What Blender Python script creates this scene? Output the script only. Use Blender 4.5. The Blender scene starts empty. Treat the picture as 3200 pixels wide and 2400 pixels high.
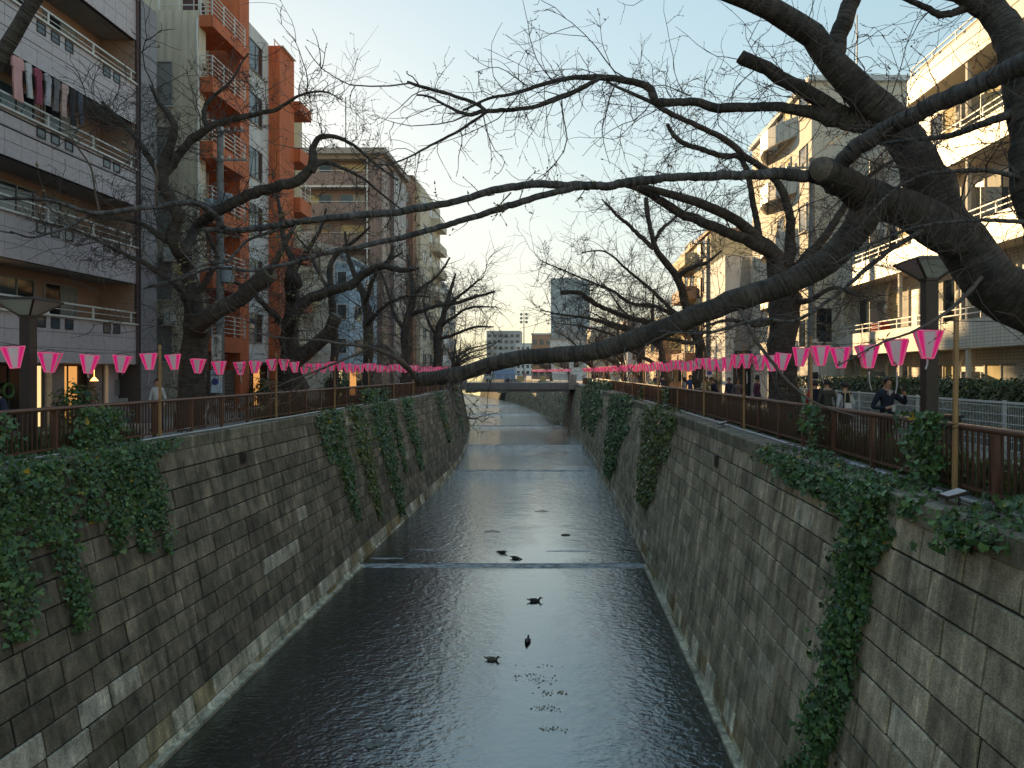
import bpy, bmesh, math, random
import numpy as np
from mathutils import Vector

R = random.Random(7)
NR = np.random.RandomState(11)
S = bpy.context.scene
COL = S.collection

# ------------------------------------------------------------------ camera, world, sun, exposure
CAM_Z = 1.9
FOC = 2219.7                       # focal length in 3200 px picture widths
cam_d = bpy.data.cameras.new('camera')
cam_d.sensor_width = 34.6
cam_d.lens = 24.0
cam_d.shift_x = -153.0 / 3200
cam_d.shift_y = -37.0 / 3200
cam_d.clip_start = 0.05
cam_d.clip_end = 3000
cam = bpy.data.objects.new('camera', cam_d)
COL.objects.link(cam)
cam.location = (0, 0, CAM_Z)
cam.rotation_euler = (math.radians(90), 0, 0)
S.camera = cam

SUN_AZ = math.radians(23)          # to the left of the canal axis (+Y)
SUN_EL = math.radians(13.5)
world = bpy.data.worlds.new('World')
S.world = world
world.use_nodes = True
wn = world.node_tree
sky = wn.nodes.new('ShaderNodeTexSky')
sky.sky_type = 'NISHITA'
sky.sun_disc = False
sky.sun_elevation = SUN_EL
sky.sun_rotation = -SUN_AZ
sky.air_density = 1.8
sky.dust_density = 0.35
sky.ozone_density = 4.2
bg = wn.nodes['Background']
bg.inputs['Strength'].default_value = 0.1
# the bright haze round the sun is rolled off softly, as the photo's exposure does: c / (1 + c / L)
_d = wn.nodes.new('ShaderNodeVectorMath'); _d.operation = 'DIVIDE'
_a = wn.nodes.new('ShaderNodeVectorMath'); _a.operation = 'ADD'
_m = wn.nodes.new('ShaderNodeVectorMath'); _m.operation = 'MULTIPLY'
_m.inputs[1].default_value = (1 / 3.0, 1 / 2.95, 1 / 2.75)
_a.inputs[1].default_value = (1, 1, 1)
wn.links.new(sky.outputs['Color'], _m.inputs[0])
wn.links.new(_m.outputs[0], _a.inputs[0])
wn.links.new(sky.outputs['Color'], _d.inputs[0])
wn.links.new(_a.outputs[0], _d.inputs[1])
wn.links.new(_d.outputs[0], bg.inputs['Color'])

sun_d = bpy.data.lights.new('sun', 'SUN')
sun_d.energy = 2.0
sun_d.angle = math.radians(0.5)
sun_d.color = (1.0, 0.68, 0.33)
sun = bpy.data.objects.new('sun', sun_d)
COL.objects.link(sun)
sdir = Vector((-math.sin(SUN_AZ) * math.cos(SUN_EL), math.cos(SUN_AZ) * math.cos(SUN_EL), math.sin(SUN_EL)))
sun.rotation_euler = (-sdir).to_track_quat('-Z', 'Y').to_euler()
sun.location = (-40, 60, 40)

S.view_settings.view_transform = 'Standard'
S.view_settings.look = 'None'
S.view_settings.gamma = 1
S.view_settings.exposure = 2.35
S.view_settings.use_curve_mapping = False
S.render.engine = 'CYCLES'
S.cycles.use_denoising = True
S.cycles.max_bounces = 7
S.cycles.diffuse_bounces = 5
S.cycles.glossy_bounces = 3
S.cycles.transmission_bounces = 2
S.cycles.sample_clamp_indirect = 6
S.cycles.caustics_reflective = False
S.cycles.caustics_refractive = False


# ------------------------------------------------------------------ helpers
def P(u, v, y):
    """the point of the place seen at (u, v) of a 2212 px wide copy of the photo, y metres down the canal"""
    return np.array(((u - 1211.8) / 1534.4 * y, y, CAM_Z - (v - 803.9) / 1534.4 * y))


def rad(w, y):
    return w * 0.5 / 1534.4 * y


OFF = {}


def tag(o, label=None, cat=None, group=None, kind=None):
    if label: o['label'] = label
    if cat: o['category'] = cat
    if group: o['group'] = group
    if kind: o['kind'] = kind
    return o


def thing(name, label, cat, loc=(0, 0, 0), rz=0.0, group=None):
    o = bpy.data.objects.new(name, None)
    COL.objects.link(o)
    o.empty_display_size = 0.2
    o.location = loc
    o.rotation_euler = (0, 0, rz)
    OFF[o.name] = np.array(loc, float)
    return tag(o, label, cat, group)


def link_mesh(name, me, mats, parent=None, smooth=False):
    o = bpy.data.objects.new(name, me)
    COL.objects.link(o)
    if not isinstance(mats, (list, tuple)): mats = [mats]
    if len(me.materials) == 0:
        for m in mats: me.materials.append(m)
    if smooth: me.shade_smooth()
    if parent is not None:
        o.parent = parent
        OFF[o.name] = OFF.get(parent.name, np.zeros(3))
    return o


class MB:
    """collects shapes; build() links them as ONE mesh object (world coordinates unless local=True)"""
    def __init__(self):
        self.v = []; self.f = []; self.m = []; self.t = []; self.tint = 0.5

    def add(self, vs, fs, m=0):
        b = len(self.v)
        self.v.extend([tuple(map(float, p)) for p in vs])
        for f in fs:
            self.f.append([b + i for i in f]); self.m.append(m)
        self.t.extend([self.tint] * len(vs))
        return self

    def box(self, x0, x1, y0, y1, z0, z1, m=0):
        if x0 > x1: x0, x1 = x1, x0
        if y0 > y1: y0, y1 = y1, y0
        vs = [(x0, y0, z0), (x1, y0, z0), (x1, y1, z0), (x0, y1, z0), (x0, y0, z1), (x1, y0, z1), (x1, y1, z1), (x0, y1, z1)]
        return self.hexa(vs, m)

    def hexa(self, vs, m=0):
        return self.add(vs, [(0, 3, 2, 1), (4, 5, 6, 7), (0, 1, 5, 4), (1, 2, 6, 5), (2, 3, 7, 6), (3, 0, 4, 7)], m)

    def bar(self, a, b, w, h, m=0):
        a = Vector(a); b = Vector(b); d = (b - a).normalized()
        s = d.cross(Vector((0, 0, 1)))
        if s.length < 1e-4: s = Vector((1, 0, 0))
        s = s.normalized() * (w / 2); u = s.normalized().cross(d).normalized() * (h / 2)
        return self.hexa([a - s - u, a + s - u, b + s - u, b - s - u, a - s + u, a + s + u, b + s + u, b - s + u], m)

    def quad(self, a, b, c, d, m=0):
        return self.add([a, b, c, d], [(0, 1, 2, 3)], m)

    def poly(self, pts, m=0):
        return self.add(pts, [tuple(range(len(pts)))], m)

    def prism(self, pts, vec, m=0):
        n = len(pts); vec = np.array(vec, float)
        vs = [np.array(p, float) for p in pts] + [np.array(p, float) + vec for p in pts]
        fs = [tuple(range(n))[::-1], tuple(range(n, 2 * n))] + [(i, (i + 1) % n, n + (i + 1) % n, n + i) for i in range(n)]
        return self.add(vs, fs, m)

    def tube(self, pts, rads, n=8, m=0, cap=True):
        pts = [np.array(p, float) for p in pts]
        k = len(pts)
        if not hasattr(rads, '__len__'): rads = [rads] * k
        vs = []; prev = None
        for i in range(k):
            t = pts[min(i + 1, k - 1)] - pts[max(i - 1, 0)]
            t = t / (np.linalg.norm(t) + 1e-9)
            if prev is None:
                a = np.array((0, 0, 1.0)) if abs(t[2]) < 0.9 else np.array((1.0, 0, 0))
            else: a = prev
            s = a - t * np.dot(a, t); s /= np.linalg.norm(s) + 1e-9
            prev = s; q = np.cross(t, s)
            for j in range(n):
                an = 2 * math.pi * j / n
                vs.append(pts[i] + (s * math.cos(an) + q * math.sin(an)) * rads[i])
        fs = []
        for i in range(k - 1):
            for j in range(n):
                a = i * n + j; b = i * n + (j + 1) % n
                fs.append((a, b, b + n, a + n))
        if cap:
            fs.append(tuple(range(n))[::-1]); fs.append(tuple(range((k - 1) * n, k * n)))
        return self.add(vs, fs, m)

    def lathe(self, prof, c=(0, 0, 0), n=12, m=0):
        vs = []; fs = []
        for r, z in prof:
            for j in range(n):
                an = 2 * math.pi * j / n
                vs.append((c[0] + r * math.cos(an), c[1] + r * math.sin(an), c[2] + z))
        for i in range(len(prof) - 1):
            for j in range(n):
                a = i * n + j; b = i * n + (j + 1) % n
                fs.append((a, b, b + n, a + n))
        fs.append(tuple(range(n))[::-1]); fs.append(tuple(range((len(prof) - 1) * n, len(prof) * n)))
        return self.add(vs, fs, m)

    def ball(self, c, r, n=8, k=6, m=0):
        if not hasattr(r, '__len__'): r = (r, r, r)
        vs = []; fs = []
        for i in range(1, k):
            a = math.pi * i / k
            for j in range(n):
                b = 2 * math.pi * j / n
                vs.append((c[0] + r[0] * math.sin(a) * math.cos(b), c[1] + r[1] * math.sin(a) * math.sin(b), c[2] - r[2] * math.cos(a)))
        lo = len(vs); vs.append((c[0], c[1], c[2] - r[2])); vs.append((c[0], c[1], c[2] + r[2]))
        for i in range(k - 2):
            for j in range(n):
                a = i * n + j; b = i * n + (j + 1) % n
                fs.append((a, b, b + n, a + n))
        for j in range(n):
            fs.append((lo, (j + 1) % n, j)); fs.append((lo + 1, (k - 2) * n + j, (k - 2) * n + (j + 1) % n))
        return self.add(vs, fs, m)

    def mesh(self, name, off=None):
        me = bpy.data.meshes.new(name)
        v = np.array(self.v) if off is None else np.array(self.v) - off
        me.from_pydata(v.tolist(), [], self.f)
        if any(self.m): me.polygons.foreach_set('material_index', self.m)
        a = me.attributes.new('tint', 'FLOAT', 'POINT')
        a.data.foreach_set('value', self.t)
        me.update()
        return me

    def build(self, name, mats, parent=None, smooth=False, local=False, kind=None, label=None):
        off = None
        if parent is not None and not local: off = OFF.get(parent.name)
        o = link_mesh(name, self.mesh(name, off), mats, parent, smooth)
        if kind: o['kind'] = kind
        if label: o['label'] = label
        return o


def np_mesh(name, verts, faces, tint=None):
    """verts (n,3), faces (m,k) with one k"""
    me = bpy.data.meshes.new(name)
    n, (m, k) = len(verts), faces.shape
    me.vertices.add(n); me.vertices.foreach_set('co', np.ascontiguousarray(verts, dtype=np.float32).ravel())
    me.loops.add(m * k); me.loops.foreach_set('vertex_index', np.ascontiguousarray(faces, dtype=np.int32).ravel())
    me.polygons.add(m); me.polygons.foreach_set('loop_start', np.arange(0, m * k, k, dtype=np.int32))
    a = me.attributes.new('tint', 'FLOAT', 'POINT')
    a.data.foreach_set('value', np.ascontiguousarray(tint if tint is not None else np.full(n, .5), dtype=np.float32))
    me.update(calc_edges=True)
    return me


def copy_tree(o, parent=None):
    c = o.copy(); COL.objects.link(c)
    if parent is not None: c.parent = parent
    for ch in o.children: copy_tree(ch, c)
    return c


# ------------------------------------------------------------------ materials
MATS = {}


def nodes_of(name):
    m = bpy.data.materials.new(name); m.use_nodes = True
    nt = m.node_tree
    return m, nt, nt.nodes['Principled BSDF']


def N(nt, typ, **kw):
    n = nt.nodes.new(typ)
    for k, v in kw.items():
        if k in n.inputs: n.inputs[k].default_value = v
        else: setattr(n, k, v)
    return n


def ramp(nt, fac, stops):
    r = nt.nodes.new('ShaderNodeValToRGB')
    e = r.color_ramp.elements
    while len(e) < len(stops): e.new(0.5)
    for i, (p, c) in enumerate(stops):
        e[i].position = p
        e[i].color = (*c, 1) if len(c) == 3 else c
    nt.links.new(fac, r.inputs['Fac'])
    return r


def mix(nt, fac, a, b, mode='MIX'):
    n = nt.nodes.new('ShaderNodeMix'); n.data_type = 'RGBA'; n.blend_type = mode
    for sock, val in ((n.inputs[0], fac), (n.inputs[6], a), (n.inputs[7], b)):
        if hasattr(val, 'node'): nt.links.new(val, sock)
        elif hasattr(val, '__len__'): sock.default_value = (*val, 1)
        else: sock.default_value = val
    return n.outputs[2]


def coords(nt, scale=(1, 1, 1)):
    g = nt.nodes.new('ShaderNodeNewGeometry')
    mp = nt.nodes.new('ShaderNodeMapping'); mp.inputs['Scale'].default_value = scale
    nt.links.new(g.outputs['Position'], mp.inputs['Vector'])
    return mp.outputs['Vector']


def noise_tex(nt, vec, scale, detail=4, rough=.6):
    n = N(nt, 'ShaderNodeTexNoise', Scale=scale, Detail=detail, Roughness=rough)
    nt.links.new(vec, n.inputs['Vector'])
    return n.outputs['Fac']


def mk(name, c1, c2=None, scale=4.0, rough=.7, bump=0.0, bscale=30.0, metal=0.0, stretch=(1, 1, 1), spec=.5, emit=None, estr=0.0, streak=0.0):
    if name in MATS: return MATS[name]
    m, nt, b = nodes_of(name)
    b.inputs['Roughness'].default_value = rough
    b.inputs['Metallic'].default_value = metal
    b.inputs['Specular IOR Level'].default_value = spec
    if c2 is None: c2 = tuple(x * .78 for x in c1)
    f = noise_tex(nt, coords(nt, stretch), scale)
    col = ramp(nt, f, [(.3, c2), (.68, c1)]).outputs['Color']
    if streak:
        f2 = noise_tex(nt, coords(nt, (6, 6, .35)), 1.0, 5, .65)
        r2 = ramp(nt, f2, [(.42, (1, 1, 1)), (.7, (1 - streak,) * 3)]).outputs['Color']
        col = mix(nt, 1.0, col, r2, 'MULTIPLY')
    nt.links.new(col, b.inputs['Base Color'])
    if bump:
        f3 = noise_tex(nt, coords(nt), bscale, 3)
        bp = N(nt, 'ShaderNodeBump', Strength=bump, Distance=.02)
        nt.links.new(f3, bp.inputs['Height']); nt.links.new(bp.outputs['Normal'], b.inputs['Normal'])
    if emit is not None:
        b.inputs['Emission Color'].default_value = (*emit, 1); b.inputs['Emission Strength'].default_value = estr
    MATS[name] = m
    return m


def masonry(name, dark, mid, light, lite_lo=.62, wet=True):
    """weathered block face: each block's own tone (attribute tint), rain streaks, blotches, grit"""
    m, nt, b = nodes_of(name)
    b.inputs['Roughness'].default_value = .82
    at = N(nt, 'ShaderNodeAttribute', attribute_name='tint')
    base = ramp(nt, at.outputs['Fac'], [(0, dark), (.5, mid), (.82, tuple(x * 1.25 for x in mid)), (1, light)]).outputs['Color']
    blot = noise_tex(nt, coords(nt), 1.1, 7, .72)
    base = mix(nt, 1.0, base, ramp(nt, blot, [(.32, (.42, .44, .4)), (.5, (.9, .9, .86)), (.68, (1.5, 1.46, 1.36))]).outputs['Color'], 'MULTIPLY')
    st = noise_tex(nt, coords(nt, (3.4, 3.4, .2)), 1.0, 7, .68)
    base = mix(nt, 1.0, base, ramp(nt, st, [(.34, (.42, .43, .41)), (.46, (.85, .85, .82)), (.57, (1.08, 1.08, 1.06)), (.72, (1.9, 1.9, 1.86))]).outputs['Color'], 'MULTIPLY')
    gr = noise_tex(nt, coords(nt), 42, 4, .75)
    base = mix(nt, 1.0, base, ramp(nt, gr, [(.32, (.5, .5, .5)), (.5, (.95, .95, .95)), (.7, (1.6, 1.6, 1.6))]).outputs['Color'], 'MULTIPLY')
    moss = noise_tex(nt, coords(nt, (1, 1, .6)), .55, 5, .6)
    base = mix(nt, ramp(nt, moss, [(.58, (0, 0, 0)), (.74, (.55, .55, .55))]).outputs['Color'], base, (.085, .075, .022))
    nt.links.new(base, b.inputs['Base Color'])
    bp = N(nt, 'ShaderNodeBump', Strength=.8, Distance=.02)
    nt.links.new(noise_tex(nt, coords(nt), 38, 5, .7), bp.inputs['Height'])
    nt.links.new(bp.outputs['Normal'], b.inputs['Normal'])
    MATS[name] = m
    return m


def leafmat(name, c_dark, c_mid, c_light, odd=None, rough=.42):
    m, nt, b = nodes_of(name)
    b.inputs['Roughness'].default_value = rough
    at = N(nt, 'ShaderNodeAttribute', attribute_name='tint')
    stops = [(0, c_dark), (.5, c_mid), (.9, c_light)]
    if odd: stops += [(.975, c_light), (.985, odd)]
    r = ramp(nt, at.outputs['Fac'], stops)
    nt.links.new(r.outputs['Color'], b.inputs['Base Color'])
    MATS[name] = m
    return m


def glassmat(name, c=(.02, .025, .03), rough=.06):
    m, nt, b = nodes_of(name)
    f = noise_tex(nt, coords(nt), .7, 2)
    nt.links.new(ramp(nt, f, [(.35, tuple(x * .6 for x in c)), (.65, tuple(x * 1.5 for x in c))]).outputs['Color'], b.inputs['Base Color'])
    b.inputs['Roughness'].default_value = rough
    b.inputs['Specular IOR Level'].default_value = .7
    MATS[name] = m
    return m


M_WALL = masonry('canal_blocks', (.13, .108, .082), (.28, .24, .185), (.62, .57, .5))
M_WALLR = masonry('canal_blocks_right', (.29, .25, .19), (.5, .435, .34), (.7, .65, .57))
M_BAND = masonry('water_band_stone', (.34, .25, .12), (.6, .56, .46), (.8, .79, .75))
M_COPE = masonry('coping_concrete', (.16, .15, .11), (.27, .25, .2), (.42, .4, .36))
M_MORTAR = mk('joint_mortar', (.03, .03, .028), (.015, .015, .014), 6, .95)
M_PAVE = mk('pavement', (.38, .36, .33), (.3, .285, .26), 1.2, .9, .2, 60)
M_BARK = None
M_BROWN = mk('brown_rail_paint', (.17, .085, .058), (.12, .06, .04), 5, .38, spec=.6)
M_BROWND = mk('brown_baluster_paint', (.1, .05, .034), (.07, .035, .024), 6, .5)
M_PIPE = mk('white_conduit', (.62, .66, .7), (.5, .52, .55), 8, .4)
M_WOOD = mk('bare_timber', (.5, .31, .15), (.36, .21, .09), 5, .65, stretch=(8, 8, .6))


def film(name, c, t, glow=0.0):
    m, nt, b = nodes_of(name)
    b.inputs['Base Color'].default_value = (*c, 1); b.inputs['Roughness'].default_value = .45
    b.inputs['Emission Color'].default_value = (*c, 1); b.inputs['Emission Strength'].default_value = glow   # added glow keeps the pink bright in shade; the lanterns are unlit
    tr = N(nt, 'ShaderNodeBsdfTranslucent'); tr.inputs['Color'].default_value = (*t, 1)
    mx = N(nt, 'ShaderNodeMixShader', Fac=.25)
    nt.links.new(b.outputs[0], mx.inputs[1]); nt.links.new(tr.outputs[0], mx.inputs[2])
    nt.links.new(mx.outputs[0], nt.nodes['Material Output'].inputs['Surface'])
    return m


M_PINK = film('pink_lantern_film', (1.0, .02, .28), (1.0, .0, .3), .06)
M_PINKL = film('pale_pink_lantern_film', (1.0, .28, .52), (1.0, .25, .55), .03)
M_LWHITE = film('lantern_white', (.86, .84, .86), (.8, .78, .8))
M_BLACK = mk('black_plastic', (.012, .012, .012), (.008, .008, .008), 5, .5)
M_CABLE = mk('black_cable', (.01, .01, .011), (.006, .006, .006), 5, .6)
M_LAMPM = mk('dark_lamp_metal', (.055, .042, .036), (.04, .03, .026), 5, .5)
M_LAMPG = mk('lamp_milk_glass', (.45, .5, .48), (.36, .4, .39), 2, .25)
M_WHITE = mk('white_paint', (.72, .72, .7), (.6, .6, .58), 3, .5)
M_GREYM = mk('grey_metal', (.3, .31, .32), (.22, .23, .24), 4, .45)
M_PANE = glassmat('window_glass')
M_PANEB = glassmat('window_glass_blue', (.05, .075, .1))
M_CURT = mk('curtain_cloth', (.5, .48, .42), (.36, .34, .3), 2, .8, stretch=(5, 5, .2))
M_CURTY = mk('curtain_yellowish', (.6, .5, .26), (.5, .4, .2), 2, .8, stretch=(5, 5, .2))
M_SHUT = mk('grey_shutter', (.3, .31, .3), (.22, .23, .22), 2, .6, stretch=(9, 9, .2))
# ------------------------------------------------------------------ the canal's lines
def smooth_table(pts):
    ys = np.arange(0, 301, 1.0)
    a = np.interp(ys, [p[0] for p in pts], [p[1] for p in pts])
    for _ in range(3):
        k = np.ones(9) / 9
        b = np.convolve(np.pad(a, 4, mode='edge'), k, 'valid')
        b[:6] = a[:6]; a = b
    return ys, a


TR = smooth_table([(0, 4.2), (20, 4.2), (32, 4.08), (45, 3.85), (66, 3.35), (93, 2.4), (115, .6), (140, -2.9), (170, -7.8), (199, -13.7), (240, -24), (300, -44)])
TL = smooth_table([(0, -9.52), (62, -9.55), (75, -10.2), (93, -12.0), (115, -14.6), (140, -18.5), (170, -24), (199, -30), (240, -40), (300, -58)])
DEP = 7.35                      # bank level down to the near water
BAT_R, BAT_L = .150, .208       # batter of the two walls
TOP_R = 5.3 - 4.2
TOP_L = -11.05 + 9.52


def xbase(side, y):
    t = TR if side > 0 else TL
    return np.interp(y, t[0], t[1])


def xface(side, y, d):
    """x of the wall face d metres under the coping top"""
    if side > 0: return xbase(1, y) + TOP_R * (1 - d / DEP)
    return xbase(-1, y) + TOP_L * (1 - d / DEP)


def xtop(side, y, off=0.0):
    """off metres inland from the coping's outer edge"""
    return xface(side, y, 0) + side * off


def proj(p):
    return np.array((1753 + FOC * p[0] / p[1], 1163 - FOC * (p[2] - CAM_Z) / p[1]))


COURSE = .52
for side, wname, wlabel in ((-1, 'embankment_wall', 'dark stained block embankment wall on the left of the canal'),
                            (1, 'embankment_wall', 'lighter grey block embankment wall on the right of the canal')):
    root = thing(wname, wlabel, 'wall', (float(xtop(side, 10)), 10, 0), group='canal embankment walls')
    rr = random.Random(5 + side)
    blocks = []
    ncs = int((DEP - .34) / COURSE)
    for k in range(ncs + 1):
        d0 = .34 + k * COURSE
        d1 = min(d0 + COURSE, DEP + .3)
        y = 3.0 + rr.random()
        while y < 210:
            far = y > 120
            L = 1.1 * rr.uniform(.86, 1.14) * (2 if far else 1)
            blocks.append((k, y, y + L, d0, d1))
            y += L
    g = .017
    info = []
    patch = {}
    for (k, y0, y1, d0, d1) in blocks:
        g2 = g * (1.0 if y0 < 60 else 1.7)
        j = rr.gauss(0, .009)
        band = k >= ncs - 1
        def pt(y, d, o):
            return (float(xface(side, y, d)) - side * o, y, -d)
        ya, yb, da, db = y0 + g2 * 1.5, y1 - g2 * 1.5, d0 + g2, d1 - g2
        if k == ncs: db = d1
        e = .018
        back = -.06
        vs = [pt(ya, da, back), pt(yb, da, back), pt(yb, db, back), pt(ya, db, back),
              pt(ya, da, j - e), pt(yb, da, j - e), pt(yb, db, j - e), pt(ya, db, j - e),
              pt(ya + e, da + e, j + rr.gauss(0, .006)), pt(yb - e, da + e, j + rr.gauss(0, .006)), pt(yb - e, db - e, j + rr.gauss(0, .006)), pt(ya + e, db - e, j + rr.gauss(0, .006))]
        fs = []
        for a in (0, 4):
            for q in range(4):
                r_ = (q + 1) % 4
                fs.append((a + q, a + r_, a + 4 + r_, a + 4 + q))
        fs.append((8, 9, 10, 11))
        if side > 0: fs = [f[::-1] for f in fs]
        # tone of the block: mostly mid, some replaced or washed blocks are pale
        t = min(max(rr.gauss(.4 if side > 0 else .36, .15), 0.02), .84)
        if rr.random() < .014: t = rr.uniform(.86, 1.0)
        c = proj((float(xface(side, (y0 + y1) / 2, (d0 + d1) / 2)), (y0 + y1) / 2, -(d0 + d1) / 2)) / 1.4467
        if side < 0:
            for (pu, pv, pr) in ((178, 1325, 34), (265, 1492, 30), (225, 1535, 34), (35, 1640, 40), (205, 1590, 32), (170, 1640, 30), (595, 1205, 30), (612, 1150, 16), (645, 1185, 22), (560, 1210, 14)):
                if abs(c[0] - pu) < pr * .75 and abs(c[1] - pv) < pr * .55: t = rr.uniform(.93, 1.0)
        else:
            for (pu, pv, pr) in ((1790, 1600, 40), (1650, 1250, 20), (1735, 1420, 35), (1950, 1610, 45), (1640, 1450, 30), (2090, 1330, 40)):
                if abs(c[0] - pu) < pr and abs(c[1] - pv) < pr * .7: t = rr.uniform(.85, .95)
        if band: t = rr.random()
        pp = [proj(vs[i]) for i in (8, 9, 10, 11)]
        A = .5 * abs((pp[2][0] - pp[0][0]) * (pp[3][1] - pp[1][1]) - (pp[3][0] - pp[1][0]) * (pp[2][1] - pp[0][1]))
        inv = any(-40 < p[0] < 3240 and -40 < p[1] < 2440 for p in pp)
        info.append((A if inv else 0, vs, fs, t, band))
    order = sorted(range(len(info)), key=lambda i: -info[i][0])
    near = set(order[:300])
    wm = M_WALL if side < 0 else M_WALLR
    rest = MB()
    for i, (A, vs, fs, t, band) in enumerate(info):
        if i in near:
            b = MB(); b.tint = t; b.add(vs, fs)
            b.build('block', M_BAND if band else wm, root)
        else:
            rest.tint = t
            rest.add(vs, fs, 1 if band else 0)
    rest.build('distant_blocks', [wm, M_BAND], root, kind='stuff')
    # the body behind the joints
    ys = np.concatenate([np.arange(2, 60, 2.0), np.arange(60, 260, 4.0)])
    mb = MB()
    for a, b in zip(ys[:-1], ys[1:]):
        o = side * .045
        q = [(float(xface(side, a, .1)) + o, a, -.1), (float(xface(side, b, .1)) + o, b, -.1),
             (float(xface(side, b, DEP + 1)) + o, b, -DEP - 1), (float(xface(side, a, DEP + 1)) + o, a, -DEP - 1)]
        mb.quad(*(q if side < 0 else q[::-1]))
    mb.build('joint_mortar', M_MORTAR, root)
    # coping: cast beam in lengths
    y = 2.0
    cnt = 0
    far_c = MB()
    while y < 205:
        L = 3.6 if y < 110 else 8
        cb = MB() if y < 110 else far_c
        cb.tint = rr.uniform(.25, .75)
        ya, yb = y + .008, y + L - .008
        def cp(yy, inl, z): return (float(xtop(side, yy)) + side * inl, yy, z)
        n = 3
        for q in range(n):
            a = ya + (yb - ya) * q / n; b = ya + (yb - ya) * (q + 1) / n
            vs = [cp(a, -.07, -.34), cp(b, -.07, -.34), cp(b, .5, -.34), cp(a, .5, -.34), cp(a, -.07, -.02), cp(b, -.07, -.02), cp(b, .5, 0.012), cp(a, .5, 0.012),
                  cp(a, -.045, 0.012), cp(b, -.045, 0.012)]
            f = [(0, 1, 5, 4), (4, 5, 9, 8), (8, 9, 6, 7), (0, 3, 2, 1)]
            if q == 0: f.append((0, 4, 8, 7, 3))
            if q == n - 1: f.append((1, 2, 6, 9, 5))
            if side > 0: f = [x[::-1] for x in f]
            cb.add(vs, f)
        if y < 110: cb.build('coping', M_COPE, root)
        y += L
    far_c.build('distant_coping', M_COPE, root, kind='stuff')
    # foot ledge just above the water
    mb = MB()
    for a, b in zip(ys[:-1], ys[1:]):
        def lp(yy, o, z): return (float(xface(side, yy, DEP)) - side * o, yy, z)
        vs = [lp(a, -.1, -DEP - .5), lp(b, -.1, -DEP - .5), lp(b, .16, -DEP - .5), lp(a, .16, -DEP - .5), lp(a, -.1, -DEP + .1), lp(b, -.1, -DEP + .1), lp(b, .16, -DEP + .1), lp(a, .16, -DEP + .1)]
        f = [(4, 5, 6, 7), (2, 3, 7, 6)]
        mb.add(vs, f if side < 0 else [x[::-1] for x in f])
    mb.tint = .8
    mb.build('foot_ledge', M_BAND, root)

# ------------------------------------------------------------------ ground on both banks
for side in (-1, 1):
    mb = MB()
    ys = list(np.arange(-10, 60, 4.0)) + list(np.arange(60, 300, 8.0))
    for a, b in zip(ys[:-1], ys[1:]):
        ia, ib = float(xtop(side, max(a, 0), .49)), float(xtop(side, max(b, 0), .49))
        q = [(ia, a, 0), (ib, b, 0), (side * 600, b, 0), (side * 600, a, 0)]
        mb.quad(*(q[::-1] if side > 0 else q))
    mb.quad((side * 600, 292, 0), (side * 600, 1500, 0), (-20 if side > 0 else -60, 1500, 0), (-20 if side > 0 else -60, 292, 0))
    mb.build('pavement', M_PAVE).__setitem__('kind', 'structure')

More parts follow.
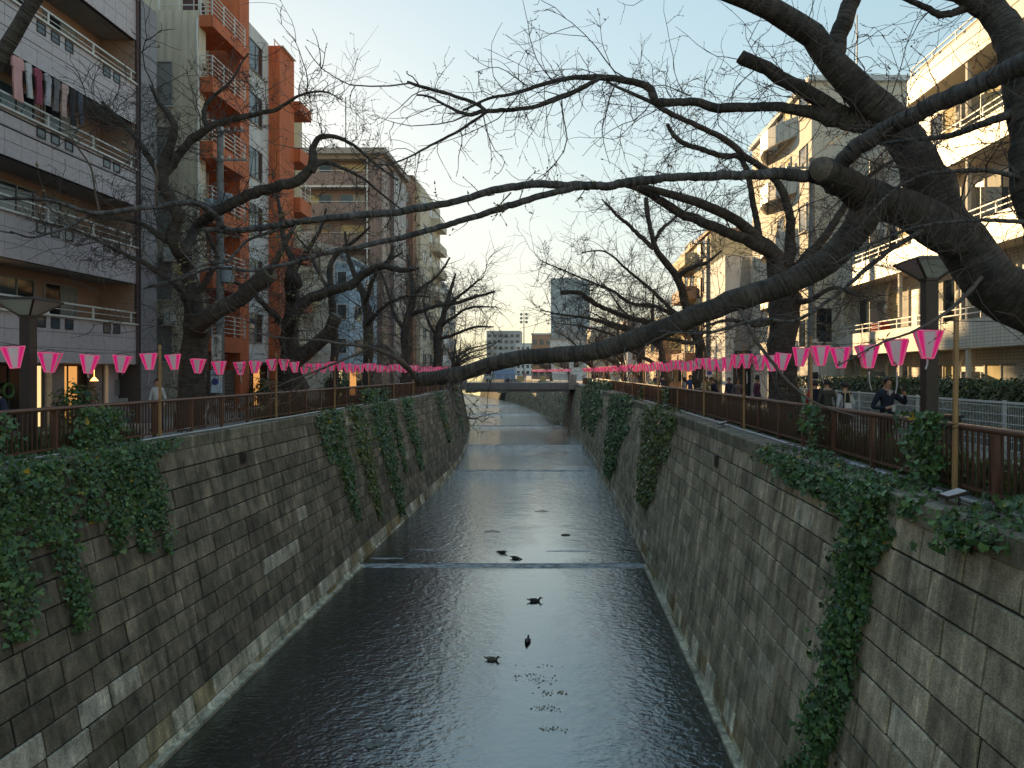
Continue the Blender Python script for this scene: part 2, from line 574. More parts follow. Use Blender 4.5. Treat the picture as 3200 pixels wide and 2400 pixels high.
# ------------------------------------------------------------------ water in steps behind low weirs
def water_mat():
    m, nt, b = nodes_of('canal_water')
    b.inputs['Base Color'].default_value = (.62, .74, .8, 1); b.inputs['Metallic'].default_value = .3
    b.inputs['Roughness'].default_value = .08
    b.inputs['IOR'].default_value = 1.6
    b.inputs['Specular IOR Level'].default_value = .9
    pos = coords(nt)
    warp = N(nt, 'ShaderNodeTexNoise', Scale=.5, Detail=2)
    nt.links.new(pos, warp.inputs['Vector'])
    wv = mix(nt, .12, pos, warp.outputs['Color'], 'ADD')
    big = noise_tex(nt, wv, 2.2, 2, .5)
    mp = nt.nodes.new('ShaderNodeMapping'); mp.inputs['Scale'].default_value = (5.0, 7.5, 5); mp.inputs['Rotation'].default_value = (0, 0, .35)
    nt.links.new(wv, mp.inputs['Vector'])
    small = noise_tex(nt, mp.outputs['Vector'], 1.0, 3, .55)
    # calmer tongue of water down the middle
    sep = nt.nodes.new('ShaderNodeSeparateXYZ'); nt.links.new(pos, sep.inputs[0])
    a = N(nt, 'ShaderNodeMath', operation='ADD'); nt.links.new(sep.outputs['X'], a.inputs[0]); a.inputs[1].default_value = .9
    ab = N(nt, 'ShaderNodeMath', operation='ABSOLUTE'); nt.links.new(a.outputs[0], ab.inputs[0])
    wob = N(nt, 'ShaderNodeMath', operation='MULTIPLY_ADD'); nt.links.new(noise_tex(nt, pos, .22, 3), wob.inputs[0]); wob.inputs[1].default_value = 5.0
    nt.links.new(ab.outputs[0], wob.inputs[2])
    rg = ramp(nt, wob.outputs[0], [(0, (.0, .0, .0)), (1, (1, 1, 1))])
    mr = N(nt, 'ShaderNodeMapRange'); nt.links.new(wob.outputs[0], mr.inputs['Value'])
    mr.inputs['From Min'].default_value = 3.2; mr.inputs['From Max'].default_value = 6.0
    mr.inputs['To Min'].default_value = .22; mr.inputs['To Max'].default_value = 1.0
    # rough water just below the first weir, calm pool above it
    wy = N(nt, 'ShaderNodeMapRange'); nt.links.new(sep.outputs['Y'], wy.inputs['Value'])
    wy.inputs['From Min'].default_value = 34; wy.inputs['From Max'].default_value = 75
    wy.inputs['To Min'].default_value = 1.0; wy.inputs['To Max'].default_value = 5.0
    st = N(nt, 'ShaderNodeMath', operation='MULTIPLY'); nt.links.new(mr.outputs[0], st.inputs[0]); nt.links.new(wy.outputs[0], st.inputs[1])
    hsum = N(nt, 'ShaderNodeMath', operation='MULTIPLY_ADD'); nt.links.new(big, hsum.inputs[0]); hsum.inputs[1].default_value = .9
    nt.links.new(small, hsum.inputs[2])
    hm = N(nt, 'ShaderNodeMath', operation='MULTIPLY'); nt.links.new(hsum.outputs[0], hm.inputs[0]); nt.links.new(st.outputs[0], hm.inputs[1])
    bp = N(nt, 'ShaderNodeBump', Strength=1.0, Distance=.03)
    nt.links.new(hm.outputs[0], bp.inputs['Height']); nt.links.new(bp.outputs['Normal'], b.inputs['Normal'])
    dk = N(nt, 'ShaderNodeBsdfPrincipled'); dk.inputs['Base Color'].default_value = (.006, .009, .009, 1); dk.inputs['Roughness'].default_value = .06; dk.inputs['IOR'].default_value = 1.6
    nt.links.new(bp.outputs['Normal'], dk.inputs['Normal'])
    b.inputs['Metallic'].default_value = 1.0
    mx = N(nt, 'ShaderNodeMixShader', Fac=.27)
    nt.links.new(dk.outputs[0], mx.inputs[1]); nt.links.new(b.outputs[0], mx.inputs[2])
    nt.links.new(mx.outputs[0], nt.nodes['Material Output'].inputs['Surface'])
    return m


M_WATER = water_mat()
M_FOAM = mk('white_water', (.6, .64, .66), (.02, .025, .028), 3.0, .25, .6, 12, stretch=(.9, 5, 1))
M_SILL = mk('wet_weir_sill', (.05, .055, .05), (.03, .034, .03), 2, .25)
WEIRS = [33.9, 65.5, 87, 117, 150, 185]


def wz(y):
    return -DEP + .12 * sum(1 for w in WEIRS if y > w)


bounds = [0] + WEIRS + [300]
mb = MB()
for a, b in zip(bounds[:-1], bounds[1:]):
    z = wz((a + b) / 2)
    ys = np.linspace(a, b, max(2, int((b - a) / 6) + 1))
    for p, q in zip(ys[:-1], ys[1:]):
        mb.quad((float(xbase(-1, p)) - .05, p, z), (float(xbase(1, p)) + .05, p, z), (float(xbase(1, q)) + .05, q, z), (float(xbase(-1, q)) - .05, q, z))
mb.build('water', M_WATER)['kind'] = 'structure'
for i, w in enumerate(WEIRS):
    z = wz(w - 1)
    xl, xr = float(xbase(-1, w)), float(xbase(1, w))
    mb = MB(); n = 40
    rr = random.Random(i)
    pts = []
    for q in range(n + 1):
        x = xl + (xr - xl) * q / n
        pts.append((x, w - .16 - .16 * rr.random() - .12 * math.sin(q * .7 + i) ** 2, w + .03 + .05 * rr.random()))
    for (x0, a0, b0), (x1, a1, b1) in zip(pts[:-1], pts[1:]):
        mb.quad((x0, a0, z + .004), (x1, a1, z + .004), (x1, b1, z + .124), (x0, b0, z + .124))
    mb.build('weir', M_FOAM)['kind'] = 'structure'
# short streaks of broken white water at the two nearest steps
mb = MB()
for (u0, u1, v) in ((885, 975, 1193), (1180, 1275, 1196), (1195, 1285, 1014), (800, 870, 1212)):
    y = 9.25 * 1534.4 / (v - 803.9)
    x0, x1 = (u0 - 1211.8) / 1534.4 * y, (u1 - 1211.8) / 1534.4 * y
    n = 14; rr = random.Random(u0)
    for q in range(n):
        a = x0 + (x1 - x0) * q / n; b = x0 + (x1 - x0) * (q + 1) / n
        w0 = .1 * math.sin(math.pi * (q + .1) / n) + .03; y0 = y + rr.uniform(-.05, .05)
        z = wz(y) + .006
        mb.quad((a, y0 - w0, z), (b, y0 - w0 * .8, z), (b, y0 + w0, z + .02), (a, y0 + w0 * .7, z + .02))
mb.build('foam_streaks', M_FOAM)['kind'] = 'stuff'
# ------------------------------------------------------------------ building helpers
def tiled(name, c, row=.1, width=.22, mortar=.012, dark=.55):
    m, nt, b = nodes_of(name)
    b.inputs['Roughness'].default_value = .45
    g = nt.nodes.new('ShaderNodeNewGeometry')
    sp = nt.nodes.new('ShaderNodeSeparateXYZ'); nt.links.new(g.outputs['Position'], sp.inputs[0])
    ad = N(nt, 'ShaderNodeMath', operation='ADD'); nt.links.new(sp.outputs['X'], ad.inputs[0]); nt.links.new(sp.outputs['Y'], ad.inputs[1])
    cb = nt.nodes.new('ShaderNodeCombineXYZ'); nt.links.new(ad.outputs[0], cb.inputs['X']); nt.links.new(sp.outputs['Z'], cb.inputs['Y'])
    br = nt.nodes.new('ShaderNodeTexBrick'); br.offset = 0
    nt.links.new(cb.outputs[0], br.inputs['Vector'])
    br.inputs['Color1'].default_value = (*c, 1); br.inputs['Color2'].default_value = (*[x * .93 for x in c], 1)
    br.inputs['Mortar'].default_value = (*[x * dark for x in c], 1)
    br.inputs['Scale'].default_value = 1; br.inputs['Brick Width'].default_value = width; br.inputs['Row Height'].default_value = row
    br.inputs['Mortar Size'].default_value = mortar
    st = noise_tex(nt, coords(nt, (3, 3, .3)), 1, 4)
    col = mix(nt, 1.0, br.outputs['Color'], ramp(nt, st, [(.35, (.84, .84, .84)), (.65, (1.04, 1.04, 1.04))]).outputs['Color'], 'MULTIPLY')
    nt.links.new(col, b.inputs['Base Color'])
    MATS[name] = m
    return m


def win(parent, face, p, a0, a1, z0, z1, pane=None, frame=None, mull=1, trans=0, bar=.05):
    """window on a wall. face '+x','-x' or '-y'; p its plane; a0..a1 along the wall"""
    pane = pane or M_PANE; frame = frame or M_GREYM
    s = {'+x': 1, '-x': -1, '-y': -1}[face]

    def bx(mb, o0, o1, b0, b1, c0, c1):
        if face == '-y': mb.box(b0, b1, p + s * o0, p + s * o1, c0, c1)
        else: mb.box(p + s * o0, p + s * o1, b0, b1, c0, c1)
    f = MB()
    bx(f, 0, .06, a0, a0 + bar, z0, z1); bx(f, 0, .06, a1 - bar, a1, z0, z1)
    bx(f, 0, .06, a0 + bar, a1 - bar, z1 - bar, z1); bx(f, 0, .08, a0 + bar, a1 - bar, z0, z0 + bar)
    n = mull + 1
    for i in range(1, n):
        c = a0 + (a1 - a0) * i / n
        bx(f, 0, .05, c - bar * .4, c + bar * .4, z0 + bar, z1 - bar)
    for i in range(1, trans + 1):
        c = z0 + (z1 - z0) * i / (trans + 1)
        bx(f, .0, .045, a0 + bar, a1 - bar, c - .015, c + .015)
    fo = f.build('window', frame, parent)
    panes = pane if isinstance(pane, (list, tuple)) else [pane] * n
    for i in range(n):
        q = MB()
        w = (a1 - a0) / n
        bx(q, .008, .02 + .004 * (i % 2), a0 + w * i + bar * .5, a0 + w * (i + 1) - bar * .5, z0 + bar, z1 - bar)
        q.build('pane', panes[i % len(panes)], fo)
    return fo


def railing(parent, a, b, z0, z1, m, step=.12, r=.012, rails=(0, 1), posts=0):
    """upright or level bars between two plan points"""
    mb = MB(); a = np.array(a, float); b = np.array(b, float); L = np.linalg.norm(b - a)
    for t in rails:
        z = z0 + (z1 - z0) * t
        mb.bar((*a, z), (*b, z), .04, .035)
    if step:
        n = int(L / step)
        for i in range(n + 1):
            p = a + (b - a) * i / max(n, 1)
            mb.bar((*p, z0), (*p, z1), r * 2, r * 2)
    if posts:
        n = max(1, int(L / posts))
        for i in range(n + 1):
            p = a + (b - a) * i / n
            mb.bar((*p, z0), (*p, z1), .045, .045)
    return mb.build('balcony_railing', m, parent)


# ------------------------------------------------------------------ left 1: grey tiled flats with long balconies
M_L1 = mk('mauve_grey_tile', (.56, .51, .55), (.45, .41, .45), 9, .55, .15, 70)
M_L1D = mk('dark_tile_backing', (.05, .047, .052), None, 5, .8)
M_L1P = mk('blue_grey_granite', (.25, .245, .28), (.17, .165, .19), 14, .5, .2, 60)
M_L1B = mk('brown_balcony_wall', (.4, .27, .21), (.33, .22, .17), 1.5, .7)
M_SOFF = mk('balcony_soffit', (.38, .35, .32), (.3, .28, .26), 1, .85)
M_WARM = mk('lit_shop_interior', (.12, .05, .015), (.03, .012, .004), 1.6, .3, emit=(1, .45, .12), estr=.16)
M_WARM2 = mk('lit_room', (.5, .4, .25), (.3, .22, .12), 1.2, .4, emit=(1, .72, .32), estr=.22)
M_DARKIN = mk('dark_interior', (.02, .018, .017), (.008, .008, .008), .8, .2)

b1 = thing('apartment_building', 'mauve grey tiled apartment block with long balconies and laundry, above a lit shop', 'building', (-15.7, 26, 0))
m = MB(); m.box(-34, -17.0, 3, 27.3, 0, 18.6); m.build('wall', M_L1B, b1)
bands = [(2.18, 3.69), (5.15, 6.52), (8.03, 9.4), (11.05, 12.55), (14.15, 15.7), (17.2, 18.7)]
back = MB(); soff = MB(); ledge = MB(); rail = MB()
for z0, z1 in bands:
    back.box(-15.86, -15.735, 4, 26.29, z0, z1 - .06)
    soff.box(-16.99, -15.865, 4, 26.19, z0, z0 + .16)
    ledge.box(-15.9, -15.62, 4, 26.29, z1 - .06, z1)
    rail.bar((-15.74, 4, z1 + .4), (-15.74, 26.29, z1 + .4), .06, .05)
    rail.bar((-15.74, 4, z1 + .2), (-15.74, 26.29, z1 + .2), .02, .02)
    y = 5.0
    while y < 26.4:
        rail.bar((-15.74, y, z1), (-15.74, y, z1 + .4), .05, .05); y += 2.1
back.build('parapet_backing', M_L1D, b1); soff.build('balcony_slab', M_SOFF, b1)
ledge.build('parapet_ledge', M_WHITE, b1); rail.build('balcony_railing', M_WHITE, b1)
m = MB()
for z0, z1 in bands: m.box(-15.73, -15.7, 4, 16.9, z0, z1 - .061)
m.build('tile_facing', M_L1, b1)
for z0, z1 in bands[:5]:
    rows = 3
    h = (z1 - .06 - z0) / rows
    for r_ in range(rows):
        for c_ in range(15):
            ya = 16.92 + .625 * c_; yb = ya + .612
            m = MB(); e = R.uniform(-.003, .003)
            m.box(-15.733, -15.702 + e, ya, min(yb, 26.29), z0 + r_ * h + .007, z0 + (r_ + 1) * h - .007)
            m.build('panel', M_L1, b1)
    for yc in (21.45, 22.05, 22.67, 24.55, 25.1):
        f = MB(); za, zb = z1 - .44, z1 - .1
        for (p0, p1, q0, q1) in ((yc - .19, yc - .15, za, zb), (yc + .15, yc + .19, za, zb), (yc - .15, yc + .15, zb - .04, zb), (yc - .15, yc + .15, za, za + .04)):
            f.box(-15.72, -15.685, p0, p1, q0, q1)
        fo = f.build('parapet_opening', M_L1D, b1)
        q = MB(); q.box(-15.712, -15.694, yc - .15, yc + .15, za + .04, zb - .04); q.build('pane', M_PANEB, fo)
# what stands on the balconies
for fl, (z0, z1) in enumerate(bands[:5]):
    zc = bands[fl + 1][0] if fl + 1 < len(bands) else z0 + 4.3
    lo = z0 + .2
    for (ya, yb, kind) in ((16.4, 18.6, 0), (19.0, 21.0, 1), (21.4, 22.9, 2), (23.3, 24.9, 1)):
        pn = [[M_PANE, M_CURT], [M_PANE, M_SHUT], [M_PANEB, M_PANE]][kind]
        if fl == 0 and kind == 1 and ya < 20: pn = [M_WARM2, M_CURT]
        win(b1, '+x', -17.0, ya, yb, lo, zc - .28, pn, M_GREYM, 1)
    m = MB(); m.box(-16.99, -15.76, 26.2, 26.29, z0 + .16, zc); m.build('balcony_end_wall', M_L1B, b1)
    m = MB(); m.box(-16.95, -15.95, 18.72, 18.78, z0 + .16, zc - .1); m.build('balcony_divider', M_SHUT, b1)
# far end strip of dark granite
m = MB(); m.box(-34, -15.56, 26.295, 27.3, 0, 15.7); m.build('end_wall', M_L1D, b1)
for k in range(25):
    za = .03 + k * .626
    for (ya, yb) in ((26.3, 26.79), (26.805, 27.3)):
        m = MB(); m.box(-15.575, -15.54 + R.uniform(-.003, .003), ya, yb, za, za + .612); m.build('panel', M_L1P, b1)
m = MB(); m.tube([(-15.66, 26.27, 2.2), (-15.66, 26.27, 18)], .045, 6); m.build('drain_pipe', mk('purple_brown_pipe', (.13, .075, .08)), b1)
# shop front
m = MB()
m.box(-16.99, -16.4, 4, 27.29, 0, .12)
for (ya, yb) in ((20.2, 20.5), (22.75, 23.32), (24.9, 25.2)): m.box(-16.8, -16.3, ya, yb, .12, 2.17)
m.build('shop_pier', M_L1P, b1)
m = MB(); m.box(-16.6, -16.38, 25.7, 27.28, .12, 2.17); m.build('shop_side_wall', M_L1, b1)
for (ya, yb, pn) in ((15.5, 17.8, [M_DARKIN, M_WARM]), (17.9, 20.2, [M_WARM, M_DARKIN]), (20.5, 22.1, [M_DARKIN, M_DARKIN]), (22.12, 22.7, [M_WARM2]), (23.34, 24.86, [M_WARM, M_WARM, M_DARKIN]), (25.22, 25.66, [M_WARM2])):
    win(b1, '+x', -16.6, ya, yb, .12, 2.15, pn, M_L1D, len(pn) - 1)
m = MB(); m.box(-16.375, -16.34, 26.05, 26.95, 1.05, 1.62); m.build('stone_plaque', M_GREYM, b1)
m = MB(); m.tube([(-16.0, 24.35, 2.16), (-16.0, 24.35, 1.72)], .008, 5); m.lathe([(.02, 0), (.13, -.14), (.125, -.14), (.02, -.02)], (-16.0, 24.35, 1.74), 10)
m.build('pendant_lamp', mk('pendant_glow', (.8, .4, .1), emit=(1, .45, .1), estr=1.2), b1)

# laundry on the third floor balcony: every garment a thing on the line
M_cl = [mk('cloth_%d' % i, c, None, 4, .85) for i, c in enumerate([(.75, .42, .42), (.6, .6, .62), (.35, .08, .13), (.5, .5, .55), (.2, .2, .22), (.62, .45, .42), (.035, .035, .045), (.1, .12, .17)])]
cl_lab = ['pale pink patterned top hung at the near end of the washing line', 'white shirt on the washing line beside the pink top', 'dark red shirt on the balcony washing line', 'pale grey shirt beside the dark red one on the line',
          'charcoal shirt in the middle of the washing line', 'dusty pink long sleeved top on the washing line', 'black trousers hanging on the balcony washing line', 'navy jeans at the far end of the washing line']
m = MB(); m.bar((-15.62, 20.1, 11.0), (-15.62, 25.9, 11.0), .02, .02); m.build('washing_pole', M_WHITE).__setitem__('label', 'thin pale washing pole hung along the laundry balcony'); bpy.data.objects['washing_pole']['category'] = 'pole'
yy = 20.22
for i in range(8):
    w = (.42, .24, .3, .26, .26, .28, .3, .26)[i]; h = (1.25, 1.0, 1.05, .95, 1.0, 1.05, 1.15, 1.0)[i]
    m = MB(); x = -15.62; zt = 10.96
    n = 6
    if i < 6:
        prof = [(0, .34), (.06, .5), (.25, .5), (.27, .36), (.6, .36), (1, .4)]
    else:
        prof = [(0, .36), (.1, .4), (.4, .38), (.6, .37), (.8, .36), (1, .34)]
    vs = []; fs = []
    for (t, hw) in prof:
        for q in range(5):
            s_ = -1 + q / 2
            wob = .025 * math.sin(3 * s_ + 4 * t + i)
            vs.append((x + wob + .02, yy + w / 2 + s_ * hw * w * 1.1, zt - t * h)); 
    k = len(vs)
    vs += [(a - .04, b, c) for a, b, c in vs]
    for r_ in range(len(prof) - 1):
        for q in range(4):
            a = r_ * 5 + q
            if i >= 6 and r_ >= 2 and q in (1, 2) and False: continue
            fs += [(a, a + 1, a + 6, a + 5), (k + a, k + a + 5, k + a + 6, k + a + 1)]
    m.add(vs, fs)
    o = m.build('garment' if i < 6 else 'trousers', M_cl[i])
    tag(o, cl_lab[i], 'laundry', 'laundry on the balcony line')
    yy += w + .1

# ------------------------------------------------------------------ left 2: beige and orange apartment house
M_BEI = mk('beige_render', (.68, .62, .5), (.58, .53, .42), .8, .85, .1, 60, streak=.3)
M_ORA = mk('orange_paint', (.62, .17, .065), (.52, .135, .05), 1.2, .75, .1, 50, streak=.3)
M_GRW = mk('pale_grey_render', (.68, .7, .71), (.58, .6, .61), .9, .8, streak=.25)
M_YEL = mk('cream_render', (.6, .52, .34), (.5, .44, .28), .9, .85, streak=.2)
b2 = thing('apartment_building', 'beige apartment house with orange balcony bands and tall orange columns', 'building', (-15.8, 34, 0))
m = MB(); m.box(-30, -15.8, 31.0, 31.6, 0, 17.7); m.box(-30, -17.0, 31.6, 34.3, 0, 20.2); m.build('wall', M_BEI, b2)
m = MB(); m.box(-30, -15.85, 35.3, 38.5, 0, 19.7); m.build('grey_wall', M_GRW, b2)
m = MB(); m.box(-17.2, -15.5, 34.3, 35.3, 0, 23); m.box(-16.6, -15.25, 38.5, 40.6, 0, 19.6); m.build('orange_column', M_ORA, b2)
m = MB(); m.box(-30, -16.4, 40.6, 45, 0, 18.4); m.build('rear_wall', M_YEL, b2)
for (z0, z1) in ((2.8, 3.5), (5.6, 6.3), (8.45, 9.1), (11.25, 12.0), (14.15, 14.8), (17.0, 17.5)):
    m = MB(); m.box(-16.99, -15.2, 31.02, 33.35, z0, z1); m.box(-15.8, -15.2, 33.35, 34.29, z0, z1); m.build('balcony_band', M_ORA, b2)
    railing(b2, (-15.25, 31.06), (-15.25, 34.25), z1, z1 + .95, M_WHITE, 0, rails=(.2, .4, .6, .8, 1), posts=1.05)
    railing(b2, (-15.75, 31.06), (-15.27, 31.06), z1, z1 + .95, M_WHITE, 0, rails=(.2, .4, .6, .8, 1), posts=.5)
    win(b2, '+x', -17.0, 31.75, 33.9, z1, z1 + 1.9, [M_PANEB, M_PANE], M_WHITE)
    m = MB(); m.box(-16.39, -14.9, 40.62, 42.4, z0 - .2, z1 - .1); m.build('rear_balcony_band', M_ORA, b2)
    railing(b2, (-14.95, 40.66), (-14.95, 42.36), z1 - .1, z1 + .9, M_WHITE, 0, rails=(.2, .4, .6, .8, 1), posts=.6)
    win(b2, '+x', -15.85, 36.0, 37.6, z1 - .1, z1 + 1.45, [M_PANEB, M_PANE], M_GREYM)
for (za, zb) in ((13.55, 15.45), (10.75, 12.6), (7.9, 9.7), (5.1, 6.9), (2.4, 4.2)):
    win(b2, '-y', 31.0, -17.65, -16.95, za, zb, [M_SHUT], M_GREYM, 0)
    m = MB(); m.box(-17.75, -16.85, 30.93, 30.999, za - .09, za - .02); m.build('window_sill', M_WHITE, b2)
railing(b2, (-17.6, 31.1), (-15.85, 31.1), 17.7, 18.8, M_WHITE, 0, rails=(.25, .5, .75, 1), posts=.7)
m = MB(); m.tube([(-15.84, 30.94, 17.3), (-15.84, 30.9, 16.6), (-15.8, 30.94, 14.9), (-15.8, 30.94, .4)], .05, 6); m.build('drain_pipe', M_WHITE, b2)
m = MB(); m.box(-15.4, -15.1, 38.6, 40.5, 19.6, 19.66); m.bar((-15.6, 38.7, 19.66), (-15.6, 38.7, 20.0), .05, .05); m.bar((-15.6, 40.2, 19.66), (-15.6, 40.2, 20.0), .05, .05); m.bar((-15.6, 38.6, 20.0), (-15.6, 40.3, 20.0), .05, .05); m.build('roof_rail', M_WHITE, b2)
# low shuttered shopfronts at its foot
M_RSH = mk('slatted_dark_shutter', (.1, .09, .08), (.05, .045, .04), 1, .6, stretch=(1, 1, 14))
m = MB()
for k in range(12): m.box(-15.78, -15.7, 31.7, 34.2, .1 + k * .16, .24 + k * .16)
m.build('slatted_screen', M_RSH, b2)
m = MB(); m.box(-16.2, -15.55, 35.4, 38.45, 2.3, 2.42); m.build('canopy', M_L1D, b2)
win(b2, '+x', -15.85, 35.6, 38.2, .15, 2.25, [M_DARKIN, M_WARM, M_DARKIN], M_L1D, 2)
for k, (zz) in enumerate((3.9, 6.7)):
    m = MB(); m.box(-17.2, -16.75, 30.7, 30.98, zz, zz + .6); m.build('air_conditioner', M_WHITE, b2)

# ------------------------------------------------------------------ left: low white house with blue bay
M_BLUE = mk('pale_blue_cladding', (.42, .6, .78), (.36, .52, .68), .8, .6, stretch=(1, 1, .3))
M_WHB = mk('white_render', (.72, .72, .71), (.62, .62, .61), .9, .8, streak=.25)
b3 = thing('town_house', 'white town house with a cream balcony and a pale blue bay', 'building', (-16.5, 50, 0))
m = MB(); m.box(-24, -15.9, 49, 57, 0, 10.2); m.build('wall', M_WHB, b3)
m = MB(); m.box(-15.95, -14.9, 50, 57.5, 2.4, 9.6); m.build('blue_bay', M_BLUE, b3)
m = MB(); m.prism([(-24, 48.6, 10.2), (-15.3, 48.6, 10.2), (-15.3, 48.6, 10.35), (-18, 48.6, 11.4), (-24, 48.6, 11.4)], (0, 9, 0)); m.build('roof', M_GRW, b3)
for (za, mat_, zz) in ((6.4, M_YEL, 7.2), (3.2, M_WHB, 4.0)):
    m = MB(); m.box(-20, -16.6, 47.9, 49, za, za + .75); m.build('balcony_band', mat_, b3)
    railing(b3, (-20, 47.95), (-16.6, 47.95), za + .75, za + 1.6, M_WHITE, .16, .03)
    win(b3, '-y', 49, -19.5, -17, za + .8, za + 2.6, [M_CURTY, M_PANE, M_CURT], M_WHITE, 2)
for za in (3.2, 5.6, 7.9):
    win(b3, '+x', -14.9, 51, 53, za, za + 1.1, [M_PANEB, M_PANE], M_WHITE)
    win(b3, '+x', -14.9, 54, 56.5, za, za + 1.1, [M_PANEB, M_PANE], M_WHITE)
    win(b3, '-y', 50, -15.75, -15.05, za, za + 1.1, [M_PANEB], M_WHITE, 0)
m = MB(); m.box(-15.9, -14.6, 49.6, 57.4, 2.15, 2.4); m.build('awning', mk('dark_green_awning', (.03, .075, .06)), b3)
win(b3, '+x', -15.9, 49.8, 56.8, .1, 2.1, [M_WARM2, M_PANE, M_WARM, M_PANE], M_WHITE, 3)

# ------------------------------------------------------------------ left 3: brown tiled block
M_BRT = tiled('brown_wall_tile', (.3, .21, .18), .14, .3)
M_BRT2 = tiled('mauve_wall_tile', (.28, .25, .27), .14, .3)
M_ORT = tiled('rust_wall_tile', (.38, .22, .15), .14, .3)
b4 = thing('apartment_building', 'brown tiled apartment block with a flat overhanging roof and banded balconies', 'building', (-16, 62, 0))
m = MB(); m.box(-34, -15.8, 63.2, 71, 0, 20.6); m.build('wall', M_BRT, b4)
m = MB(); m.box(-15.79, -15.5, 66, 71, 0, 20.5); m.build('side_wall', M_BRT2, b4)
m = MB(); m.box(-34.3, -15.2, 61.6, 71.4, 20.9, 21.4); m.box(-34, -15.6, 62.2, 71, 20.6, 20.9); m.build('roof', M_SOFF, b4)
m = MB(); m.box(-16.7, -15.6, 62.0, 63.2, 0, 20.6); m.build('corner_pier', M_BRT, b4)
for k in range(7):
    z0 = 2.0 + k * 2.7
    m = MB(); m.box(-33, -16.7, 62.0, 62.15, z0, z0 + 1.15); m.build('balcony_band', M_BRT, b4)
    m = MB(); m.box(-33, -16.7, 62.15, 63.2, z0 - .12, z0); m.build('balcony_slab', M_SOFF, b4)
    m = MB(); m.box(-33, -16.7, 61.96, 62.16, z0 - .14, z0); m.box(-33, -16.72, 62.02, 62.1, z0 + 1.3, z0 + 1.34); m.build('balcony_trim', M_WHITE, b4)
    for j, xa in enumerate((-32.5, -28.7, -25.6, -22.6, -19.6)):
        win(b4, '-y', 63.2, xa, xa + 2.2, z0 + .1, z0 + 2.2, [[M_CURTY, M_CURTY], [M_CURT, M_PANE], [M_PANEB, M_CURT], [M_CURTY, M_PANE]][(j * 3 + k * 2) % 4], M_GREYM)
    win(b4, '+x', -15.5, 66.6, 68.0, z0 + .6, z0 + 2.0, [M_PANEB, M_PANE], M_WHITE)
    win(b4, '+x', -15.5, 69.0, 70.2, z0 + .6, z0 + 2.0, [M_PANE, M_PANEB], M_WHITE)
m = MB(); m.tube([(-16.9, 61.94, 0), (-16.9, 61.94, 20.5)], .07, 6); m.build('drain_pipe', M_WHITE, b4)
m = MB(); m.tube([(-20, 66, 21.4), (-20, 66, 27.5)], .05, 5); m.tube([(-16.5, 68, 21.4), (-16.5, 68, 23.5)], .04, 5); m.build('roof_aerial', M_GREYM, b4)

b5 = thing('apartment_building', 'tall rust brown apartment tower with a pale side wall, next past the flat roofed block', 'building', (-16, 80, 0))
m = MB(); m.box(-30, -15.8, 76, 90, 0, 23.0); m.build('wall', M_ORT, b5)
m = MB(); m.box(-15.79, -15.3, 77.2, 90, 0, 22.4); m.build('side_wall', M_BEI, b5)
m = MB(); m.tube([(-17.6, 75.9, 0), (-17.6, 75.9, 23)], .08, 6); m.build('drain_pipe', M_WHITE, b5)
for k in range(7):
    z0 = 2.6 + k * 2.9
    win(b5, '-y', 76, -17.2, -16.3, z0, z0 + 1.3, [M_PANE, M_CURT], M_GREYM)
    for ya in (78.5, 82.5, 86.5): win(b5, '+x', -15.3, ya, ya + 2, z0, z0 + 1.4, [M_PANE, M_PANEB], M_WHITE)
    m = MB(); m.box(-15.29, -14.3, 84, 89, z0 - .9, z0 + .1); m.build('balcony_band', M_BEI, b5)

M_FARG = mk('far_grey_render', (.42, .43, .44), (.36, .37, .38), .2, .85)


def plain_block(name, label, x0, x1, y0, y1, z, wm, nx, nf, face_x=None, cap=None, pane=(M_PANE, M_PANEB)):
    b = thing(name, label, 'building', ((x0 + x1) / 2, y0, 0))
    m = MB(); m.box(x0, x1, y0, y1, 0, z); m.build('wall', wm, b)
    m = MB(); m.box(x0 - .2, x1 + .2, y0 - .2, y1 + .2, z, z + .4); m.build('roof', cap or M_GRW, b)
    fh = (z - .8) / nf
    for k in range(nf):
        for i in range(nx):
            w = (x1 - x0) / nx
            win(b, '-y', y0, x0 + w * (i + .2), x0 + w * (i + .8), .9 + k * fh, .9 + k * fh + fh * .5, [pane[(i + k) % 2], pane[(i * 2 + k) % 2]], M_GREYM)
        if face_x:
            n = max(1, int((y1 - y0) / 4)); px = x1 if face_x == '+x' else x0
            for i in range(n):
                w = (y1 - y0) / n
                win(b, face_x, px, y0 + w * (i + .2), y0 + w * (i + .8), .9 + k * fh, .9 + k * fh + fh * .5, [pane[(i + k) % 2]], M_GREYM, 0)
    return b


b6 = plain_block('office_building', 'pale grey round topped building far down the left bank', -27, -19.6, 118, 132, 14.5, M_FARG, 3, 4, '+x')
m = MB()
pr = [(-27 + 3.7 + 3.7 * math.cos(a), 118, 14.9 + 3.2 * math.sin(a)) for a in np.linspace(math.pi, 0, 12)]
m.prism(pr, (0, 14, 0)); m.build('round_roof', M_FARG, b6)
plain_block('apartment_building', 'low pale block beside the round topped building', -25, -18.0, 97, 112, 15.2, M_WHB, 3, 4, '+x')  # height raised to keep direct sun off the right bank ivy and coping
plain_block('apartment_building', 'far left grey block where the canal bends', -44, -29, 150, 166, 21, M_FARG, 3, 5)  # start of a row added to keep sun off the far right wall
plain_block('apartment_building', 'second far grey block farther round the bend', -52, -30, 172, 196, 22, M_BEI, 4, 5)  # added sun blocker for the right bank and far wall
plain_block('apartment_building', 'third far block half hidden at the bend', -62, -37.5, 202, 236, 21, M_FARG, 4, 5)  # added to stop sun reaching the wall past the bridge
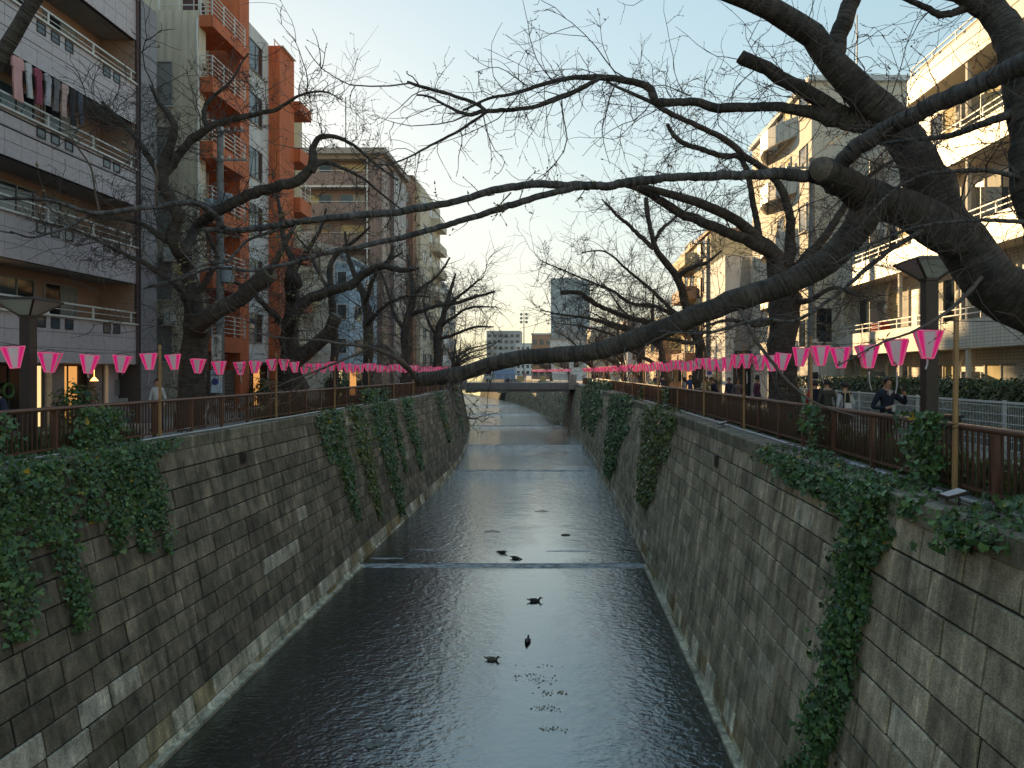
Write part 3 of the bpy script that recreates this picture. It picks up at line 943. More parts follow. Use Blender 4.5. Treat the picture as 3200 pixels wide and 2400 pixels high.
plain_block('apartment_building', 'fourth far block closing the view at the bend', -95, -48, 238, 290, 22, M_FARG, 5, 5)  # added; closes the last gap for sun on the far wall
plain_block('office_building', 'hazy flat grey block on the skyline left of the tower', -44, -24, 420, 440, 26, M_FARG, 6, 7)
plain_block('office_building', 'small hazy block low on the skyline near the floodlight mast', -24, -14, 380, 400, 17, M_GRW, 4, 5)

plain_block('apartment_building', 'grey block just behind the round topped building', -44, -28, 136, 148, 20.5, M_FARG, 3, 5)  # added to shade the right coping and ivy from low sun
# the tall glass tower straight down the canal
M_TOW = mk('hazed_blue_grey_cladding', (.36, .42, .46), (.32, .38, .42), .05, .5)  # lightened: distance haze is put into the cladding colour
M_TOWG = glassmat('tower_glass_band', (.22, .28, .33), .2)
bt = thing('office_tower', 'tall blue grey office tower beyond the bend of the canal', 'tower', (5, 420, 0))
m = MB(); m.box(-6.0, 10.0, 420, 440, 0, 57.5); m.box(10, 17.2, 424, 440, 0, 56.5); m.build('wall', M_TOW, bt)
for k in range(17):
    z = 3 + k * 3.2
    m = MB(); m.box(-5.6, 9.6, 419.8, 419.99, z, z + 1.5); m.build('window_band', M_TOWG, bt)
    m = MB(); m.box(10.4, 16.8, 423.8, 423.99, z, z + 1.5); m.build('window_band', M_TOWG, bt)

# small houses at the far right bend
M_TAN = mk('tan_render', (.42, .26, .17), (.34, .21, .14), .3, .8)
plain_block('apartment_building', 'small tan house with a roof rail beside the grey tower', -8.0, -2.6, 195, 206, 12.2, M_TAN, 3, 4, '-x')
bh = thing('gabled_house', 'white gabled house in front of the grey tower', 'house', (2, 170, 0))
m = MB(); m.box(-2.6, 7, 170, 182, 0, 10.0); m.build('wall', M_WHB, bh)
m = MB(); m.prism([(-3.3, 169.6, 9.7), (7.6, 169.6, 9.7), (2.2, 169.6, 13.4)], (0, 13, 0)); m.build('roof', M_GREYM, bh)
for za in (3, 6.4):
    win(bh, '-y', 170, -1.6, 1.2, za, za + 1.8, [M_CURTY, M_PANE], M_WHITE)
    win(bh, '-y', 170, 3, 5.6, za, za + 1.8, [M_PANE, M_CURT], M_WHITE)

# ------------------------------------------------------------------ right 1: cream tiled flats in the low sun
M_CRT = tiled('cream_wall_tile', (.74, .68, .58), .105, .2, .012, .62)
M_CRP = mk('cream_plaster', (.66, .6, .5), (.58, .53, .44), 1, .8, streak=.12)
r1 = thing('apartment_building', 'cream tiled apartment house with stepped balconies lit by the low sun', 'building', (13, 24, 0))
m = MB(); m.box(13.95, 27, 4, 33.9, 0, 12.2); m.build('wall', M_CRT, r1)
m = MB(); m.box(13.2, 27, 3.8, 26.2, 12.85, 13.1); m.box(14.2, 27, 26.2, 33.9, 12.2, 12.4); m.build('roof', M_CRP, r1)
for k in range(4):
    z0 = 2.67 + 3.07 * k; ye = 33.95 if k < 2 else 26.5
    m = MB(); m.box(13.0, 13.16, 4, ye, z0, z0 + .93)
    # rounded far end of the upper parapets
    if k >= 2:
        pts = [(13.0 + .95 - .95 * math.cos(a), ye + .9 * math.sin(a)) for a in np.linspace(0, math.pi / 2, 7)]
        for (a, b) in zip(pts[:-1], pts[1:]):
            m.hexa([(a[0], a[1], z0), (a[0] + .15, a[1] - .1, z0), (b[0] + .15, b[1] - .1, z0), (b[0], b[1], z0), (a[0], a[1], z0 + .93), (a[0] + .15, a[1] - .1, z0 + .93), (b[0] + .15, b[1] - .1, z0 + .93), (b[0], b[1], z0 + .93)])
    m.build('balcony_parapet', M_CRT, r1)
    m = MB(); m.box(13.16, 13.94, 4, ye, z0, z0 + .15); m.build('balcony_slab', M_CRP, r1)
    railing(r1, (13.08, 4), (13.08, ye), z0 + .93, z0 + 1.3, M_WHITE, 0, rails=(.5, 1), posts=1.5)
for k in range(4):
    zf = -.4 + 3.07 * k if k else 0
    zt = 2.67 + 3.07 * k
    for j, ya in enumerate((13.2, 17.4, 21.6, 25.0, 28.4, 31.4)):
        if ya > 26 and k >= 3: continue
        win(r1, '-x', 13.95, ya, ya + 1.75, zf + .1 + (.15 if k else 0), zt - .45, [[M_CURTY, M_PANE], [M_PANE, M_CURT], [M_CURT, M_CURTY]][(j + k) % 3], M_CRP, 1, 1 if j % 2 else 0, .07)
    for ya in (15.6, 23.6, 30.6):
        m = MB(); m.box(13.3, 13.93, ya, ya + .05, zf + .2, zt - .75); m.build('balcony_divider', M_SHUT, r1)
    for ya in (16.6, 22.8, 27.4, 33.0):
        if ya > 26 and k >= 2: continue
        m = MB(); m.box(13.05, 13.17, ya, ya + .12, zf + (1.35 if k else 0), zt); m.build('balcony_post', M_CRP, r1)
    for ya in (20.6, 24.5, 30.0):
        m = MB(); m.tube([(13.9, ya, zt - .1), (13.75, ya, zt - .5), (13.8, ya + .05, zt - 1.0)], .06, 6); m.ball((13.74, ya + .05, zt - 1.15), (.08, .17, .17)); m.build('vent_pipe', M_CRP, r1)
m = MB(); m.box(13.22, 13.6, 29.3, 30.3, 3.6, 3.95); m.build('red_planter', mk('red_planter', (.35, .03, .03)), r1)

r1b = thing('apartment_building', 'taller cream block with a plain grey end wall behind the stepped balconies', 'building', (12, 36, 0))
m = MB(); m.box(12.0, 26, 34.0, 44.5, 0, 15.8); m.build('wall', M_CRP, r1b)
m = MB(); m.box(11.8, 26.2, 33.8, 44.7, 15.8, 16.05); m.build('roof', M_GRW, r1b)
win(r1b, '-y', 34.0, 12.15, 13.0, 3.3, 5.0, [M_PANE], M_CRP, 0)
for k in range(5):
    z0 = 2.5 + 2.85 * k
    m = MB()
    pts = [(12.0 - 1.0 * math.sin(a), 36 + 5.5 * a / math.pi) for a in np.linspace(0, math.pi, 9)]
    for (a, b) in zip(pts[:-1], pts[1:]):
        m.hexa([(a[0], a[1], z0), (a[0] + .14, a[1], z0), (b[0] + .14, b[1], z0), (b[0], b[1], z0), (a[0], a[1], z0 + 1.0), (a[0] + .14, a[1], z0 + 1.0), (b[0] + .14, b[1], z0 + 1.0), (b[0], b[1], z0 + 1.0)])
    m.build('balcony_parapet', M_CRT, r1b)
    win(r1b, '-x', 12.0, 34.6, 35.7, z0 + .6, z0 + 2.0, [M_PANE], M_CRP, 0)
    win(r1b, '-x', 12.0, 37.0, 40.4, z0 + .1, z0 + 2.1, [M_CURTY, M_PANE, M_CURT], M_CRP, 2)
m = MB(); m.tube([(15, 36, 16), (15, 36, 20)], .04, 5); m.tube([(14, 22, 13), (14, 22, 16.5)], .04, 5); m.build('roof_aerial', M_GREYM, r1b)

r2 = thing('shop_building', 'white walled shop building with a black sign over its dark window', 'building', (11, 45, 0))
m = MB(); m.box(10.4, 20, 45, 51.5, 0, 9.3); m.build('wall', M_WHB, r2)
m = MB(); m.prism([(10.9, 44.97, 2.9), (12.0, 44.97, 2.9), (12.0, 44.97, 9.2), (11.5, 44.97, 9.2)], (0, .06, 0)); m.build('grey_panel', M_GREYM, r2)
win(r2, '-y', 45, 10.9, 12.0, .1, 2.6, [M_DARKIN, M_PANE], M_L1D, 1)
win(r2, '-x', 10.4, 46, 50.5, .1, 2.6, [M_DARKIN, M_PANE, M_WARM], M_L1D, 2)
m = MB(); m.box(10.6, 12.2, 44.3, 44.99, 2.66, 2.76); m.build('canopy', M_L1D, r2)
M_BSH = mk('dark_red_shutter', (.1, .035, .03), (.07, .025, .022), 2, .6, stretch=(6, 6, .3))
r3 = thing('apartment_building', 'yellow and brown apartment house with dark red shutters past the white shop', 'building', (11.2, 56, 0))
m = MB(); m.box(11.2, 22, 53, 66, 0, 12.4); m.build('wall', M_YEL, r3)
m = MB(); m.box(11.0, 22.2, 52.8, 66.2, 12.4, 12.65); m.build('roof', M_TAN, r3)
for k in range(4):
    z0 = 2.5 + 2.75 * k
    m = MB(); m.box(10.2, 11.19, 58.5, 65.5, z0, z0 + 1.0); m.build('balcony_band', M_YEL if k % 2 else M_TAN, r3)
    win(r3, '-x', 11.2, 54, 56, z0 + .1, z0 + 2.0, [M_BSH, M_PANE], M_TAN)
    win(r3, '-x', 11.2, 60, 64, z0 + 1.05, z0 + 2.4, [M_PANE, M_CURTY, M_PANE], M_TAN, 2)
    m = MB(); m.box(11.05, 11.19, 56.3, 57.6, z0 - .1, z0 + 1.4); m.build('shutter', M_BSH, r3)
win(r3, '-x', 11.2, 53.5, 65.5, .1, 2.2, [M_DARKIN, M_WARM, M_BSH, M_WARM, M_DARKIN], M_TAN, 4)
plain_block('shop_building', 'low brown shop house on the right bank before the bridge', 10.2, 20, 72, 86, 7.2, M_TAN, 3, 2, '-x', pane=(M_PANE, M_CURTY))
plain_block('shop_building', 'pale low building on the right bank beside the far bridge', 8.6, 18, 92, 104, 8.5, M_WHB, 3, 3, '-x')
plain_block('apartment_building', 'cream house on the right bank just past the bridge', 5.2, 15, 124, 140, 9.5, M_CRP, 3, 3, '-x', pane=(M_PANE, M_CURTY))
# ------------------------------------------------------------------ cherry trees
def bark(name, c1, c2, band=.55):
    m, nt, b = nodes_of(name)
    b.inputs['Roughness'].default_value = .8
    at = N(nt, 'ShaderNodeAttribute', attribute_name='tint')
    pos = coords(nt)
    cb = nt.nodes.new('ShaderNodeVectorMath'); cb.operation = 'MULTIPLY_ADD'
    cc = nt.nodes.new('ShaderNodeCombineXYZ'); nt.links.new(at.outputs['Fac'], cc.inputs['X']); nt.links.new(at.outputs['Fac'], cc.inputs['Y'])
    cb.inputs[1].default_value = (3.2, 3.2, 3.2)
    nt.links.new(pos, cb.inputs[0])
    sc = nt.nodes.new('ShaderNodeVectorMath'); sc.operation = 'SCALE'; sc.inputs['Scale'].default_value = 22
    nt.links.new(cc.outputs[0], sc.inputs[0]); nt.links.new(sc.outputs[0], cb.inputs[2])
    ring = noise_tex(nt, cb.outputs[0], 1.0, 3, .6)
    blot = noise_tex(nt, pos, 5, 6, .7)
    col = ramp(nt, blot, [(.32, c2), (.7, c1)]).outputs['Color']
    col = mix(nt, 1.0, col, ramp(nt, ring, [(.35, (1 - band,) * 3), (.62, (1.15, 1.15, 1.15))]).outputs['Color'], 'MULTIPLY')
    lich = noise_tex(nt, pos, 3.2, 5, .7)
    col = mix(nt, ramp(nt, lich, [(.62, (0, 0, 0)), (.75, (.35, .35, .35))]).outputs['Color'], col, (.085, .095, .045))
    nt.links.new(col, b.inputs['Base Color'])
    fine = noise_tex(nt, pos, 28, 5, .7)
    sm = N(nt, 'ShaderNodeMath', operation='ADD'); nt.links.new(ring, sm.inputs[0]); nt.links.new(fine, sm.inputs[1])
    bp = N(nt, 'ShaderNodeBump', Strength=1.0, Distance=.045)
    nt.links.new(sm.outputs[0], bp.inputs['Height']); nt.links.new(bp.outputs['Normal'], b.inputs['Normal'])
    return m


M_BARK = bark('cherry_bark', (.15, .128, .112), (.042, .036, .032))
M_BARKS = bark('smooth_cherry_bark', (.19, .175, .175), (.08, .072, .07), .7)
M_TWIG = mk('twig_bark', (.13, .1, .09), (.07, .055, .05), 3, .7)
M_TWIGF = mk('far_twig_bark', (.12, .105, .095), (.07, .06, .055), 1, .8)
M_BUD = mk('swelling_buds', (.2, .19, .06), (.14, .07, .04), 9, .6)
M_BUDD = mk('brown_buds', (.09, .055, .042), (.05, .03, .026), 9, .6)
M_CUT = mk('sawn_wood_face', (.2, .165, .13), (.09, .075, .06), 25, .9, .5, 60)
M_CUTR = mk('sawn_reddish_face', (.14, .05, .035), (.06, .03, .02), 12, .9)


def resample(pts, step):
    """smooth curve through control points; each row x, y, z, r"""
    p = np.array(pts, float)
    q = np.vstack([2 * p[0] - p[1], p, 2 * p[-1] - p[-2]])
    out = []
    for i in range(1, len(q) - 2):
        L = np.linalg.norm(q[i + 1, :3] - q[i, :3])
        n = max(2, int(L / step))
        for k in range(n):
            t = k / n
            a, b, c, d = q[i - 1], q[i], q[i + 1], q[i + 2]
            out.append(.5 * ((2 * b) + (-a + c) * t + (2 * a - 5 * b + 4 * c - d) * t * t + (-a + 3 * b - 3 * c + d) * t ** 3))
    out.append(p[-1])
    return np.array(out)


def limb_pts(ctrl):
    """(u, v, depth, width px) or ('w', x, y, z, r) control points to world x, y, z, r"""
    o = []
    for c in ctrl:
        if c[0] == 'w': o.append(c[1:])
        else:
            p = P(c[0], c[1], c[2]); o.append((*p, rad(c[3], c[2])))
    return o


def limb_mesh(name, path, n, mats, parent, rough=.1, seed=0, cut=None):
    rs = np.random.RandomState(seed)
    k = len(path)
    pts, rr = path[:, :3].copy(), np.maximum(path[:, 3], .003)
    wob = np.cumsum(rs.normal(0, .12, (k, 3)), axis=0); wob -= np.linspace(0, 1, k)[:, None] * wob[-1]
    pts += wob * (rr[:, None] * .75 + .006)
    t = np.gradient(pts, axis=0); t /= np.linalg.norm(t, axis=1)[:, None] + 1e-9
    ref = np.array((0.13, .21, .97)); 
    arc = np.concatenate([[0], np.cumsum(np.linalg.norm(np.diff(pts, axis=0), axis=1))])
    s = ref - t * (t @ ref)[:, None]; s /= np.linalg.norm(s, axis=1)[:, None]
    for i in range(1, k):
        v = s[i - 1] - t[i] * np.dot(s[i - 1], t[i]); s[i] = v / (np.linalg.norm(v) + 1e-9)
    q = np.cross(t, s)
    an = np.linspace(0, 2 * math.pi, n, endpoint=False)
    if cut: rr[-4:] *= np.array((1.02, 1.08, 1.14, 1.04))[:len(rr[-4:])]
    # knobbly girth
    lump = np.zeros((k, n))
    for _ in range(4):
        f1 = rs.randint(1, 4); ph = rs.rand() * 6.3; fr = rs.uniform(1.5, 6); p2 = rs.rand() * 6.3
        lump += np.sin(f1 * an[None, :] + ph + np.sin(arc[:, None] * fr + p2) * 1.6) * np.sin(arc[:, None] * fr * .7 + p2)
    for _ in range(int(arc[-1] / (.5 if rr.max() > .06 else 1.2)) + 1):      # pruning scars and burrs
        c0, a0 = rs.uniform(0, arc[-1]), rs.uniform(0, 6.283)
        i0 = np.argmin(np.abs(arc - c0)); w0 = max(rr[i0] * rs.uniform(.5, .9), .02)
        da = np.angle(np.exp(1j * (an - a0)))
        lump += np.exp(-((arc[:, None] - c0) / w0) ** 2 - (da[None, :] / .6) ** 2) * rs.uniform(4, 11)
    R_ = rr[:, None] * (1 + rough * .35 * lump + rs.normal(0, rough * .16, (k, n)))
    V = pts[:, None, :] + s[:, None, :] * (np.cos(an)[None, :, None] * R_[:, :, None]) + q[:, None, :] * (np.sin(an)[None, :, None] * R_[:, :, None])
    V = V.reshape(-1, 3) - OFF.get(parent.name, 0)
    mb = MB(); mb.v = [tuple(x) for x in V]; mb.t = np.repeat(arc, n).tolist()
    for i in range(k - 1):
        for j in range(n):
            a = i * n + j; b = i * n + (j + 1) % n
            mb.f.append([a, b, b + n, a + n]); mb.m.append(0)
    mb.f.append(list(range(n))[::-1]); mb.m.append(0)
    mb.f.append(list(range((k - 1) * n, k * n))); mb.m.append(1 if cut else 0)
    o = mb.build(name, mats, parent, smooth=True, local=True)
    return o


def rnd_perp(d, rs):
    v = rs.normal(0, 1, d.shape)
    v -= d * np.sum(v * d, axis=1)[:, None]
    return v / (np.linalg.norm(v, axis=1)[:, None] + 1e-9)


def twig_paths(orig, dirs, length, r0, rs, K=7, wig=.28, up=.05, tip=.35):
    n = len(orig)
    d = dirs / (np.linalg.norm(dirs, axis=1)[:, None] + 1e-9)
    bend = rnd_perp(d, rs) * rs.uniform(.0, .22, (n, 1))
    P_ = np.zeros((n, K, 3)); P_[:, 0] = orig
    st = length / (K - 1)
    for i in range(1, K):
        d = d + bend + rs.normal(0, wig, (n, 3)) * .5
        d[:, 2] += up
        d /= np.linalg.norm(d, axis=1)[:, None] + 1e-9
        P_[:, i] = P_[:, i - 1] + d * st[:, None]
    rr = r0[:, None] * np.linspace(1, tip, K)[None, :]
    return P_, rr


def tube_batch(P_, rr, sides):
    n, K, _ = P_.shape
    t = np.gradient(P_, axis=1); t /= np.linalg.norm(t, axis=2)[:, :, None] + 1e-9
    ref = np.where(np.abs(t[:, :1, 2:3]) > .8, np.array((1., .2, 0)), np.array((.1, .2, 1.)))
    s = np.cross(t, np.broadcast_to(ref, t.shape)); s /= np.linalg.norm(s, axis=2)[:, :, None] + 1e-9
    q = np.cross(t, s)
    an = np.linspace(0, 2 * math.pi, sides, endpoint=False)
    V = P_[:, :, None, :] + (s[:, :, None, :] * np.cos(an)[None, None, :, None] + q[:, :, None, :] * np.sin(an)[None, None, :, None]) * rr[:, :, None, None]
    base = (np.arange(n) * K * sides)[:, None, None] + (np.arange(K - 1) * sides)[None, :, None] + np.arange(sides)[None, None, :]
    nxt = (np.arange(n) * K * sides)[:, None, None] + (np.arange(K - 1) * sides)[None, :, None] + ((np.arange(sides) + 1) % sides)[None, None, :]
    F = np.stack([base, nxt, nxt + sides, base + sides], axis=-1).reshape(-1, 4)
    return V.reshape(-1, 3), F


def bud_batch(pos, d, size, rs):
    n = len(pos)
    s = rnd_perp(d, rs); q = np.cross(d, s)
    sz = (size * rs.uniform(.7, 1.25, n))[:, None]
    ring = [pos + s * sz * .5, pos + q * sz * .5, pos - s * sz * .5, pos - q * sz * .5]
    V = np.stack([pos - d * sz * .6, *ring, pos + d * sz * 1.5], axis=1).reshape(-1, 3)
    tri = np.array([(0, 2, 1), (0, 3, 2), (0, 4, 3), (0, 1, 4), (5, 1, 2), (5, 2, 3), (5, 3, 4), (5, 4, 1)])
    F = (np.arange(n)[:, None, None] * 6 + tri[None]).reshape(-1, 3)
    return V, F


def sample_on(paths, n, rs, lo=.15):
    """n points on a batch of paths: positions, directions, local index"""
    m, K, _ = paths.shape
    i = rs.randint(0, m, n); f = rs.uniform(lo, 1, n) * (K - 1.001)
    k = f.astype(int); w = (f - k)[:, None]
    a, b = paths[i, k], paths[i, k + 1]
    d = b - a; d /= np.linalg.norm(d, axis=1)[:, None] + 1e-9
    return a * (1 - w) + b * w, d, i, f / (K - 1)


def crown(tree, limbs, rs, n1, l1, r1, n2=3.0, l2=.45, n3=0.0, up=.04, sides=3, tm=None, bud=.0, budmat=None, spread=1.0, tow=None, wig=.4, tipbud=1.0):
    """fine branching on limb paths. n1 per metre of limb; n2, n3 children per shoot"""
    O, D, RR = [], [], []
    for path, dens in limbs:
        pts = path[:, :3]
        seg = np.linalg.norm(np.diff(pts, axis=0), axis=1); L = seg.sum()
        n = rs.poisson(n1 * dens * L)
        if n == 0: continue
        c = np.concatenate([[0], np.cumsum(seg)])
        s = np.sort(rs.uniform(.08 * L, L, n))
        p = np.stack([np.interp(s, c, pts[:, j]) for j in range(3)], 1)
        g = np.gradient(pts, axis=0); d = np.stack([np.interp(s, c, g[:, j]) for j in range(3)], 1)
        d /= np.linalg.norm(d, axis=1)[:, None] + 1e-9
        O.append(p); D.append(d); RR.append(np.interp(s, c, path[:, 3]))
    O = np.vstack(O); D = np.vstack(D); RR = np.concatenate(RR)
    n = len(O)
    pr = rnd_perp(D, rs)
    d1 = D * rs.uniform(.1, 1.1, (n, 1)) + pr * spread
    if tow is not None: d1 += np.array(tow)[None]
    len1 = l1 * rs.lognormal(-.15, .42, n)
    p1, q1 = twig_paths(O + pr * (RR * .7)[:, None], d1, len1, np.minimum(r1 * np.sqrt(len1 / l1) * rs.uniform(.7, 1.3, n), RR * .6 + .002), rs, 8, wig, up)
    Vs, Fs, base = [], [], 0
    def put(Pq, rq, sd):
        nonlocal base
        V, F = tube_batch(Pq, rq, sd); Vs.append(V); Fs.append(F + base); base += len(V)
    put(p1, q1, max(sides, 4) if sides > 3 else sides)
    last = [p1]
    if n2:
        m = int(n * n2)
        o, d, i, f = sample_on(p1, m, rs, .12)
        dd = d * rs.uniform(.4, 1.2, (m, 1)) + rnd_perp(d, rs) * .9
        len2 = l2 * len1[i] * rs.lognormal(-.1, .45, m) * (1.15 - .6 * f)
        p2, q2 = twig_paths(o, dd, len2, q1[i, 0] * .55, rs, 6, wig * 1.1, up * .8, .5)
        put(p2, q2, 3); last.append(p2)
        if n3:
            m3 = int(m * n3)
            o, d, i3, f3 = sample_on(p2, m3, rs, .1)
            dd = d * rs.uniform(.3, 1.1, (m3, 1)) + rnd_perp(d, rs) * .9
            len3 = len2[i3] * .5 * rs.lognormal(-.1, .5, m3)
            p3, q3 = twig_paths(o, dd, len3, q2[i3, 0] * .7, rs, 5, wig, up, .6)
            put(p3, q3, 3); last.append(p3)
    off = OFF.get(tree.name, np.zeros(3))
    V = np.vstack(Vs) - off; F = np.vstack(Fs)
    o = link_mesh('twigs', np_mesh('twigs', V, F), tm or M_TWIG, tree); o['kind'] = 'stuff'
    if bud:
        bp, bd = [], []
        for q in last:
            e = q[:, -1] - q[:, -2]; e /= np.linalg.norm(e, axis=1)[:, None] + 1e-9
            keep = rs.rand(len(q)) < tipbud
            bp.append(q[keep, -1]); bd.append(e[keep])
            # along the shoot
            m = int(len(q) * 2.2)
            a, d, _, _ = sample_on(q, m, rs, .2)
            bp.append(a); bd.append(d * .5 + rnd_perp(d, rs))
        bp = np.vstack(bp); bd = np.vstack(bd); bd /= np.linalg.norm(bd, axis=1)[:, None]
        V, F = bud_batch(bp - off, bd, bud, rs)
        o = link_mesh('buds', np_mesh('buds', V, F), budmat or M_BUDD, tree); o['kind'] = 'stuff'


def tree(name_label, base, limbs, seed, crowns, n=10, bm=None, smooth_from=None):
    """limbs: (part name, control points, twig density, cut face material or None, bark or None)"""
    t = thing('cherry_tree', name_label, 'tree', base, group='bare cherry trees along the canal')
    out = []
    for i, (nm, ctrl, dens, cut, bk) in enumerate(limbs):
        c = [(q[0], q[1], q[2], q[3] * (.88 if base[0] < -8 else 1)) for q in limb_pts(ctrl)]
        r = max(x[3] for x in c)
        path = resample(c, max(.03, r * .55))
        limb_mesh(nm, path, n if r > .02 else 7, [bk or bm or M_BARK] + ([cut] if cut else []), t, .1, seed * 31 + i, cut)
        out.append((path, dens))
    rs = np.random.RandomState(seed)
    for kw in crowns:
        idx = kw.pop('on', None)
        crown(t, [out[i] for i in (idx if idx is not None else range(len(out)))], rs, **kw)
    return t


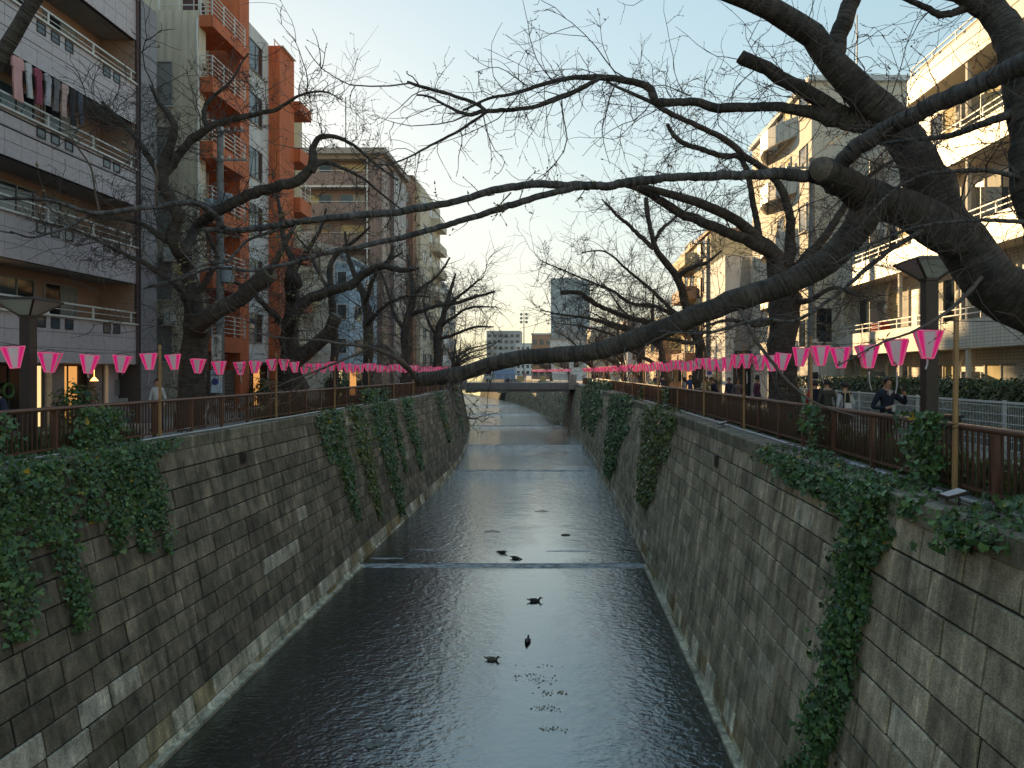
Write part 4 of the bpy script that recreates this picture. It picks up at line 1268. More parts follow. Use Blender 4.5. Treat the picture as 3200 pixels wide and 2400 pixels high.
# --- the big near tree whose limbs cross the picture, rooted on the right bank outside the frame
tree('huge near cherry tree reaching over the canal with one long sawn off limb', (7.4, 7.4, 0), [
    ('trunk', [('w', 7.4, 7.4, -.1, .5), ('w', 6.9, 7.5, 1.2, .42), ('w', 6.1, 7.7, 2.2, .34), (2212, 640, 7.8, 124), (2135, 570, 7.9, 112), (2060, 490, 8.0, 102), (2021, 415, 8.0, 92), (1991, 350, 8.0, 82), (1946, 275, 8.0, 74), (1871, 212, 8.0, 66), (1801, 143, 8.0, 58), (1756, 82, 8.0, 52), (1665, 22, 7.9, 48), (1560, -20, 7.8, 42), (1400, -90, 7.6, 30)], .35, None, None),
    ('limb', [(2085, 525, 8.0, 90), (2000, 478, 8.0, 88), (1930, 440, 7.9, 80), (1880, 442, 7.9, 74), (1854, 490, 7.9, 64), (1809, 540, 7.9, 60), (1734, 590, 7.95, 56), (1668, 616, 8.0, 50), (1606, 640, 8.0, 47), (1530, 676, 8.1, 44), (1456, 707, 8.2, 43), (1356, 742, 8.3, 42), (1281, 761, 8.4, 38), (1161, 774, 8.6, 34), (1053, 790, 8.7, 33), (961, 814, 8.8, 32), (930, 818, 8.8, 29), (896, 821, 8.8, 27)], .5, M_CUTR, None),
    ('limb_stub', [(1920, 450, 7.9, 84), (1880, 428, 7.85, 80), (1840, 402, 7.6, 66), (1800, 378, 7.3, 56), (1773, 364, 7.12, 52)], .2, M_CUT, None),
    ('limb', [(1800, 388, 7.45, 28), (1740, 380, 7.3, 27), (1687, 379, 7.2, 24), (1600, 379, 7.0, 20), (1481, 382, 6.8, 18), (1356, 393, 6.6, 19), (1231, 401, 6.3, 17), (1106, 410, 6.0, 16), (1028, 430, 5.8, 15), (965, 446, 5.7, 15), (903, 457, 5.6, 17), (850, 463, 5.5, 15), (778, 469, 5.4, 16), (653, 482, 5.2, 14), (553, 492, 5.0, 13), (490, 497, 4.9, 13), (437, 496, 4.8, 9)], .9, None, M_BARKS),
    ('limb', [(1275, 400, 6.35, 13), (1200, 415, 6.2, 14), (1106, 442, 6.0, 14), (1003, 470, 5.8, 13), (903, 505, 5.6, 12), (803, 532, 5.4, 11), (703, 552, 5.2, 9), (603, 575, 5.05, 7.5), (545, 588, 4.95, 6.5), (462, 582, 4.8, 6), (375, 610, 4.6, 4.5), (312, 622, 4.5, 3)], 1.0, None, M_BARKS),
    ('limb', [(500, 498, 4.9, 10), (483, 492, 4.88, 13), (472, 472, 4.85, 13), (457, 458, 4.8, 12), (425, 444, 4.7, 12), (400, 440, 4.6, 12), (337, 447, 4.45, 11), (275, 456, 4.3, 11), (212, 462, 4.15, 10), (150, 447, 4.0, 9), (100, 433, 3.9, 8), (0, 430, 3.75, 7), (-150, 426, 3.5, 5)], .5, None, M_BARKS),
    ('limb', [(640, 483, 5.2, 7), (600, 495, 5.1, 8), (553, 512, 5.0, 6), (528, 525, 4.95, 6), (490, 562, 4.85, 5), (440, 572, 4.7, 4.5), (385, 600, 4.6, 3.5), (318, 618, 4.5, 2.5)], 1.0, None, M_BARKS),
    ('limb', [(216, 463, 4.16, 7), (186, 470, 4.1, 7), (150, 492, 4.0, 6), (100, 507, 3.9, 5), (62, 513, 3.8, 4.5), (22, 500, 3.7, 4)], .6, None, M_BARKS),
    ('limb', [(214, 460, 4.16, 5), (208, 430, 4.15, 4), (195, 362, 4.1, 4), (170, 322, 4.05, 3.5), (150, 290, 4.0, 3.2)], .4, None, M_TWIG),
    ('limb', [(338, 446, 4.45, 5), (336, 410, 4.4, 5), (340, 380, 4.38, 5), (334, 352, 4.35, 4)], .5, None, M_TWIG),
    ('limb', [(1812, 372, 7.4, 36), (1834, 337, 7.2, 36), (1909, 287, 6.9, 37), (1984, 247, 6.6, 38), (2059, 207, 6.3, 40), (2134, 170, 6.0, 42), (2212, 135, 5.7, 44), (2330, 85, 5.4, 48)], .5, None, M_BARKS),
    ('limb', [(1801, 135, 8.0, 40), (1806, 95, 8.0, 38), (1814, 62, 8.0, 38), (1834, 10, 8.0, 38), (1852, -50, 8.0, 36)], .4, None, None),
    ('limb_stub', [(1945, 300, 8.05, 40), (1890, 270, 8.15, 36), (1830, 250, 8.2, 34), (1770, 222, 8.25, 33), (1709, 180, 8.3, 30), (1659, 146, 8.3, 28), (1598, 121, 8.3, 26)], .6, M_CUT, None),
    ('limb', [(1975, 335, 8.1, 46), (1920, 296, 8.2, 42), (1859, 265, 8.25, 38), (1809, 250, 8.25, 34), (1734, 230, 8.3, 25), (1659, 220, 8.3, 20), (1556, 223, 8.3, 20), (1506, 212, 8.3, 18), (1456, 215, 8.3, 17), (1416, 214, 8.3, 19), (1406, 190, 8.3, 17), (1381, 177, 8.3, 15), (1331, 167, 8.3, 14), (1286, 165, 8.3, 13), (1231, 167, 8.3, 10), (1181, 179, 8.3, 9), (1106, 202, 8.3, 7), (1060, 210, 8.3, 6), (1000, 238, 8.3, 5)], .8, None, None),
    ('limb', [(1294, 168, 8.3, 10), (1256, 192, 8.3, 10), (1206, 215, 8.3, 12), (1156, 229, 8.3, 9), (1106, 237, 8.3, 9), (1048, 240, 8.3, 9), (1015, 246, 8.3, 9), (990, 240, 8.3, 7), (928, 210, 8.25, 5), (900, 205, 8.2, 4)], 1.0, None, None),
    ('limb', [(1050, 240, 8.3, 8), (1028, 225, 8.3, 8), (978, 207, 8.3, 7), (915, 190, 8.3, 7), (880, 177, 8.3, 6)], 1.0, None, None),
    ('limb', [(1050, 242, 8.3, 6), (990, 282, 8.25, 6), (928, 315, 8.2, 5), (878, 342, 8.15, 4), (848, 354, 8.1, 3)], 1.0, None, None),
    ('limb', [(2290, 620, 6.6, 72), (2232, 430, 6.6, 70), (2222, 250, 6.7, 70), (2200, 130, 6.8, 66), (2165, 60, 6.9, 60), (2105, 8, 7.0, 52), (2010, -40, 7.0, 46)], .4, None, None),
    ('limb', [(2110, 10, 7.0, 20), (2040, 30, 7.0, 14), (1990, 10, 7.0, 12), (1940, -10, 7, 10)], .9, None, None),
    ('limb', [(2205, 240, 6.7, 22), (2130, 262, 6.8, 16), (2050, 290, 7.0, 13), (1985, 300, 7.1, 10), (1900, 312, 7.2, 6)], 1.0, None, M_BARKS),
    ('limb', [(2230, 395, 6.6, 12), (2150, 372, 6.5, 10), (2050, 372, 6.5, 9), (1990, 380, 6.5, 8), (1920, 420, 6.5, 6), (1850, 500, 6.5, 4)], 1.0, None, M_BARKS),
    ('limb', [(2235, 480, 6.2, 10), (2120, 470, 6.1, 8), (2000, 480, 6.1, 7), (1900, 515, 6.1, 6), (1800, 570, 6.1, 4)], 1.0, None, M_BARKS),
    ('limb', [(1990, 500, 7.6, 11), (1900, 560, 7.2, 10), (1800, 640, 7.0, 8), (1720, 690, 7.0, 8), (1650, 690, 7.0, 8), (1600, 700, 7.0, 7), (1520, 720, 7.1, 5), (1420, 715, 7.2, 4)], .9, None, M_BARKS),
    ('limb', [(2120, 600, 7.0, 9), (2060, 660, 6.7, 8), (1990, 710, 6.6, 6), (1900, 745, 6.6, 4), (1810, 790, 6.6, 3)], .8, None, M_TWIG),
    ('limb', [(1600, 670, 7.7, 9), (1640, 745, 7.4, 8), (1700, 820, 7.2, 7), (1760, 870, 7.1, 5), (1850, 900, 7.0, 4)], .5, None, M_TWIG),
    ('limb', [(968, 830, 8.7, 9), (975, 850, 8.5, 9), (985, 885, 8.4, 7), (1005, 900, 8.3, 5), (1030, 905, 8.2, 3)], 3.0, None, M_TWIG),
    ('limb', [(900, 822, 8.7, 7), (885, 800, 8.4, 13), (850, 770, 8.2, 11), (800, 748, 8.0, 8), (740, 742, 7.9, 6), (690, 735, 7.8, 5), (610, 730, 7.7, 4), (553, 720, 7.6, 3)], 1.3, None, M_TWIG),
    ('limb', [(870, 785, 8.3, 8), (830, 745, 8.2, 8), (790, 755, 8.1, 6), (730, 780, 8.0, 5), (660, 810, 7.9, 4), (600, 835, 7.8, 3)], 1.2, None, M_TWIG),
], 3, [
    dict(n1=7.2, l1=.7, r1=.0068, n2=3.2, l2=.5, n3=.9, up=.02, sides=3, bud=.010, budmat=M_BUDD, on=[0, 1, 2, 10, 11, 12, 13, 14, 15, 16, 17, 18]),
    dict(n1=13.0, l1=.75, r1=.0055, n2=3.2, l2=.5, n3=1.0, up=.0, sides=3, bud=.009, budmat=M_BUDD, on=[0, 12, 13, 17, 19, 20, 21, 22], spread=1.2, tow=(-.25, -.1, -.15)),
    dict(n1=3.8, l1=.3, r1=.0048, n2=1.3, l2=.5, n3=.0, up=.02, sides=4, bud=.015, budmat=M_BUD, on=[3, 4, 5, 6, 7, 8, 9, 22, 23, 24], tipbud=1),
    dict(n1=8.0, l1=.42, r1=.0055, n2=2.2, l2=.5, n3=.6, up=.0, sides=3, bud=.012, budmat=M_BUD, on=[25, 26, 27]),
    dict(n1=3.8, l1=.55, r1=.0055, n2=2.2, l2=.5, n3=.5, up=.06, sides=3, bud=.011, budmat=M_BUD, on=[1]),
], n=14)

# --- limb of another near tree entering at the top left corner
tree('dark leaning limb of a near tree in the top left corner', (-11.9, 7.0, 0), [
    ('trunk', [('w', -11.9, 7.0, -.1, .3), ('w', -10.8, 7.4, 2.5, .2), (-330, 420, 8, 44), (-120, 240, 8, 38), (-20, 140, 8, 34), (20, 80, 8, 32), (55, 20, 8, 31), (90, -30, 8, 30), (150, -120, 8, 28)], .2, None, None),
], 8, [dict(n1=1.4, l1=.5, r1=.005, n2=2, l2=.5, up=.05)])

# --- left bank, near to far
tree('left bank cherry tree by the utility pole with a thick forked trunk', (-12.6, 24.2, 0), [
    ('trunk', [('w', -12.63, 24.2, -.1, .55), (410, 829, 24.2, 58), (420, 752, 24.2, 60), (423, 700, 24.2, 52), (418, 645, 24.2, 40), (410, 580, 24.2, 34), (388, 538, 22.6, 34), (375, 497, 22.4, 28), (382, 470, 22.3, 26), (372, 435, 22.1, 26), (352, 402, 22, 29), (355, 355, 22, 27), (370, 312, 22, 20), (377, 272, 22, 18), (360, 245, 22, 15), (342, 220, 22, 12), (325, 185, 22, 6)], .8, None, None),
    ('limb', [(425, 715, 24.2, 46), (450, 682, 22.6, 40), (487, 662, 22.4, 37), (525, 640, 22.2, 38), (553, 615, 22, 38), (585, 588, 21.8, 38)], .5, M_CUT, None),
    ('limb', [(575, 598, 21.8, 18), (600, 560, 21.6, 14), (622, 520, 21.5, 11), (640, 480, 21.4, 8)], 1, None, None),
    ('limb', [(356, 375, 22, 18), (400, 312, 22, 19), (450, 277, 22, 17), (500, 262, 22, 14), (553, 247, 22, 12), (596, 235, 22, 9), (653, 205, 22, 6), (705, 200, 22, 4), (735, 215, 22, 2)], 1.0, None, None),
    ('limb', [(450, 280, 22, 10), (442, 240, 22, 10), (462, 207, 22, 8), (500, 172, 22, 6), (537, 115, 22, 4)], .9, None, None),
    ('limb', [(412, 668, 24.2, 18), (387, 622, 22.5, 16), (325, 577, 22, 13), (287, 555, 21.6, 11), (225, 527, 21.2, 8), (162, 497, 20.8, 5), (90, 480, 20.5, 3)], 1.2, None, None),
    ('limb', [(378, 525, 22.5, 18), (337, 503, 22.3, 17), (312, 485, 22.2, 13), (260, 470, 22, 9), (200, 470, 21.8, 5)], 1.2, None, None),
    ('limb', [(345, 385, 22, 15), (327, 350, 22, 14), (300, 307, 22, 12), (270, 272, 22, 10), (237, 237, 22, 8), (220, 220, 22, 6)], 1.5, None, None),
    ('limb', [(395, 545, 22.6, 20), (430, 488, 24.2, 24), (480, 450, 23, 26), (573, 412, 23, 26), (628, 394, 23, 25), (660, 372, 23, 23), (678, 338, 23, 20), (675, 320, 23, 16), (693, 298, 23, 13), (723, 296, 23, 11), (765, 314, 23, 8), (803, 348, 23, 6), (860, 390, 23, 4)], 1.0, None, None),
    ('limb', [(676, 372, 23, 12), (693, 352, 23, 11), (728, 355, 23, 9), (778, 382, 23, 7), (815, 412, 23, 6), (870, 455, 23, 4)], 1.0, None, None),
    ('limb', [(418, 640, 24.2, 16), (440, 610, 24.2, 14), (470, 560, 24.2, 11), (455, 520, 24.2, 8), (430, 470, 24.2, 6)], 1.0, None, None),
], 5, [dict(n1=7.0, l1=1.25, r1=0.0144, n2=4.6, l2=.5, n3=1.6, up=.03, sides=3, tm=M_TWIGF, spread=1.1, bud=.022, tipbud=.6),
       dict(n1=8.7, l1=1.1, r1=.009, n2=3.5, l2=.5, n3=1.4, up=-.02, sides=3, tm=M_TWIGF, on=[0, 5, 6, 7], tow=(-.5, -.3, -.1), spread=1.3)], n=12)

tree('left bank cherry tree with a double stem, second from the pole', (-12.7, 33.2, 0), [
    ('trunk', [('w', -12.7, 33.2, -.1, .6), (620, 829, 33.2, 58), (623, 765, 33.2, 46), (625, 690, 33.2, 37), (624, 640, 33.2, 34), (619, 607, 31.3, 22), (628, 558, 31.2, 16), (615, 530, 31.2, 14), (608, 470, 31, 11), (598, 420, 31, 7)], .9, None, None),
    ('limb', [(626, 645, 33.2, 20), (646, 617, 31.3, 20), (636, 585, 31.2, 16), (660, 545, 31, 12), (690, 500, 31, 8), (705, 450, 31, 5)], .9, None, None),
    ('limb', [(618, 735, 33.2, 30), (635, 687, 31.2, 28), (660, 657, 31, 26), (703, 640, 30.8, 25), (753, 620, 30.5, 23), (785, 595, 30.3, 20), (823, 577, 30, 17), (866, 585, 29.8, 14), (905, 580, 29.6, 7)], .9, None, None),
    ('limb', [(833, 575, 30, 10), (845, 550, 30, 11), (848, 530, 30, 6)], .8, None, None),
    ('limb', [(634, 785, 31.3, 34), (678, 747, 31, 32), (713, 715, 30.8, 30), (727, 680, 30.6, 26)], .5, M_CUT, None),
    ('limb', [(612, 700, 33.2, 18), (575, 660, 31, 13), (530, 620, 30.7, 9), (480, 600, 30.5, 5)], 1.2, None, None),
], 6, [dict(n1=6.5, l1=1.3, r1=0.0156, n2=4.6, l2=.5, n3=1.5, up=.03, tm=M_TWIGF, spread=1.1)], n=10)

tree('slim dark cherry tree in front of the blue bay', (-11.9, 37.0, 0), [
    ('trunk', [('w', -11.9, 37, -.1, .3), (719, 800, 37, 20), (719, 740, 37, 20), (718, 665, 37, 18), (715, 590, 37, 15), (727, 552, 37, 12), (765, 522, 36.6, 9), (800, 490, 36, 5)], 1, None, None),
    ('limb', [(718, 640, 37, 10), (690, 590, 37, 8), (665, 540, 37, 6), (640, 510, 37, 4)], 1, None, None),
], 7, [dict(n1=6.5, l1=1.2, r1=0.0168, n2=4.0, l2=.5, n3=1.2, tm=M_TWIGF, spread=1.1)], n=8)

tree('left bank cherry tree with a tall bent trunk before the brown block', (-12.45, 45.6, 0), [
    ('trunk', [('w', -12.45, 45.6, -.1, .42), (793, 827, 45.6, 26), (793, 752, 45.6, 24), (790, 690, 45.6, 23), (783, 640, 45.6, 19), (768, 602, 45.6, 14), (753, 552, 45.6, 10), (745, 500, 45.6, 6)], 1, None, None),
    ('limb', [(788, 655, 45.6, 14), (803, 610, 43.5, 10), (830, 570, 43, 8), (870, 545, 42.5, 5)], 1.0, None, None),
    ('limb', [(791, 700, 45.6, 12), (830, 660, 43, 9), (880, 640, 42.5, 6), (930, 640, 42, 3)], 1.0, None, None),
], 9, [dict(n1=7.0, l1=1.5, r1=0.0204, n2=4.0, l2=.5, n3=1.4, tm=M_TWIGF, spread=1.1)], n=9)

tree('left bank cherry tree with several pruned arms reaching right', (-12.55, 57.0, 0), [
    ('trunk', [('w', -12.55, 57, -.1, .55), (875, 785, 57, 25), (878, 735, 57, 23), (881, 680, 57, 19), (893, 640, 57, 15), (888, 595, 57, 10), (880, 550, 57, 6)], 1, None, None),
    ('limb', [(886, 680, 57, 12), (928, 667, 54, 10), (978, 655, 53, 9), (1028, 642, 52, 8), (1068, 629, 51, 5)], 1.0, None, None),
    ('limb', [(897, 632, 57, 9), (935, 605, 54, 7), (958, 580, 54, 6), (972, 556, 54, 4)], 1.0, None, None),
    ('limb', [(878, 720, 57, 10), (850, 670, 57, 8), (835, 620, 57, 6), (820, 580, 57, 4)], 1.0, None, None),
], 10, [dict(n1=7.4, l1=1.7, r1=0.0240, n2=4.0, l2=.5, n3=1.3, tm=M_TWIGF, spread=1.1)], n=8)

tree('wide armed left bank cherry tree beside the far lanterns', (-12.3, 71.0, 0), [
    ('trunk', [('w', -12.3, 71, -.1, .6), (945, 790, 71, 23), (943, 727, 71, 20), (953, 690, 71, 15), (963, 660, 71, 11), (975, 620, 71, 8), (985, 590, 71, 4)], 1, None, None),
    ('limb', [(958, 675, 71, 8), (985, 645, 70, 7), (1015, 622, 69, 6), (1045, 598, 68, 3)], 1.0, None, None),
    ('limb', [(950, 705, 71, 9), (985, 680, 70, 7), (1015, 665, 69, 6), (1073, 663, 68, 3)], 1.0, None, None),
    ('limb', [(945, 735, 71, 9), (985, 722, 70, 7), (1028, 708, 69, 6), (1066, 706, 68, 3)], 1.0, None, None),
    ('limb', [(945, 730, 71, 9), (925, 690, 71, 7), (915, 650, 71, 5), (925, 610, 71, 4)], 1.0, None, None),
], 11, [dict(n1=7.4, l1=1.9, r1=0.0264, n2=4.0, l2=.5, n3=1.3, tm=M_TWIGF, spread=1.1)], n=8)


def small_tree(label, x, y, h, lean, seed, dens=1.0):
    """pruned street cherry of the far rows"""
    rs = np.random.RandomState(seed)
    limbs = [('trunk', [('w', x, y, -.1, .34), ('w', x + lean * .05, y, h * .2, .28), ('w', x + lean * .15, y, h * .4, .22), ('w', x + lean * .3 + rs.normal(0, .2), y + rs.normal(0, .3), h * .62, .14), ('w', x + lean * .35, y, h * .85, .06)], 1, None, None)]
    for i in range(5):
        a = rs.uniform(0, 6.28); z0 = h * rs.uniform(.25, .5)
        rch = h * rs.uniform(.35, .6)
        dx, dy = math.cos(a) * .8 + lean * .25, math.sin(a) * .8
        limbs.append(('limb', [('w', x + lean * .12, y, z0, .16), ('w', x + lean * .12 + dx * rch * .4, y + dy * rch * .4, z0 + rch * .3, .11), ('w', x + lean * .12 + dx * rch * .8, y + dy * rch * .8, z0 + rch * .45, .08), ('w', x + lean * .12 + dx * rch * 1.2, y + dy * rch * 1.2, z0 + rch * rs.uniform(.5, .9), .03)], 1, None, None))
    return tree(label, (x, y, 0), limbs, seed, [dict(n1=3.8 * dens, l1=1.5, r1=.022, n2=3.5, l2=.5, n3=1.0, tm=M_TWIGF, spread=1.1)], n=7)


for i, (x, y, h, ln) in enumerate(((-13.0, 84, 7.5, 2), (-14.5, 97, 7.5, 2.5), (-22, 126, 8, 2), (-25.5, 141, 7, 3), (-31, 158, 8, 3))):
    small_tree(['bare cherry tree past the wide armed one on the left bank', 'bare cherry tree on the left bank just before the far bridge', 'bare tree behind the left end of the far bridge', 'bare tree at the bend past the bridge', 'farthest bare tree on the left of the bend'][i], x, y, h, ln, 40 + i)

# --- right bank
tree('thick dark cherry trunk on the right bank behind the lanterns', (6.9, 21.5, 0), [
    ('trunk', [('w', 6.9, 21.5, -.1, .56), (1683, 850, 21.5, 60), (1682, 790, 21.5, 55), (1685, 722, 21.5, 55), (1690, 665, 21.5, 60), (1696, 620, 21.5, 56), (1690, 575, 21.4, 46), (1678, 545, 21.3, 36), (1643, 515, 21, 28), (1618, 492, 20.8, 24), (1568, 460, 20.5, 22), (1506, 435, 20, 20), (1431, 415, 19.5, 16), (1380, 400, 19, 10)], .9, None, None),
    ('limb', [(1690, 580, 21.4, 34), (1659, 541, 21.2, 28), (1631, 530, 21, 25), (1556, 497, 20.6, 22), (1481, 465, 20.2, 20), (1396, 415, 19.6, 16), (1340, 395, 19, 9)], .9, None, None),
    ('limb', [(1696, 590, 21.4, 26), (1706, 520, 21.2, 22), (1700, 440, 21, 19), (1659, 370, 20.8, 15), (1606, 332, 20.6, 14), (1576, 305, 20.5, 14), (1531, 277, 20.4, 12), (1481, 257, 20.2, 12), (1431, 235, 20, 11), (1406, 220, 20, 9), (1356, 200, 20, 7), (1309, 176, 20, 5)], .9, None, None),
    ('limb', [(1640, 515, 21, 14), (1606, 358, 21, 12), (1556, 342, 21, 12), (1516, 327, 21, 11), (1486, 317, 21, 11), (1456, 295, 21, 10), (1441, 268, 21, 7)], .8, M_CUT, None),
    ('limb', [(1700, 600, 21.5, 26), (1740, 560, 21.3, 22), (1790, 500, 21, 18), (1830, 440, 20.8, 14), (1880, 380, 20.5, 10), (1960, 330, 20, 6)], 1, None, None),
    ('limb', [(1692, 640, 21.4, 16), (1740, 650, 20.8, 12), (1800, 620, 20.2, 9), (1860, 640, 19.8, 5)], 1.2, None, None),
    ('limb', [(1684, 690, 21.4, 14), (1630, 700, 20.6, 10), (1580, 690, 20, 8), (1520, 705, 19.6, 5)], 1.2, None, None),
], 21, [dict(n1=6.5, l1=1.2, r1=0.0132, n2=4.6, l2=.5, n3=1.4, up=.03, tm=M_TWIG, spread=1.1, bud=.018, tipbud=.6)], n=12)

tree('sunlit cherry tree on the right bank with a fork of pale limbs', (7.0, 36.0, 0), [
    ('trunk', [('w', 7.2, 36, -.1, .42), (1515, 800, 36, 26), (1510, 740, 36, 22), (1488, 680, 35.6, 19), (1470, 610, 35, 17), (1443, 570, 34.6, 15), (1416, 534, 34.2, 13), (1408, 502, 34, 11), (1398, 457, 34, 10), (1396, 427, 34, 9)], 1, M_CUT, None),
    ('limb', [(1412, 537, 34.2, 11), (1371, 497, 33.8, 9), (1338, 470, 33.4, 7), (1300, 430, 33, 3)], 1.1, None, None),
    ('limb', [(1468, 607, 35, 11), (1473, 592, 34.8, 11), (1506, 577, 34.5, 10), (1531, 565, 34.2, 7), (1560, 540, 34, 4)], 1, None, None),
    ('limb', [(1413, 525, 34.2, 8), (1430, 495, 34.2, 8), (1460, 470, 34.2, 5), (1500, 440, 34.2, 3)], 1.1, None, None),
    ('limb', [(1500, 720, 36, 14), (1440, 700, 35, 11), (1380, 690, 34, 10), (1306, 665, 33, 10), (1276, 650, 32.6, 11), (1246, 631, 32.3, 10), (1211, 632, 32, 9)], 1.1, M_CUT, None),
    ('limb', [(1470, 690, 35, 10), (1410, 660, 34, 8), (1356, 652, 33, 7), (1318, 627, 32.5, 5), (1256, 600, 32, 4), (1166, 562, 31, 2)], 1.3, None, None),
    ('limb', [(1480, 700, 35, 10), (1420, 640, 34, 8), (1360, 590, 33, 6), (1310, 545, 32.5, 4), (1256, 545, 32, 2.5)], 1.3, None, None),
    ('limb', [(1500, 740, 35, 10), (1430, 730, 34, 8), (1350, 715, 33, 6), (1270, 690, 32, 4), (1167, 670, 31, 2)], 1.3, None, None),
], 22, [dict(n1=7.8, l1=1.35, r1=0.0144, n2=4.8, l2=.5, n3=1.4, up=.04, tm=M_TWIG, spread=1.1, bud=.022, tipbud=.5)], n=9)
for i, (x, y, h, ln) in enumerate(((7.0, 47, 8.5, -2.5), (6.8, 58, 8, -2.5), (6.4, 70, 8, -2.5), (5.6, 84, 8, -2.5), (4.6, 97, 7, -2), (1.6, 128, 7, -2), (-2, 148, 7, -2))):
    small_tree(['dark bare cherry tree next beyond the sunlit one', 'bare cherry tree in the middle of the right row', 'right bank cherry tree by the brown shop house', 'slender right bank cherry tree nearer the bridge', 'last right bank cherry tree before the far bridge', 'bare tree just past the right end of the bridge', 'farthest bare tree on the right bend'][i], x, y, h, ln, 60 + i)
# ------------------------------------------------------------------ railings on both banks
def rx(side, y): return float(xtop(side, y, .9 if side > 0 else .55))


def z_rail(side): return 1.1


for side in (-1, 1):
    lab = 'brown metal railing with upright bars along the left bank' if side < 0 else 'brown metal railing with upright bars along the right bank'
    rl = thing('bank_railing', lab, 'railing', (rx(side, 12), 12, 0), group='railings along the canal')
    y0, y1 = (10.0, 108.0) if side < 0 else (5.5, 107.0)
    # top tube in lengths, bottom bar, posts, bars
    y = y0
    far_bar = MB(); nb = 0
    while y < y1:
        L = 4.0 if y < 60 else 8.0
        m = MB(); pts = [(rx(side, a), a, 1.06) for a in np.linspace(y + .004, min(y + L, y1) - .004, 4)]
        m.tube(pts, .052, 12)
        m.build('top_rail', M_BROWN, rl, smooth=False)
        m = MB(); pts = [(rx(side, a), a, .15) for a in np.linspace(y + .004, min(y + L, y1) - .004, 4)]
        for a, b in zip(pts[:-1], pts[1:]): m.bar(a, b, .05, .05)
        m.build('bottom_rail', M_BROWN, rl)
        y += L
    y = y0 + (.62 if side > 0 else .3); i = 0
    far_post = MB()
    while y < y1:
        x = rx(side, y)
        m = MB() if i < 60 else far_post
        wide = .075
        m.box(x - .045, x + .045, y - wide / 2, y + wide / 2, -.02, .98)
        m.box(x - .06, x + .06, y - .055, y + .055, .98, 1.012)
        if i < 60: m.build('post', M_BROWN, rl)
        n = 14
        for k in range(1, n):
            yy = y + 2.0 * k / n
            if yy > y1: break
            xx = rx(side, yy)
            m = MB() if nb < 290 else far_bar
            m.box(xx - .012, xx + .012, yy - .019, yy + .019, .17, 1.03)
            if nb < 290: m.build('upright_bar', M_BROWND, rl)
            nb += 1
        y += 2.0; i += 1
    if far_bar.v: far_bar.build('distant_bars', M_BROWND, rl, kind='stuff')
    # conduit clipped along the coping
    px = .6 if side > 0 else .3
    m = MB()
    ys = np.arange(6.0 if side > 0 else 14, 100, 1.5)
    m.tube([(float(xtop(side, a, px)), a, .045 + .008 * math.sin(a)) for a in ys], .028, 8)
    cd = m.build('white_conduit', M_PIPE)
    tag(cd, 'white plastic conduit running along the %s coping outside the railing' % ('left' if side < 0 else 'right'), 'pipe', 'white conduits on the copings')
    # floodlights lying on the coping
    for j, yy in enumerate((10.2, 24.5, 37, 52) if side > 0 else (21.5, 33.5, 45, 58)):
        x = float(xtop(side, yy, .33))
        f = thing('floodlight', ['nearest', 'second', 'third', 'farthest'][j] + ' small flat floodlight on the %s coping' % ('left' if side < 0 else 'right'), 'floodlight', (x, yy, .05), group='small floodlights on the copings')
        m = MB(); t = .08
        m.hexa([(x - .16, yy - .14, .09), (x + .16, yy - .14, .09 + t), (x + .16, yy + .14, .09 + t), (x - .16, yy + .14, .09), (x - .16, yy - .14, .13), (x + .16, yy - .14, .13 + t), (x + .16, yy + .14, .13 + t), (x - .16, yy + .14, .13)])
        m.build('housing', M_LAMPM, f)
        m = MB(); m.hexa([(x - .13, yy - .11, .128), (x + .13, yy - .11, .128 + t), (x + .13, yy + .11, .128 + t), (x - .13, yy + .11, .128), (x - .13, yy - .11, .14), (x + .13, yy - .11, .14 + t), (x + .13, yy + .11, .14 + t), (x - .13, yy + .11, .14)])
        m.build('lens', M_LWHITE, f)
        m = MB(); m.bar((x, yy - .16, .02), (x, yy - .16, .13), .03, .02); m.bar((x, yy + .16, .02), (x, yy + .16, .13), .03, .02); m.build('bracket', M_LAMPM, f)

